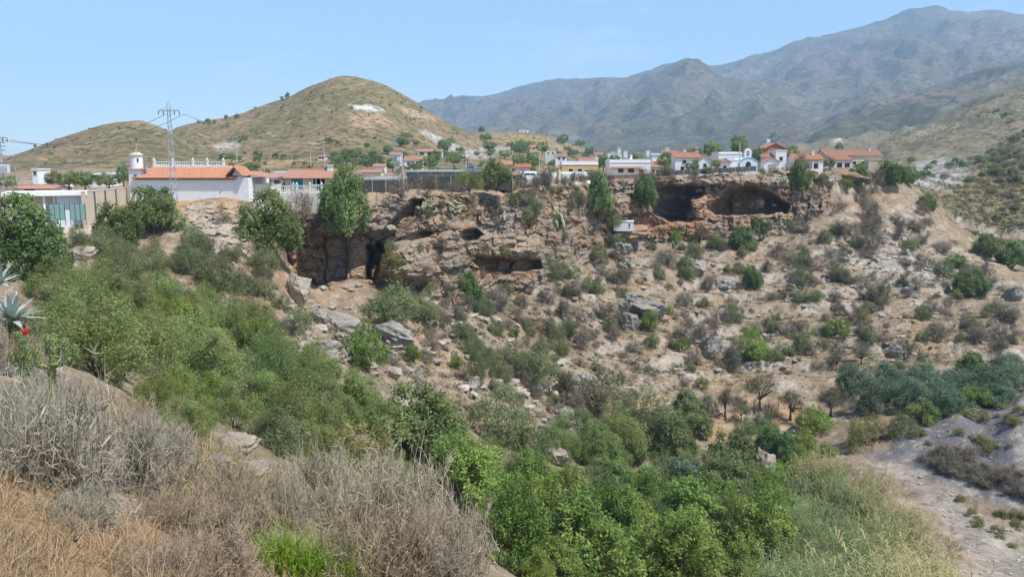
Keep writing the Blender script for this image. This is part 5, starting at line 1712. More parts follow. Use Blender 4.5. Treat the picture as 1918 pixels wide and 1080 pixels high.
def build_reeds():
    r_ = np.random.default_rng(9)
    M['reed'] = leaf_mat('reed_leaf', (0.125, 0.180, 0.062), (0.300, 0.355, 0.155), 0.3, 0.0)
    M['reed_dry'] = leaf_mat('reed_plume', (0.250, 0.230, 0.090), (0.460, 0.425, 0.215), 0.3, 0.0)
    for name, label, mat, n, poly, hgt in [
        ('reed_bed', 'green cane reeds filling the valley floor beside the track', 'reed', 2000, [(1430, 1150), (1460, 1020), (1490, 930), (1535, 910), (1600, 970), (1665, 1050), (1705, 1120), (1715, 1200)], (2.4, 5.4)),
        ('dry_reeds', 'straw yellow reeds along the track side of the reed bed', 'reed_dry', 1800, [(1490, 900), (1545, 880), (1600, 905), (1655, 955), (1700, 1030), (1735, 1110), (1735, 1200), (1690, 1200), (1660, 1080), (1590, 1000), (1530, 945)], (2.6, 5.4)),
    ]:
        nc_ = n // 45
        ctr = hits(scatter_px(nc_, poly, 81 if mat == 'reed' else 82))
        ci = r_.integers(0, nc_, n)
        off_ = r_.normal(size=(n, 2)) * 0.85
        P = ctr[ci].copy(); P[:, :2] += off_
        ch = r_.uniform(*hgt, nc_)
        h = ch[ci] * r_.uniform(0.7, 1.08, n)
        cl_ = r_.normal(size=(nc_, 2)) * 0.20
        d = np.stack([off_[:, 0] * 0.22 + cl_[ci, 0] - 0.02, off_[:, 1] * 0.22 + cl_[ci, 1] - 0.05, np.ones(n)], 1) + r_.normal(size=(n, 3)) * 0.07; d /= np.linalg.norm(d, axis=1)[:, None]
        V, Fq, e, de, mid, m = ribbon_twigs(P, d, h, np.full(n, 0.022), r_, 0.10, 3)
        parts, cols = [(V, Fq)], [np.repeat(np.clip(r_.normal(0.5, 0.2, n), 0, 1), m)]
        per = 12
        t = np.tile(np.linspace(0.35, 1.0, per), n)
        base = np.repeat(P, per, 0) + (np.repeat(e - P, per, 0)) * t[:, None]
        k = n * per
        th = r_.uniform(0, 6.28, k)
        out = np.stack([np.cos(th) + 0.4, np.sin(th), r_.uniform(0.4, 1.2, k)], 1); out /= np.linalg.norm(out, axis=1)[:, None]
        L = r_.uniform(0.5, 1.05, k)[:, None]
        sd = np.cross(out, np.array([0, 0, 1.0])); sd /= np.linalg.norm(sd, axis=1)[:, None]
        w = 0.034
        m1 = base + out * L * 0.55; tip = m1 + (out + np.array([0.1, 0, -0.75])) * L * 0.5
        LV = np.stack([base - sd * w * .6, base + sd * w * .6, m1 + sd * w, m1 - sd * w, tip, tip + sd * 0.004], 1).reshape(-1, 3)
        b = np.arange(k)[:, None] * 6
        parts.append((LV, np.concatenate([b + np.array([[0, 1, 2, 3]]), b + np.array([[3, 2, 5, 4]])])))
        cols.append(np.repeat(np.clip(r_.normal(0.5, 0.2, k) + np.repeat(r_.normal(size=nc_)[ci] * 0.30, per), 0, 1), 6))
        V, Fq = merge(parts)
        me = mesh_np(name, V, Fq, [M[mat]], False, None, np.concatenate(cols)[:, None] * np.ones((1, 3)))
        tag(link(name, me), label, None, None, 'stuff')


build_reeds()

# ------------------------------------------------------------------ buildings
def roof_sheet(mb, e0, e1, r0, r1, thick=0.12, pitch=0.30, amp=0.05):
    """barrel-tiled slope from eave e0-e1 up to ridge r0-r1"""
    e0, e1, r0, r1 = (np.array(p, float) for p in (e0, e1, r0, r1))
    n = max(4, int(np.linalg.norm(e1 - e0) / pitch)) * 2
    nr = np.cross(e1 - e0, r0 - e0)
    if np.linalg.norm(nr) < 1e-6:
        nr = np.cross(e1 - e0, r1 - e0)
    nr /= np.linalg.norm(nr)
    if nr[2] < 0:
        nr = -nr
    b = len(mb.v)
    for i in range(n + 1):
        t = i / n
        lift = nr * (amp if i % 2 else -amp)
        a_, c_ = e0 + (e1 - e0) * t, r0 + (r1 - r0) * t
        mb.v += [tuple(a_ + lift), tuple(c_ + lift), tuple(a_ - nr * thick), tuple(c_ - nr * thick)]
    for i in range(n):
        p, q = b + 4 * i, b + 4 * i + 4
        mb.f += [(p, q, q + 1, p + 1), (p + 2, p + 3, q + 3, q + 2), (p, p + 2, q + 2, q), (p + 1, q + 1, q + 3, p + 3)]
    mb.f += [(b, b + 1, b + 3, b + 2), (b + 4 * n, b + 4 * n + 2, b + 4 * n + 3, b + 4 * n + 1)]
    return mb


def opening_parts(root, kind, x, z, w, h, y=0.0, frame='white', fill='glass'):
    """a window or door on the front wall: proud frame of four bars, recessed-looking pane just off the wall"""
    t = min(0.09, 0.16 * w)
    f = MB()
    f.box(x - w / 2 - t, x - w / 2, y - 0.07, y + 0.02, z, z + h).box(x + w / 2, x + w / 2 + t, y - 0.07, y + 0.02, z, z + h)
    f.box(x - w / 2 - t, x + w / 2 + t, y - 0.072, y + 0.02, z + h, z + h + t)
    if kind == 'window':
        f.box(x - w / 2 - t * 1.5, x + w / 2 + t * 1.5, y - 0.12, y + 0.02, z - t, z)
    o = f.build(kind, M[frame], root)
    p = MB().box(x - w / 2, x + w / 2, y - 0.012, y + 0.015, z, z + h)
    if kind == 'window' and w > 0.7:
        p.box(x - 0.03, x + 0.03, y - 0.03, y - 0.013, z, z + h)
    p.build('pane' if kind == 'window' else 'door_fill', M[fill], o)  # with the opening fill, a flat dark panel paints the shade inside
    return o


def house(label, px0, px1, pyb, pye, Y, depth, roof='gable', rise=8, wall='white', tile='tile', windows=(), doors=(), chimney=None, rz=0.0, over=0.35, name='house', cat='house', parapet=0.0, bury=2.5, roof_mat=None):
    """box house whose front wall fills px0..px1 and pye..pyb (photo pixels) at distance Y; windows/doors as (fx, z, w, h) in metres"""
    p = at((px0 + px1) / 2, pyb, Y)
    k = depth_of(p) / F
    w, h, rs = (px1 - px0) * k, (pyb - pye) * k, rise * k
    root = link(name, None, None, p, (0, 0, rz))
    root.empty_display_size = 0.2
    tag(root, label, cat)
    x0, x1 = -w / 2, w / 2
    tm = M[tile]
    if roof == 'flat':
        MB().box(x0, x1, 0, depth, -bury, h).build('wall', M[wall], root)
        r_ = MB().box(x0 - 0.12, x1 + 0.12, -0.12, depth + 0.12, h, h + 0.22)
        if parapet:
            r_.box(x0, x1, 0, 0.15, h + 0.22, h + 0.22 + parapet).box(x0, x1, depth - 0.15, depth, h + 0.22, h + 0.22 + parapet)
            r_.box(x0, x0 + 0.15, 0.15, depth - 0.15, h + 0.22, h + 0.22 + parapet).box(x1 - 0.15, x1, 0.15, depth - 0.15, h + 0.22, h + 0.22 + parapet)
        ro = r_.build('roof', M[roof_mat or wall], root)
    elif roof == 'gable':           # ridge across the view, slope towards the camera
        MB().prism([(0, -bury), (depth, -bury), (depth, h), (depth / 2, h + rs), (0, h)], x0, x1).build('wall', M[wall], root, rot=(0, 0, math.pi / 2), loc=(0, 0, 0))
        root.children[-1].matrix_local  # local x = depth, extruded across
        r_ = MB(); o_ = over; dz = rs / (depth / 2) * o_
        roof_sheet(r_, (x0 - o_, -o_, h - dz + 0.14), (x1 + o_, -o_, h - dz + 0.14), (x0 - o_, depth / 2, h + rs + 0.14), (x1 + o_, depth / 2, h + rs + 0.14))
        roof_sheet(r_, (x0 - o_, depth + o_, h - dz + 0.14), (x1 + o_, depth + o_, h - dz + 0.14), (x0 - o_, depth / 2, h + rs + 0.14), (x1 + o_, depth / 2, h + rs + 0.14))
        r_.tube([(x0 - o_, depth / 2, h + rs + 0.17), (x1 + o_, depth / 2, h + rs + 0.17)], 0.13, 6)
        ro = r_.build('roof', tm, root)
    elif roof == 'gable_end':       # gable towards the camera
        MB().prism([(x0, -bury), (x1, -bury), (x1, h), (0, h + rs), (x0, h)], 0, depth).build('wall', M[wall], root)
        r_ = MB(); o_ = over; dz = rs / (w / 2) * o_
        for sx in (-1, 1):
            roof_sheet(r_, (sx * (w / 2 + o_), -o_, h - dz + 0.14), (sx * (w / 2 + o_), depth + o_, h - dz + 0.14), (0, -o_, h + rs + 0.14), (0, depth + o_, h + rs + 0.14))
        r_.tube([(0, -o_, h + rs + 0.17), (0, depth + o_, h + rs + 0.17)], 0.13, 6)
        ro = r_.build('roof', tm, root)
    elif roof == 'shed':            # one slope, low side towards the camera
        MB().prism([(0, -bury), (depth, -bury), (depth, h + rs), (0, h)], x0, x1).build('wall', M[wall], root, rot=(0, 0, math.pi / 2))
        r_ = MB(); o_ = over; dz = rs / depth * o_
        roof_sheet(r_, (x0 - o_, -o_, h - dz + 0.14), (x1 + o_, -o_, h - dz + 0.14), (x0 - o_, depth + o_, h + rs + dz + 0.14), (x1 + o_, depth + o_, h + rs + dz + 0.14))
        ro = r_.build('roof', tm, root)
    else:                           # hip
        MB().box(x0, x1, 0, depth, -bury, h).build('wall', M[wall], root)
        r_ = MB(); o_ = over
        q = min(w, depth) / 2 * 0.98
        e = [(x0 - o_, -o_, h + 0.1), (x1 + o_, -o_, h + 0.1), (x1 + o_, depth + o_, h + 0.1), (x0 - o_, depth + o_, h + 0.1)]
        a_, b_ = (x0 + q, depth / 2, h + rs + 0.1), (x1 - q, depth / 2, h + rs + 0.1)
        if w <= depth:
            a_ = b_ = (0, depth / 2, h + rs + 0.1)
        roof_sheet(r_, e[0], e[1], a_, b_); roof_sheet(r_, e[2], e[3], b_, a_); roof_sheet(r_, e[1], e[2], b_, b_); roof_sheet(r_, e[3], e[0], a_, a_)
        ro = r_.build('roof', tm, root)
    if chimney:
        cx, ct, cw = chimney         # fraction across, height over the eave, width
        c_ = MB().box(x0 + w * cx - cw / 2, x0 + w * cx + cw / 2, depth * 0.4, depth * 0.4 + cw, h - 0.1, h + ct).box(x0 + w * cx - cw * .7, x0 + w * cx + cw * .7, depth * 0.4 - cw * .2, depth * 0.4 + cw * 1.2, h + ct, h + ct + 0.12)
        c_.build('chimney', M['white'], ro)
    for fx, z, ww, hh in windows:
        opening_parts(root, 'window', x0 + w * fx, z, ww, hh, frame='white' if wall != 'white' else 'grey')
    for d_ in doors:
        fx, z, ww, hh = d_[:4]
        opening_parts(root, 'door', x0 + w * fx, z, ww, hh, frame='white', fill=d_[4] if len(d_) > 4 else 'wood')
    return root, w, h, k


def fix_prism_walls():
    """walls drawn in depth-height and extruded across: turn them so depth runs away from the camera"""
    pass


def balustrade(root, x0, x1, y, z, h, posts, baluster_gap=0.28, mat='white', y1=None):
    """rail, base, posts and turned balusters between two points, children of root"""
    y1 = y if y1 is None else y1
    L = math.hypot(x1 - x0, y1 - y); ang = math.atan2(y1 - y, x1 - x0)
    mk = dict(loc=(x0, y, z), rot=(0, 0, ang))
    MB().box(0, L, -0.09, 0.09, h - 0.12, h).build('rail', M[mat], root, **mk)
    MB().box(0, L, -0.08, 0.08, 0, 0.08).build('rail', M[mat], root, **mk)
    pm = MB().box(-0.14, 0.14, -0.14, 0.14, -0.05, h + 0.12).box(-0.2, 0.2, -0.2, 0.2, h + 0.12, h + 0.22).lathe([(0.05, h + 0.22), (0.13, h + 0.32), (0.12, h + 0.42), (0.03, h + 0.52)], 8).mesh('post', M[mat])
    for f in posts:
        c, s = math.cos(ang), math.sin(ang)
        link('post', pm, root, (x0 + c * L * f, y + s * L * f, z), (0, 0, ang))
    bm = MB().lathe([(0.05, 0.08), (0.075, 0.25 * h), (0.03, 0.6 * h), (0.05, h - 0.12)], 6).mesh('baluster', M[mat])
    n = int(L / baluster_gap)
    for i in range(1, n):
        t = i / n
        if min(abs(t - f) * L for f in posts) < 0.2:
            continue
        link('baluster', bm, root, (x0 + math.cos(ang) * L * t, y + math.sin(ang) * L * t, z))


# --- the long white house with turret on the left
def white_villa():
    Y = 119.0
    p = at(365, 372, Y); k = depth_of(p) / F
    root = link('villa', None, None, p, (0, 0, R(-5)))
    tag(root, 'long white villa with clay tiled roof, round turret and roof terrace', 'house')
    X = lambda px: (px - 365) * k
    Z = lambda py: (372 - py) * k
    x0, x1 = X(252), X(470)
    MB().box(x0, x1, 0, 8.0, -0.4, Z(333)).build('wall', M['white'], root)
    MB().box(x0 - 0.05, x1 + 0.05, -0.06, 8.06, -4.5, -0.4).build('plinth', M['grey'], root)
    # front slope of the roof, flat terrace behind it
    rb = MB()
    ze = Z(333) - 0.02; zr = Z(313)
    xr = X(446)
    roof_sheet(rb, (x0 - 0.45, -0.5, ze), (xr + 0.2, -0.5, ze), (x0 + 0.9, 3.4, zr), (xr - 0.1, 3.4, zr), 0.14, 0.28, 0.055)
    roof_sheet(rb, (x0 - 0.45, 7.5, ze), (x0 - 0.45, -0.5, ze), (x0 + 0.9, 3.4, zr), (x0 + 0.9, 3.4, zr), 0.14, 0.28, 0.055)
    ro = rb.build('roof', M['tile'], root)
    # small gable at the right end of the roof
    gx = X(447)
    MB().prism([(gx - 0.95, Z(333)), (gx + 0.95, Z(333)), (gx, Z(314))], 0.3, 3.2).build('gable', M['white'], root)
    g = MB()
    for s in (-1, 1):
        roof_sheet(g, (gx + s * 1.4, -0.7, Z(329)), (gx + s * 1.4, 3.4, Z(329)), (gx, -0.7, Z(312)), (gx, 3.4, Z(312)), 0.12, 0.28, 0.05)
    g.build('gable_roof', M['tile'], root)
    # row of rafter ends under the eave
    rm = MB().box(-0.05, 0.05, -0.42, 0.0, -0.14, 0.0).mesh('rafter', M['wood'])
    n = 44
    for i in range(n):
        link('rafter', rm, ro, (x0 + (xr - x0) * (i + 0.5) / n, 0.0, ze - 0.16))
    MB().box(x0 + 1.0, X(405), 3.3, 8.0, Z(333), Z(312)).build('terrace_block', M['white'], root)
    balustrade(root, X(266), X(404), 3.45, Z(312), 0.72, [0.0, 0.27, 0.56, 0.77, 1.0])
    # turret
    tx = X(247)
    T = MB().lathe([(0.88, -4.0), (0.88, Z(292))], 24, tx, 1.2)
    to = T.build('turret', M['white'], root, smooth=False)
    MB().lathe([(1.05, Z(292)), (1.08, Z(291)), (0.55, Z(286.5)), (0.08, Z(284.5)), (0.05, Z(281))], 20, tx, 1.2).build('turret_cap', M['cream'], to)
    MB().box(tx + 0.5, tx + 0.72, 0.45, 0.52, Z(304), Z(297)).build('slit_window', M['glass'], to)
    MB().box(tx - 0.75, tx + 1.15, 0.1, 2.5, -4.0, Z(317)).build('turret_base', M['white'], root)
    tb = MB(); roof_sheet(tb, (tx - 0.9, -0.1, Z(317.5)), (tx + 1.6, -0.1, Z(317.5)), (tx - 0.9, 1.3, Z(315)), (tx + 1.6, 1.3, Z(315)), 0.08, 0.25, 0.04)
    tb.build('turret_skirt', M['tile'], root)
    lm = MB().box(tx + 0.2, tx + 0.55, -0.25, 0.08, Z(334), Z(328))
    lm.build('wall_lamp', M['dark_steel'], root)
    # stove pipe
    MB().lathe([(0.2, Z(326)), (0.2, Z(309)), (0.3, Z(308)), (0.3, Z(306))], 10, X(267), 1.0).build('stove_pipe', M['grey'], root)
    # lean-to on the right
    c = MB().box(x1 + 0.02, x1 + 2.6, 2.0, 6.0, -0.6, Z(345))
    c.build('lean_to', M['offwhite'], root)
    lr = MB(); roof_sheet(lr, (X(444), 1.2, Z(325)), (x1 + 3.2, 1.2, Z(334)), (X(448), 6.5, Z(321)), (x1 + 3.2, 6.5, Z(330)), 0.1, 0.28, 0.04)
    lr.build('lean_to_roof', M['tile2'], root)


white_villa()


def terrace():
    Y = 120.5
    p = at(536, 361, Y); k = depth_of(p) / F
    root = link('terrace_wall', None, None, p, (0, 0, R(3)))
    tag(root, 'white balustrade on a terrace wall beside the long white villa', 'balustrade', None, 'thing')
    x0, x1 = (474 - 536) * k, (602 - 536) * k
    MB().box(x0, x1, -0.12, 0.35, -3.2, 0).build('wall', M['offwhite'], root)
    balustrade(root, x0, x1, 0.1, 0, 1.05, [0.0, 0.16, 0.29, 0.59, 0.64, 0.83, 1.0], 0.26)


terrace()

house('low tan roofed house with teal shutter behind the white balustrade', 534, 630, 348, 334, 128, 7, 'gable', 15, 'cream', 'tile2', windows=[(0.62, 0.2, 1.2, 0.9)], doors=[(0.24, -0.6, 1.9, 1.7, 'teal'), (0.70, -0.8, 1.4, 1.9, 'opening')], chimney=(0.8, 2.0, 0.8))
house('small dark roofed shed between the villa and the teal shuttered house', 486, 530, 350, 331, 131, 4, 'shed', 3, 'offwhite', 'tile2', doors=[(0.3, -0.6, 1.5, 1.8, 'opening'), (0.75, -0.5, 1.0, 1.6, 'wood')])
house('low white block behind the dark roofed shed', 515, 556, 336, 324, 146, 4, 'flat', 0, 'white', windows=[(0.5, 0.3, 1.0, 0.5)])


def block_building():
    Y = 101.0
    p = at(90, 410, Y); k = depth_of(p) / F
    X = lambda px: (px - 90) * k
    Z = lambda py: (410 - py) * k
    root = link('flat_roofed_building', None, None, p, (0, 0, R(27)))
    tag(root, 'low bluish white building with thick flat white roof at the left edge', 'building')
    MB().box(X(100), X(153), 0.4, 6.5, -2, Z(367)).build('wall', M['bluewhite'], root)
    MB().box(X(30), X(100), 2.2, 6.5, -2, Z(367)).build('back_wall', M['offwhite'], root)
    MB().box(X(20), X(158), -0.5, 7.0, Z(367), Z(360)).build('roof', M['white'], root)
    for px in (32, 60, 86):
        MB().box(X(px) - 0.12, X(px) + 0.12, 0.0, 0.24, -2, Z(367)).build('column', M['white'], root)
    MB().box(X(104), X(106), 0.3, 0.395, 0.3, Z(370)).build('downpipe', M['grey'], root)
    # beige block wall running back to the villa
    p = at(158, 407, 101.5); k = depth_of(p) / F
    q = at(240, 388, 121.0)
    L = math.hypot(q[0] - p[0], q[1] - p[1]); ang = math.atan2(q[1] - p[1], q[0] - p[0])
    root = link('block_wall', None, None, p, (0, 0, ang))
    tag(root, 'long beige block wall leading from the flat roofed building to the villa', 'wall', None, 'thing')
    h = 47 * k
    n = 6
    pm = MB().box(0.01, L / n - 0.01, 0, 0.2, -1.5, h).mesh('wall_panel', M['beige'])
    for i in range(n):
        link('wall_panel', pm, root, (L / n * i, 0, 0))
    MB().box(0, L, -0.04, 0.24, h, h + 0.1).build('coping', M['offwhite'], root)
    for f in (0.22, 0.45, 0.70):
        MB().box(L * f - 0.07, L * f + 0.07, -0.16, -0.005, -0.5, h * 0.98).build('post', M['dark_steel'], root)
    # fence of tinted panels in front
    p = at(94, 414, 98.5); k = depth_of(p) / F
    root = link('panel_fence', None, None, p, (0, 0, R(2)))
    tag(root, 'low fence of green tinted panels and thin posts before the flat roofed building', 'fence')
    n, w = 7, 66 * k / 7
    gm = MB().box(0.03, w - 0.03, 0, 0.02, 0.1, 31 * k).mesh('panel', M['greenglass'])
    pm = MB().box(-0.03, 0.03, -0.02, 0.04, -0.5, 34 * k).mesh('post', M['dark_steel'])
    for i in range(n + 1):
        link('post', pm, root, (w * i, 0, 0))
        if i < n and i not in (3,):
            link('panel', gm, root, (w * i, 0, 0))


block_building()


# --- poles, masts, pylons and wires
def pole(label, px, py0, py1, Y, r=0.12, mat='pole', arm=0.0, name='utility_pole', cat='pole', lean=0.0):
    p = at(px, py0, Y); k = depth_of(p) / F
    h = (py0 - py1) * k
    root = link(name, None, None, p)
    tag(root, label, cat)
    MB().tube([(0, 0, -1.5), (lean * h, 0, h)], [r, r * 0.7], 8).build('shaft', M[mat], root)
    if arm:
        MB().box(-arm / 2, arm / 2, -0.05, 0.05, h * 0.93, h * 0.93 + 0.1).build('crossarm', M['dark_steel'], root, loc=(lean * h, 0, 0))
        for f in (-0.45, 0, 0.45):
            MB().lathe([(0.04, 0), (0.07, 0.1), (0.03, 0.2)], 6).build('insulator', M['grey'], root, loc=(lean * h + arm * f, 0, h * 0.93 + 0.1))
    return root


def lattice_tower(label, px, py0, py1, Y, w0, w1, armpx, arm_py, bays=14, name='lattice_pylon', bar=0.05):
    p = at(px, py0, Y); k = depth_of(p) / F
    h = (py0 - py1) * k
    root = link(name, None, None, p, (0, 0, R(12)))
    tag(root, label, 'pylon')
    wd = lambda t: w0 + (w1 - w0) * t
    for sx in (-1, 1):
        for sy in (-1, 1):
            MB().tube([(sx * wd(0), sy * wd(0), -1), (sx * wd(1), sy * wd(1), h)], bar, 4).build('leg', M['steel'], root)
    for i in range(bays):
        t0, t1 = i / bays, (i + 1) / bays
        b = MB()
        for ax in (0, 1):
            for s in (-1, 1):
                d = 1 if (i + ax) % 2 else -1
                a0 = (d * wd(t0), s * wd(t0), h * t0) if ax == 0 else (s * wd(t0), d * wd(t0), h * t0)
                a1 = (-d * wd(t1), s * wd(t1), h * t1) if ax == 0 else (s * wd(t1), -d * wd(t1), h * t1)
                b.tube([a0, a1], bar * 0.6, 4)
        b.build('brace', M['steel'], root)
    if armpx:
        z = (py0 - arm_py) * k
        a_ = MB().box(-armpx * k / 2, armpx * k / 2, -0.08, 0.08, z - 0.08, z + 0.08)
        a_.tube([(-armpx * k / 2, 0, z), (0, 0, z + 0.6)], 0.03, 4).tube([(armpx * k / 2, 0, z), (0, 0, z + 0.6)], 0.03, 4)
        a_.build('crossarm', M['steel'], root, rot=(0, 0, R(-12)))
        for f in (-0.95, -0.5, 0.5, 0.95):
            MB().lathe([(0.03, -0.5), (0.1, -0.42), (0.03, -0.34), (0.1, -0.26), (0.03, -0.18), (0.1, -0.1), (0.03, 0)], 8).build('insulator', M['dark_steel'], root, loc=(f * armpx * k / 2, 0, z - 0.08))
    return root, h, k


tw, h_, k_ = lattice_tower('tall grey lattice pylon standing before the long white villa', 327, 380, 206, 114, 0.42, 0.17, 38, 211, 18, bar=0.032)
MB().tube([(-0.22, 0, h_), (-0.16, 0, h_ + 0.7), (0.06, 0, h_ + 0.9), (0.2, 0, h_ + 0.6), (0.22, 0, h_)], 0.05, 6).build('top_loop', M['steel'], tw)
tw, h_, k_ = lattice_tower('lattice pylon carrying a transformer at the left edge', 6, 372, 258, 112, 0.4, 0.2, 34, 260, 12, bar=0.035)
for i, z in enumerate((0.78, 0.84, 0.9)):
    MB().box(-0.9, 0.9, -0.06, 0.06, h_ * z, h_ * z + 0.09).build('bracket', M['dark_steel'], tw)
tr = MB().box(0.0, 1.25, -0.75, -0.1, h_ * 0.42, h_ * 0.42 + 1.15).build('transformer', M['bluewhite'], tw)
for i in range(6):
    MB().box(0.08 + 0.2 * i, 0.12 + 0.2 * i, -0.86, -0.751, h_ * 0.42 + 0.1, h_ * 0.42 + 1.05).build('cooling_fin', M['grey'], tr)
for i in range(3):
    MB().lathe([(0.05, 0), (0.08, 0.1), (0.04, 0.3)], 6).build('bushing', M['dark_steel'], tr, loc=(0.25 + 0.35 * i, -0.4, h_ * 0.42 + 1.15))
lattice_tower('thin lattice mast behind the greenhouses', 741, 330, 252, 160, 0.28, 0.22, 0, 0, 14, 'lattice_mast', 0.035)
pole('white pole standing on the villa roof beside the turret', 259, 322, 272, 120.5, 0.09)
pole('pale leaning wooden pole at the cliff edge beside the netting', 757, 362, 288, 131, 0.16, lean=-0.035)
pole('pole with blue container behind it near the netting fence', 873, 336, 293, 152, 0.13, arm=1.2)
pole('thin post on the cliff top beside the tall cliff tree', 706, 372, 345, 126, 0.05, 'wood')
pole('white pole standing before the chapel', 1384, 318, 267, 218, 0.16)
pole('thin pole above the tan roofed house chimney', 608, 312, 280, 210, 0.12)
pole('short forked pole left of the thin pole', 582, 302, 285, 230, 0.12, arm=1.6)
pole('pole above the white garden wall', 1040, 318, 281, 210, 0.12, arm=1.2)
pole('pole behind the yellow house', 1122, 316, 292, 215, 0.12, arm=1.2)
pole('pole above the orange roofed shed', 1010, 312, 280, 230, 0.12, arm=1.2)
pole('pole behind the two storey white house', 1240, 305, 280, 255, 0.13, arm=1.2)
pole('thin aerial pole over the long red roofed house', 1601, 292, 272, 245, 0.06, 'steel')
pole('thin pole at the foot of the hill left of the villa balustrade', 444, 298, 265, 300, 0.16, arm=1.6)
pole('pole at the foot of the left hill above the villa', 495, 325, 315, 180, 0.1)
pole('grey post at the left edge under the transformer', 30, 332, 310, 114, 0.1, 'grey')


def wire(label, pts, sag=0.6, r=0.03):
    for a_, b_ in zip(pts[:-1], pts[1:]):
        a_, b_ = np.array(a_), np.array(b_)
        P = []
        for t in np.linspace(0, 1, 14):
            q = a_ * (1 - t) + b_ * t
            q[2] -= sag * 4 * t * (1 - t)
            P.append(q)
        o = MB().tube(P, r, 4).build('power_line', M['dark_steel'])
        tag(o, label, 'cable')


wire('cable sagging from the transformer pylon to the turret pole', [at(10, 312, 112), at(259, 276, 120.5)], 0.8)
wire('second cable below the one from transformer pylon to turret pole', [at(12, 322, 112), at(259, 282, 120.5)], 0.9)
wire('cable running from the turret pole towards the thin pole on the right', [at(259, 276, 120.5), at(608, 284, 210)], 2.0)
wire('upper cable leaving the tall lattice pylon to the left', [at(310, 214, 114), at(2, 262, 112)], 2.0)
wire('outer cable leaving the tall lattice pylon to the left', [at(344, 214, 114), at(20, 262, 112)], 2.2)
wire('cable from the tall lattice pylon to the thin lattice mast', [at(344, 214, 114), at(741, 256, 160)], 3.0)
wire('cable from the leaning wooden pole to the netting fence pole', [at(754, 292, 131), at(873, 297, 152)], 0.7)


# --- greenhouses, netting and fences on the flat land
def greenhouse(label, px0, px1, pyb, pyt, Y, depth, roofmat='net', wallmat='dgrey', rz=0.0):
    p = at((px0 + px1) / 2, pyb, Y); k = depth_of(p) / F
    w, h = (px1 - px0) * k, (pyb - pyt) * k
    root = link('greenhouse', None, None, p, (0, 0, rz))
    tag(root, label, 'greenhouse')
    n = max(3, int(w / 2.6))
    wm = MB().box(0.03, w / n - 0.03, 0, 0.05, -1.5, h).mesh('net_panel', M[wallmat])
    pm = MB().tube([(0, -0.05, -1.5), (0, -0.05, h + 0.25)], 0.055, 6).mesh('post', M['pole'])
    for i in range(n + 1):
        x = -w / 2 + w / n * i
        link('post', pm, root, (x, 0, 0))
        if i < n:
            link('net_panel', wm, root, (x, 0, 0))
    m = max(3, int(depth / 3))
    sm = MB().prism([(-w / 2, h), (w / 2, h), (w / 2, h + 0.06), (-w / 2, h + 0.06)], 0.06, depth / m - 0.05).mesh('roof_sheet', M[roofmat])
    for i in range(m):
        link('roof_sheet', sm, root, (0, depth / m * i, 0.35 * (i % 2) * 0.4 + 0.02 * i))
    MB().box(-w / 2, w / 2, depth, depth + 0.05, -1.5, h).build('back_wall', M[wallmat], root)
    for s in (-1, 1):
        MB().box(s * w / 2 - 0.03, s * w / 2 + 0.03, 0.06, depth, -1.5, h - 0.02).build('side_wall', M[wallmat], root)


greenhouse('greenhouse with pale plastic roof right of the tall cliff tree', 672, 748, 356, 337, 140, 20)
greenhouse('long dark netted greenhouse along the cliff top', 762, 872, 348, 332, 150, 22, 'dgrey')
greenhouse('dark netted greenhouse beside the leafy cliff top tree', 874, 960, 342, 325, 160, 22, 'dgrey')
greenhouse('pale netted greenhouse behind the long dark one', 760, 900, 332, 322, 195, 30, 'net')


def slat_fence(label, px0, py0, Y0, px1, py1, Y1, h, gap=2.4, mat='dgrey', name='fence', post='steel'):
    a_, b_ = np.array(at(px0, py0, Y0)), np.array(at(px1, py1, Y1))
    L = math.hypot(b_[0] - a_[0], b_[1] - a_[1]); ang = math.atan2(b_[1] - a_[1], b_[0] - a_[0])
    n = max(2, int(L / gap))
    root = link(name, None, None, tuple(a_), (0, 0, ang))
    tag(root, label, 'fence')
    pm = MB().box(-0.05, 0.05, -0.05, 0.05, -1.0, h + 0.15).mesh('post', M[post])
    sm = MB().box(0.06, L / n - 0.06, -0.02, 0.02, 0.05, h).mesh('panel', M[mat])
    for i in range(n + 1):
        dz = (b_[2] - a_[2]) * i / n
        link('post', pm, root, (L / n * i, 0, dz))
        if i < n:
            link('panel', sm, root, (L / n * i, 0, dz))


slat_fence('dark grey mesh fence along the cliff edge below the chapel', 1236, 330, 199, 1416, 320, 216, 1.3)
slat_fence('dark fence on the cliff edge below the white flat house', 1092, 338, 184, 1236, 331, 198, 0.9, mat='wood')


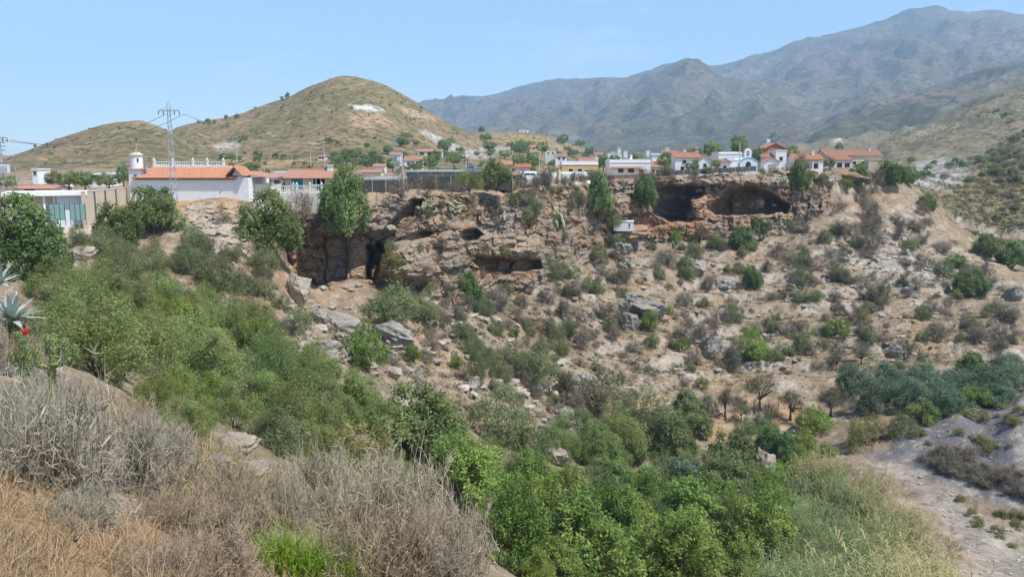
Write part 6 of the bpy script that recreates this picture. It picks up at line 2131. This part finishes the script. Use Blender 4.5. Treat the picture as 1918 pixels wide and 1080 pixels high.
def garden_wall():
    a_, b_ = np.array(at(981, 338, 168)), np.array(at(1140, 328, 190))
    k = 168 / F
    L = math.hypot(b_[0] - a_[0], b_[1] - a_[1]); ang = math.atan2(b_[1] - a_[1], b_[0] - a_[0])
    root = link('garden_wall', None, None, tuple(a_), (0, 0, ang))
    tag(root, 'white garden wall with two tile capped gate pillars on the cliff top', 'wall', None, 'thing')
    MB().box(0, L * 0.24, 2.6, 2.8, -2, 1.9).build('wall', M['white'], root)
    MB().box(L * 0.40, L, 2.6, 2.8, -2, 1.7).build('wall', M['white'], root)
    for f in (0.25, 0.39):
        po = MB().box(L * f - 0.35, L * f + 0.35, -0.1, 0.5, -2, 2.5).build('pillar', M['cream'], root)
        cap = MB(); x = L * f
        for s in (-1, 1):
            roof_sheet(cap, (x + s * 0.6, -0.4, 2.5), (x + s * 0.6, 0.8, 2.5), (x, -0.4, 2.95), (x, 0.8, 2.95), 0.08, 0.2, 0.03)
        cap.build('cap', M['tile'], po)
    bm = MB().box(-0.015, 0.015, -0.015, 0.015, -0.6, 1.25).mesh('bar', M['dark_steel'])
    for i in range(34):
        link('bar', bm, root, (L * 0.41 + i * 0.17, 0, 0.0))
    MB().box(L * 0.40, L * 0.40 + 5.9, -0.03, 0.03, 1.2, 1.26).build('rail', M['dark_steel'], root)
    MB().box(L * 0.40, L * 0.40 + 5.9, -0.03, 0.03, 0.1, 0.16).build('rail', M['dark_steel'], root)


garden_wall()


def car():
    p = at(993, 337, 168.5)
    root = link('parked_car', None, None, p, (0, 0, R(14)))
    tag(root, 'white car parked before the white garden wall', 'car')
    MB().prism([(-2.1, 0.3), (2.1, 0.3), (2.12, 0.75), (1.3, 0.95), (0.6, 1.45), (-1.2, 1.48), (-1.95, 0.98), (-2.12, 0.8)], -0.82, 0.82).build('body', M['carpaint'], root)
    MB().prism([(1.12, 0.98), (0.58, 1.38), (-0.2, 1.4), (-0.2, 0.98)], -0.835, 0.835).build('window', M['glass'], root)
    MB().prism([(-0.3, 0.98), (-0.3, 1.4), (-1.15, 1.4), (-1.7, 1.0)], -0.835, 0.835).build('window', M['glass'], root)
    for x in (-1.3, 1.3):
        for y in (-0.75, 0.75):
            w_ = MB().tube([(x, y - 0.1, 0.32), (x, y + 0.1, 0.32)], 0.32, 14).build('wheel', M['rubber'], root)
            MB().tube([(x, y - 0.115, 0.32), (x, y + 0.115, 0.32)], 0.18, 10).build('rim', M['steel'], w_)


car()

# --- village houses, from left to right
house('orange roofed shed above the dark netting', 930, 958, 317, 309, 230, 5, 'shed', 7, 'cream', 'tile')
house('dark red shed right of the orange roofed one', 966, 993, 318, 314, 225, 5, 'shed', 6, 'offwhite', 'brick')
house('little beige gatehouse with tiled roof left of the white garden wall', 954, 971, 340, 328, 166, 2.5, 'gable', 4, 'cream', 'tile2', windows=[(0.5, 0.5, 0.7, 0.6)])
house('long low grey shed beside the blue container', 889, 922, 322, 315, 185, 4, 'flat', 0, 'net')
house('blue container standing behind the netting fence', 875, 887, 322, 312, 186, 3, 'flat', 0, 'blue', name='container', cat='container')
house('yellow house with white roof terrace behind the garden wall', 1052, 1120, 330, 309, 205, 8, 'flat', 0, 'yellow', windows=[(0.25, 0.9, 1.1, 1.0), (0.5, 0.9, 1.1, 1.0)], doors=[(0.75, -0.4, 2.2, 2.0, 'opening')], parapet=0.75, roof_mat='white')
house('pinkish roofed house behind the yellow house', 1085, 1115, 312, 303, 240, 7, 'gable', 7, 'white', 'tile2', windows=[(0.3, 0.5, 0.9, 0.7), (0.7, 0.5, 0.9, 0.7)])
_r, _w, _h, _k = house('long white flat roofed house with two windows above the cliff', 1141, 1218, 330, 305, 203, 9, 'flat', 0, 'white', windows=[(0.28, 0.95, 1.2, 0.9), (0.53, 0.95, 1.4, 0.9)], doors=[(0.78, -0.2, 1.1, 1.9, 'opening')], parapet=0.55, chimney=(0.58, 1.9, 0.5))
_v = MB(); roof_sheet(_v, (-_w / 2 + 0.3, -1.1, _h * 0.60), (_w * 0.28, -1.1, _h * 0.60), (-_w / 2 + 0.3, -0.02, _h * 0.72), (_w * 0.28, -0.02, _h * 0.72), 0.08, 0.28, 0.04)
_v.build('porch_roof', M['tile2'], _r)
house('small bluish white house with red roof next to the flat roofed one', 1218, 1240, 328, 313, 204, 6, 'gable', 8, 'bluewhite', 'tile', windows=[(0.6, 0.5, 0.7, 0.8)], doors=[(0.25, -0.3, 0.8, 1.8, 'wood')])
_r, _w, _h, _k = house('two storey white house with red tiled roof and right hand gable', 1264, 1312, 324, 296, 214, 9, 'gable', 9, 'white', 'tile', windows=[(0.30, 0.6, 0.9, 1.1), (0.72, 0.6, 0.9, 1.1), (0.36, 2.5, 0.9, 0.8), (0.78, 2.5, 0.9, 0.8)], doors=[(0.5, -0.3, 1.0, 2.0, 'wood')])
house('white gabled wing at the right of the two storey house', 1308, 1332, 324, 300, 212.5, 8, 'gable_end', 10, 'white', 'tile', windows=[(0.5, 1.5, 0.8, 0.9)])
house('low white house with red roof edges between the gabled wing and chapel', 1332, 1368, 322, 304, 217, 7, 'shed', 5, 'white', 'tile2', windows=[(0.3, 0.8, 0.9, 0.8), (0.7, 0.8, 0.9, 0.8)])
house('tall white block behind the chapel', 1345, 1388, 318, 289, 229, 8, 'flat', 0, 'white', windows=[(0.3, 2.2, 0.9, 0.9), (0.7, 2.2, 0.9, 0.9)], parapet=0.4)


def chapel():
    Y = 217.0
    p = at(1402, 319, Y); k = depth_of(p) / F
    X = lambda px: (px - 1402) * k
    Z = lambda py: (319 - py) * k
    root = link('chapel', None, None, p, (0, 0, R(6)))
    tag(root, 'small white chapel with blue trim and an open bell gable', 'chapel')
    # front with a curved gable
    arc = [(X(1385) + (X(1419) - X(1385)) * t, Z(303) + (Z(295.5) - Z(303)) * math.sin(math.pi * t)) for t in np.linspace(0, 1, 15)]
    MB().prism([(X(1385), -2), (X(1419), -2)] + arc[::-1], 0, 8).build('wall', M['bluewhite'], root)  # bluish tone puts the front's shade into the colour of a white wall
    tri = MB()
    for (xa, za), (xb, zb) in zip(arc[:-1], arc[1:]):
        b = len(tri.v)
        tri.v += [(xa, -0.12, za - 0.10), (xb, -0.12, zb - 0.10), (xb, -0.12, zb + 0.14), (xa, -0.12, za + 0.14), (xa, 0.3, za - 0.10), (xb, 0.3, zb - 0.10), (xb, 0.3, zb + 0.14), (xa, 0.3, za + 0.14)]
        for q in ((0, 1, 2, 3), (3, 2, 6, 7), (0, 4, 5, 1)):
            tri.f.append(tuple(b + i for i in q))
    M['trim'] = plain_mat('pale_blue_trim', (0.25, 0.40, 0.66), 0.8, 0.05)
    tri.build('gable_trim', M['trim'], root)
    # bell gable: two piers, arch and cap around an opening
    bx, z0, z1 = X(1400), Z(297), Z(281)
    bg_ = MB().box(bx - 0.95, bx - 0.42, 0.1, 0.6, z0, z1 - 0.45).box(bx + 0.42, bx + 0.95, 0.1, 0.6, z0, z1 - 0.45).box(bx - 0.42, bx + 0.42, 0.1, 0.6, z0, z0 + 0.55)
    bg_.prism([(bx - 0.95, z1 - 0.45), (bx - 0.42, z1 - 0.45), (bx - 0.25, z1 - 0.25), (bx + 0.25, z1 - 0.25), (bx + 0.42, z1 - 0.45), (bx + 0.95, z1 - 0.45), (bx + 0.7, z1 + 0.1), (bx, z1 + 0.45), (bx - 0.7, z1 + 0.1)], 0.1, 0.6)
    bo = bg_.build('bell_gable', M['white'], root)
    MB().lathe([(0.26, z0 + 0.75), (0.22, z0 + 0.85), (0.13, z0 + 1.15), (0.04, z0 + 1.22)], 10, bx, 0.35).build('bell', M['dark_steel'], bo)
    MB().box(bx - 0.03, bx + 0.03, 0.32, 0.38, z1 + 0.45, z1 + 1.05).box(bx - 0.18, bx + 0.18, 0.33, 0.37, z1 + 0.75, z1 + 0.81).build('cross', M['dark_steel'], bo)
    # arched door
    dx, w = X(1401), 0.75
    da = [(dx + w * math.cos(t), Z(308) + w * math.sin(t)) for t in np.linspace(0, math.pi, 9)]
    MB().prism([(dx - w, 0.0), (dx + w, 0.0)] + da, -0.03, 0.02).build('door', M['opening'], root)
    MB().box(X(1367), X(1384.5), 0.6, 6, -2, Z(301)).build('side_room', M['white'], root)
    MB().box(X(1367) - 0.1, X(1384.5), 0.5, 6.1, Z(301), Z(301) + 0.2).build('side_roof', M['white'], root)


chapel()
house('red brick gabled house rising behind the grey garage house', 1432, 1469, 312, 278, 236, 9, 'gable_end', 9, 'brick', 'tile2', windows=[(0.32, 4.0, 1.0, 1.0), (0.7, 4.0, 0.9, 0.9)], chimney=(0.2, 1.2, 0.6))
house('grey white block with orange roofed left wing below the brick gable', 1452, 1472, 318, 283, 224, 7, 'flat', 0, 'white', windows=[(0.5, 2.6, 0.8, 0.9)])
house('orange roofed wing left of the grey white block', 1427, 1452, 318, 295, 225, 7, 'gable', 7, 'offwhite', 'tile')
house('white gabled garage with a blue grey door', 1431, 1459, 319, 303, 221.5, 3, 'gable_end', 7, 'white', 'tile2', doors=[(0.5, -0.3, 2.1, 1.9, 'grey')])
_r, _w, _h, _k = house('low house with red roof, white porch columns and blue door', 1488, 1541, 319, 299, 228, 8, 'gable', 10, 'white', 'tile', windows=[(0.72, 0.5, 1.6, 1.3), (0.2, 0.7, 0.9, 1.0)], doors=[(0.44, -0.2, 0.9, 2.0, 'blue')], chimney=(0.78, 2.3, 0.6))
for f in (-0.44, -0.15, 0.08, 0.3):
    MB().box(_w * f - 0.14, _w * f + 0.14, -1.5, -1.22, -1.5, _h - 0.35).build('porch_column', M['white'], _r)
MB().box(-_w * 0.47, _w * 0.34, -1.6, 0, _h - 0.35, _h - 0.2).build('porch_roof', M['tile2'], _r)
MB().box(-_w * 0.5, _w * 0.36, -1.9, -1.7, -2, 0.35).build('porch_wall', M['white'], _r)
house('long house with a long red tiled roof at the right end of the village', 1548, 1652, 312, 292, 250, 10, 'gable', 11, 'cream', 'tile2', windows=[(0.3, 0.6, 1.2, 1.0), (0.5, 0.6, 1.2, 1.0)], doors=[(0.7, -0.4, 2.6, 2.0, 'opening'), (0.9, -0.4, 1.8, 2.0, 'opening')], chimney=(0.86, 2.2, 0.6))
_r, _w, _h, _k = house('lower red roofed porch in front of the long red roofed house', 1562, 1596, 314, 300, 243, 4, 'shed', 7, 'offwhite', 'tile', doors=[(0.3, -0.5, 1.6, 1.9, 'opening'), (0.72, -0.5, 1.6, 1.9, 'opening')])
house('low beige garden wall block right of the round tree', 1626, 1665, 318, 301, 246, 3, 'flat', 0, 'beige')
house('small white flat roofed hut at the very end of the village', 1665, 1686, 316, 306, 252, 3, 'flat', 0, 'white')


def cave_hut():
    Y = 186.0
    p = at(1168, 430, Y); k = depth_of(p) / F
    root = link('hut', None, None, p, (0, 0, R(-6)))
    tag(root, 'small flat white hut at the foot of the caves', 'hut')
    w, h = 37 * k, 15 * k
    MB().box(-w / 2, w / 2, 0, 3, -0.35, h).build('wall', M['white'], root)
    MB().box(-w / 2 - 0.1, w / 2 + 0.1, -0.1, 3.1, h, h + 0.12).build('roof', M['white'], root)
    opening_parts(root, 'window', w * 0.30, h * 0.35, 0.3, 0.8, frame='white')
    t_ = MB().lathe([(0.5, h + 0.13), (0.55, h + 0.3), (0.55, h + 0.75), (0.2, h + 0.9)], 12, w * 0.05, 1.2).build('water_tank', M['dark_steel'], root)


cave_hut()

# --- far houses on the hillsides
for row in [
    ('hip roofed pavilion on the flank of the big hill', 664, 717, 286, 277, 470, 12, 'hip', 8, 'offwhite', 'tile2', [], [(0.2, -0.2, 3, 2.4, 'opening'), (0.5, -0.2, 3.4, 2.4, 'opening'), (0.8, -0.2, 3, 2.4, 'opening')]),
    ('long stone terrace wall below the hip roofed pavilion', 624, 718, 293, 282, 452, 3, 'flat', 0, 'grey', 'tile2', [(0.9, 0.8, 1.6, 1.4)], []),
    ('white farmhouse below the stone terrace wall', 645, 664, 307, 293, 380, 8, 'gable', 4, 'white', 'tile2', [(0.3, 1.2, 0.9, 1.0), (0.7, 1.2, 0.9, 1.0)], []),
    ('smaller white farmhouse right of the white farmhouse', 665, 679, 306, 297, 378, 6, 'flat', 0, 'white', 'tile2', [(0.5, 0.8, 0.9, 0.9)], []),
    ('white house with a dull red roof at the foot of the hill', 757, 790, 309, 300, 330, 8, 'gable', 7, 'white', 'tile2', [(0.25, 0.4, 1.0, 0.9), (0.75, 0.4, 1.0, 0.9)], [(0.5, -0.2, 1.0, 1.7, 'wood')]),
    ('small grey white house left of the dull red roof', 731, 750, 300, 290, 350, 6, 'gable', 4, 'bluewhite', 'tile2', [(0.5, 0.6, 1.0, 0.9)], []),
    ('terracotta pergola house above the white rock slope', 781, 828, 292, 284, 400, 6, 'shed', 4, 'offwhite', 'tile2', [], [(0.2, -0.1, 2.0, 1.8, 'opening'), (0.5, -0.1, 2.0, 1.8, 'opening'), (0.8, -0.1, 2.0, 1.8, 'opening')]),
    ('low red roof among trees beyond the greenhouse', 677, 713, 327, 323, 230, 6, 'gable', 4, 'offwhite', 'tile', [], []),
    ('pinkish roofed shed beyond the greenhouse', 700, 720, 318, 312, 270, 5, 'gable', 4, 'bluewhite', 'tile2', [], []),
    ('red roofed villa on the saddle right of the big hill', 920, 938, 274, 269, 560, 9, 'hip', 4, 'cream', 'tile', [(0.5, 0.4, 1.6, 1.0)], []),
    ('white terraced wall under the red roofed villa on the saddle', 898, 956, 281, 275, 530, 3, 'flat', 0, 'offwhite', 'tile', [], []),
    ('lone white house on the crest of the small ridge', 972, 990, 249, 244, 850, 9, 'flat', 0, 'white', 'tile', [(0.3, 0.8, 1.2, 1.2), (0.7, 0.8, 1.2, 1.2)], []),
    ('red roofed house among trees below the small ridge', 993, 1007, 281, 276, 520, 8, 'gable', 4, 'cream', 'tile', [(0.5, 0.4, 1.2, 1.0)], []),
    ('white and yellow house below the small ridge', 1021, 1042, 291, 282, 470, 8, 'flat', 0, 'offwhite', 'tile', [(0.3, 0.8, 1.0, 1.0), (0.7, 0.8, 1.0, 1.0)], []),
    ('white house above the garden wall poles', 1041, 1062, 301, 293, 380, 8, 'gable', 4, 'white', 'tile2', [(0.3, 0.6, 1.0, 0.9), (0.7, 0.6, 1.0, 0.9)], []),
    ('pink roofed house at the right foot of the small ridge', 1114, 1130, 296, 290, 420, 7, 'gable', 4, 'white', 'tile2', [(0.5, 0.5, 1.0, 0.9)], []),
    ('white house with side wing beyond the flat roofed house', 1137, 1164, 298, 288, 400, 8, 'flat', 0, 'white', 'tile2', [(0.3, 0.8, 1.0, 1.0), (0.7, 0.8, 1.0, 1.0)], []),
    ('white shed roof far behind the small red roofed house', 1221, 1240, 297, 291, 380, 6, 'gable', 3, 'white', 'net', [], []),
    ('long tan house far behind the two storey white house', 1241, 1272, 293, 287, 420, 8, 'gable', 4, 'cream', 'tile2', [(0.3, 0.5, 1.0, 0.9), (0.7, 0.5, 1.0, 0.9)], []),
    ('flat red roofed house at the far left below the hill', 29, 98, 362, 354, 150, 7, 'gable', 5, 'offwhite', 'tile2', [], [(0.4, -0.4, 2.0, 1.2, 'opening')]),
    ('small orange walled house at the foot of the left hill', 73, 86, 334, 322, 190, 5, 'flat', 0, 'brick', 'tile', [(0.5, 0.6, 0.6, 0.6)], []),
    ('white narrow house beside the small orange walled one', 61, 72, 336, 318, 185, 5, 'flat', 0, 'white', 'tile', [(0.5, 1.1, 0.6, 0.7)], []),
    ('white house with dark window band left of the turret', 169, 203, 342, 328, 170, 6, 'shed', 3, 'white', 'net', [(0.3, 0.9, 1.4, 0.6)], []),
    ('white sheet covered shed behind the flat roofed building', 88, 112, 350, 342, 160, 5, 'shed', 4, 'white', 'net', [], []),
    ('little stone hut high on the left flank of the hill', 499, 520, 254, 248, 560, 5, 'flat', 0, 'grey', 'tile', [], []),
]:
    house(row[0], row[1], row[2], row[3], row[4], row[5], row[6], row[7], row[8], row[9], row[10], windows=row[11], doors=row[12], bury=6)

for i, (px, py, w) in enumerate([(1148, 290, 9), (1172, 286, 7), (1196, 292, 8), (1214, 284, 6), (1250, 281, 7), (1285, 284, 8), (1306, 280, 6), (1000, 296, 12), (955, 290, 12), (840, 303, 14), (602, 300, 14), (870, 300, 11), (1075, 292, 10), (1440, 262, 6), (1160, 280, 6)]):
    p = hit(px, py, 330)
    Yh = min(max(p[1], 330), 1300)
    rt = house('tiny white far house', px - w / 2, px + w / 2, py, py - w * 0.42, Yh, 7, ['gable', 'flat'][i % 2], 2.2, 'white', 'tile2', windows=[(0.3, 0.8, 0.9, 0.9), (0.7, 0.8, 0.9, 0.9)], bury=8)[0]
    rt['group'] = 'far white houses'
    late_label(rt, 'farhouse')

# --- trees of the village and of the hillsides
def vtree(kind, px, py, w, h, Y, label, group=None):
    p = at(px, py, Y); k = depth_of(p) / F
    return plant_at(kind, p, w * k, h * k, label, group, sink=0.0)


for row in [
    ('village', 1335, 300, 34, 34, 240, 'round dark tree behind the low white house left of the chapel'),
    ('village', 1383, 296, 38, 42, 246, 'tallest dark tree of the village behind the chapel'),
    ('village', 1418, 312, 30, 36, 228, 'bright leafy tree between chapel and brick house'),
    ('cypress', 1321, 296, 8, 26, 240, 'narrow cypress left of the round dark tree'),
    ('village', 1480, 304, 26, 30, 238, 'tree between the brick house and red roofed house'),
    ('village', 1496, 304, 26, 20, 248, 'low tree behind the blue door house'),
    ('village', 1245, 324, 30, 38, 206, 'light green tree beside the small bluish white house'),
    ('village', 1296, 322, 28, 20, 209, 'dark small tree before the two storey white house'),
    ('village', 1341, 318, 22, 18, 212, 'small round tree before the low white house'),
    ('village', 1555, 316, 26, 20, 236, 'dark bush beside the blue door house'),
    ('village', 1110, 332, 26, 14, 186, 'green bush before the garden wall end'),
    ('village', 1130, 322, 28, 34, 214, 'dark tree right of the yellow house'),
    ('village', 970, 312, 26, 22, 250, 'dark tree above the orange roofed shed'),
    ('village', 1000, 316, 30, 24, 240, 'wide tree right of the dark red shed'),
    ('village', 1016, 290, 26, 24, 430, 'green tree below the small ridge'),
    ('village', 973, 292, 30, 26, 430, 'round tree on the terraces below the small ridge'),
    ('village', 917, 284, 26, 18, 480, 'dark tree below the red roofed villa on the saddle'),
    ('village', 902, 250, 14, 14, 640, 'lone dark tree on the right shoulder of the big hill'),
    ('village', 760, 274, 40, 24, 470, 'dark trees clump right of the hip roofed pavilion'),
    ('village', 752, 288, 18, 14, 440, 'round bright tree beside the pavilion'),
    ('village', 786, 276, 22, 16, 470, 'dark tree above the terracotta pergola'),
    ('village', 830, 290, 22, 26, 420, 'grey green tree at the right of the terracotta pergola'),
    ('village', 735, 322, 30, 26, 300, 'dark tree behind the thin lattice mast'),
    ('village', 805, 318, 44, 24, 310, 'wide trees right of the dull red roof'),
    ('village', 850, 312, 36, 24, 330, 'tree behind the netting fence pole'),
    ('village', 775, 322, 40, 18, 290, 'low green tree before the dull red roof'),
    ('village', 457, 276, 22, 22, 500, 'round tree on the left flank of the hill'),
    ('village', 524, 292, 20, 14, 430, 'green tree at the foot of the hill above the villa'),
    ('village', 426, 303, 40, 16, 400, 'low trees at the foot of the left hill'),
    ('village', 130, 356, 46, 36, 135, 'green tree behind the flat roofed building'),
    ('village', 160, 356, 40, 34, 137, 'yellowish green tree left of the turret'),
    ('village', 205, 354, 52, 30, 140, 'pale green tree beside the turret'),
    ('village', 100, 350, 36, 26, 160, 'dark tree above the sheet covered shed'),
    ('village', 232, 350, 26, 44, 140, 'tall green tree touching the turret'),
    ('village', 12, 356, 40, 26, 130, 'green bush under the transformer pylon'),
    ('village', 1150, 304, 24, 14, 330, 'tree behind the flat roofed white house'),
    ('village', 1190, 300, 30, 12, 380, 'dark far tree behind the chimney of the flat roofed house'),
    ('village', 1265, 300, 26, 14, 330, 'far tree behind the two storey white house'),
    ('village', 1300, 294, 34, 16, 300, 'pale tree behind the gabled wing'),
    ('village', 1570, 292, 16, 26, 420, 'narrow tree behind the long red roofed house'),
    ('village', 690, 290, 20, 10, 440, 'small tree before the pavilion'),
    ('village', 560, 326, 40, 14, 220, 'low shrub behind the tan roofed house'),
    ('village', 640, 330, 40, 16, 210, 'low tree behind the tall cliff tree'),
]:
    vtree(*row)

r_ = np.random.default_rng(31)
# scrub on the flat land behind the cliff and in the village gardens
q = np.stack([r_.uniform(420, 1340, 130), r_.uniform(296, 330, 130)], 1)
for i in range(len(q)):
    p = hit(q[i, 0], q[i, 1], 180)
    k = depth_of(p) / F
    w = r_.uniform(9, 22)
    late_label(plant_at('distant', p, w * k, w * k * 0.7, 'small dark green tree scattered on the flat land behind the cliff', 'trees scattered behind the village'), 'distant')
# gardens at the foot of the big hill
q = np.stack([r_.uniform(600, 1120, 60), r_.uniform(262, 312, 60)], 1)
for i in range(len(q)):
    p = hit(q[i, 0], q[i, 1], 300)
    if p[1] > 1000:
        continue
    k = depth_of(p) / F
    w = r_.uniform(12, 26)
    late_label(plant_at('village', p, w * k, w * k * r_.uniform(0.6, 0.9), 'garden tree at the foot of the big hill', 'garden trees at the foot of the big hill'), 'village')
# bushes on the hills
q = np.concatenate([np.stack([r_.uniform(60, 460, 60), r_.uniform(232, 320, 60)], 1), np.stack([r_.uniform(430, 1100, 120), r_.uniform(160, 300, 120)], 1)])
for i in range(len(q)):
    p = hit(q[i, 0], q[i, 1], 300)
    if p[1] > 1200:
        continue
    k = depth_of(p) / F
    w = r_.uniform(3, 8)
    late_label(plant_at('distant', p, w * k, w * k * 0.7, 'dark dot of a bush on the dry hillside', 'bushes on the dry hills'), 'distant')
for px, py, w, h in [(372, 224, 9, 6), (390, 222, 12, 9), (402, 221, 9, 7), (424, 215, 10, 9), (444, 213, 12, 10), (528, 188, 9, 9), (538, 184, 12, 12), (66, 277, 8, 7)]:
    p = hit(px, py + 1, 300)
    if p[1] > 1200:
        p = hit(px, py + 8, 300)
    k = depth_of(p) / F
    late_label(plant_at('distant', p, w * k, h * k, 'dark round bush standing on the skyline of the left hills', 'skyline bushes of the left hills'), 'distant')
q = np.stack([r_.uniform(1700, 1918, 150), r_.uniform(300, 470, 150)], 1)
for i in range(len(q)):
    p = hit(q[i, 0], q[i, 1], 262)
    if p[1] > 1200 or p[1] < 268:
        continue
    k = depth_of(p) / F
    w = r_.uniform(9, 24)
    late_label(plant_at(['distant', 'scrub', 'olive'][i % 3], p, w * k, w * k * 0.65, ['dark green', 'grey', 'olive green'][i % 3] + ' bush on the hillside beyond the right ravine', 'bushes beyond the right ravine'), ['distant', 'scrub', 'olive'][i % 3])

# ------------------------------------------------------------------ labels of the scattered plants: which one, seen from the nearest landmark
WORD = {'scrub': 'grey scrub bush', 'dryscrub': 'brown dry bush', 'olive': 'olive green bush', 'thicket': 'feathery green shrub', 'broad': 'leafy green tree', 'evergreen': 'dark green tree', 'bright': 'bright green bush', 'yellowish': 'yellowish bush', 'distant': 'small dark green bush', 'bluegreen': 'grey green olive tree', 'village': 'green garden tree', 'farhouse': 'small far white house'}
MARKS = [(325, 290, 'the tall lattice pylon'), (247, 300, 'the round turret'), (360, 330, 'the villa roof'), (535, 352, 'the white balustrade'), (645, 375, 'the tall cliff edge tree'), (503, 420, 'the wide dark cliff edge tree'), (292, 400, 'the round tree under the turret'), (150, 480, 'the flat pale rock ledge'),
    (212, 520, 'the pale rock block above the thicket'), (312, 540, 'the tall yellowish bright bush'), (200, 620, 'the largest feathery shrub'), (556, 530, 'the rough pale rock stack'), (632, 585, 'the long grey slab'), (728, 615, 'the big smooth grey boulder'), (606, 670, 'the broken pale ledges'), (682, 650, 'the round bright green shrub'),
    (735, 570, 'the broad olive shrub'), (873, 520, 'the glossy tree by the low cave'), (950, 500, 'the low cave'), (880, 440, 'the small upper cave'), (705, 500, 'the tall dark cave'), (778, 790, 'the biggest round dark tree'), (938, 780, 'the large olive shrub'), (1022, 722, 'the small round prickly pear'), (1044, 400, 'the tall pale prickly pear'),
    (996, 390, 'the dark olive ledge bush'), (1168, 422, 'the white hut'), (1255, 380, 'the big dark cave'), (1312, 385, 'the pillar between the caves'), (1410, 378, 'the second cave'), (1200, 565, 'the biggest grey slab'), (1180, 605, 'the squat grey boulder'), (1408, 645, 'the bright round tree'), (1330, 640, 'the upright grey outcrop'), (1408, 520, 'the small dark mid slope tree'),
    (1300, 500, 'the rounded pale rock'), (1358, 532, 'the flat grey ledge'), (1680, 655, 'the lone grey boulder'), (1815, 530, 'the dark right slope bush'), (1850, 465, 'the tree at the right ravine'), (1565, 620, 'the light green bush pair'), (1655, 540, 'the upright bush on white scree'), (1636, 445, 'the tall grey upper slope bush'), (1512, 640, 'the olive bush by the light green pair'),
    (1820, 685, 'the round green tree above the terrace'), (1422, 740, 'the darkest almond tree'), (1310, 450, 'the dead grey tree'), (1384, 910, 'the pale grey boulder'), (1432, 870, 'the tall tan boulder'), (1370, 855, 'the rich green round tree'), (1285, 900, 'the grey olive tree'), (1524, 790, 'the vivid yellow green bush'), (1090, 1000, 'the big tree with yellowish leaves'), (1000, 920, 'the tall tree in the gully bottom'),
    (870, 900, 'the bright tree left of the gully bottom'), (1040, 870, 'the tan bare rock step'), (1120, 740, 'the sparse almond tree'), (1600, 325, 'the brown rock mound'), (1495, 325, 'the dark tree on the cliff edge'), (1668, 330, 'the cliff end tree'), (1402, 300, 'the chapel'), (1300, 305, 'the two storey white house'), (1180, 312, 'the white flat roofed house'), (1085, 315, 'the yellow house'),
    (1020, 328, 'the garden wall pillars'), (873, 312, 'the netting fence pole'), (757, 325, 'the leaning wooden pole'), (690, 275, 'the hip roofed pavilion'), (690, 203, 'the white scar on the hill'), (655, 145, 'the summit of the big hill'), (860, 280, 'the white rock slope'), (980, 246, 'the lone white ridge house'), (902, 243, 'the lone hill shoulder tree'), (240, 232, 'the top of the left hill'),
    (457, 266, 'the round hill flank tree'), (510, 250, 'the little stone hut'), (1760, 325, 'the grey scree across the ravine'), (1735, 380, 'the tree at the ravine head'), (1730, 860, 'the left end of the grey bank'), (1800, 890, 'the middle of the bank face'), (1860, 915, 'the right part of the bank face'), (1905, 940, 'the bank face at the right edge'), (1735, 720, 'the second upper olive tree'), (1640, 745, 'the dark olive terrace tree'), (1880, 745, 'the right end of the olive terrace'), (1830, 745, 'the spreading fig tree'), (1860, 1020, 'the dirt track'), (1650, 900, 'the straw yellow reeds'), (450, 590, 'the fresh green upper thicket shrub'), (560, 760, 'the dark shrub behind the dry bushes'),
    (370, 660, 'the wide shrub in mid thicket'), (405, 500, 'the big rounded olive bush'), (1880, 400, 'the hillside at the right edge'), (1900, 620, 'the terrace wall at the right edge'), (120, 300, 'the left end of the left hill'), (560, 300, 'the field below the hill')]
ORD = ['nearest', 'second', 'third', 'fourth', 'fifth', 'sixth', 'seventh', 'eighth', 'ninth', 'tenth', 'eleventh', 'twelfth', 'thirteenth', 'fourteenth', 'fifteenth', 'sixteenth']
bins = {}
for o, kind in LATE:
    lx, ly = project(o.location.x, o.location.y, o.location.z + o.scale.z * 0.5)
    d2 = [math.hypot(lx - m[0], (ly - m[1]) * 1.2) for m in MARKS]
    i = int(np.argmin(d2))
    ang = math.degrees(math.atan2(MARKS[i][1] - ly, lx - MARKS[i][0])) % 360
    dr = ['right of', 'up and right of', 'above', 'up and left of', 'left of', 'down and left of', 'below', 'down and right of'][int((ang + 22.5) // 45) % 8]
    bins.setdefault((kind, dr, i), []).append((d2[i], o))
for (kind, dr, i), lst in bins.items():
    lst.sort(key=lambda t: t[0])
    for n_, (_, o) in enumerate(lst):
        o['label'] = f"{ORD[min(n_, 15)]} {WORD[kind]} {dr} {MARKS[i][2]}"

# ------------------------------------------------------------------ the air
hb = MB().box(-9500, 9500, -300, 9300, -75, 1350)
hm = bpy.data.materials.new('haze_air')
hm.use_nodes = True
hn, hl = hm.node_tree.nodes, hm.node_tree.links
hn.remove(hn['Principled BSDF'])
pv = hn.new('ShaderNodeVolumePrincipled')
pv.inputs['Color'].default_value = (0.45, 0.72, 1.0, 1)
pv.inputs['Density'].default_value = 0.000125
pv.inputs['Anisotropy'].default_value = 0.0
hl.new(pv.outputs['Volume'], hn['Material Output'].inputs['Volume'])
tag(hb.build('haze', hm), 'pale summer haze over the valley and mountains', None, None, 'stuff')
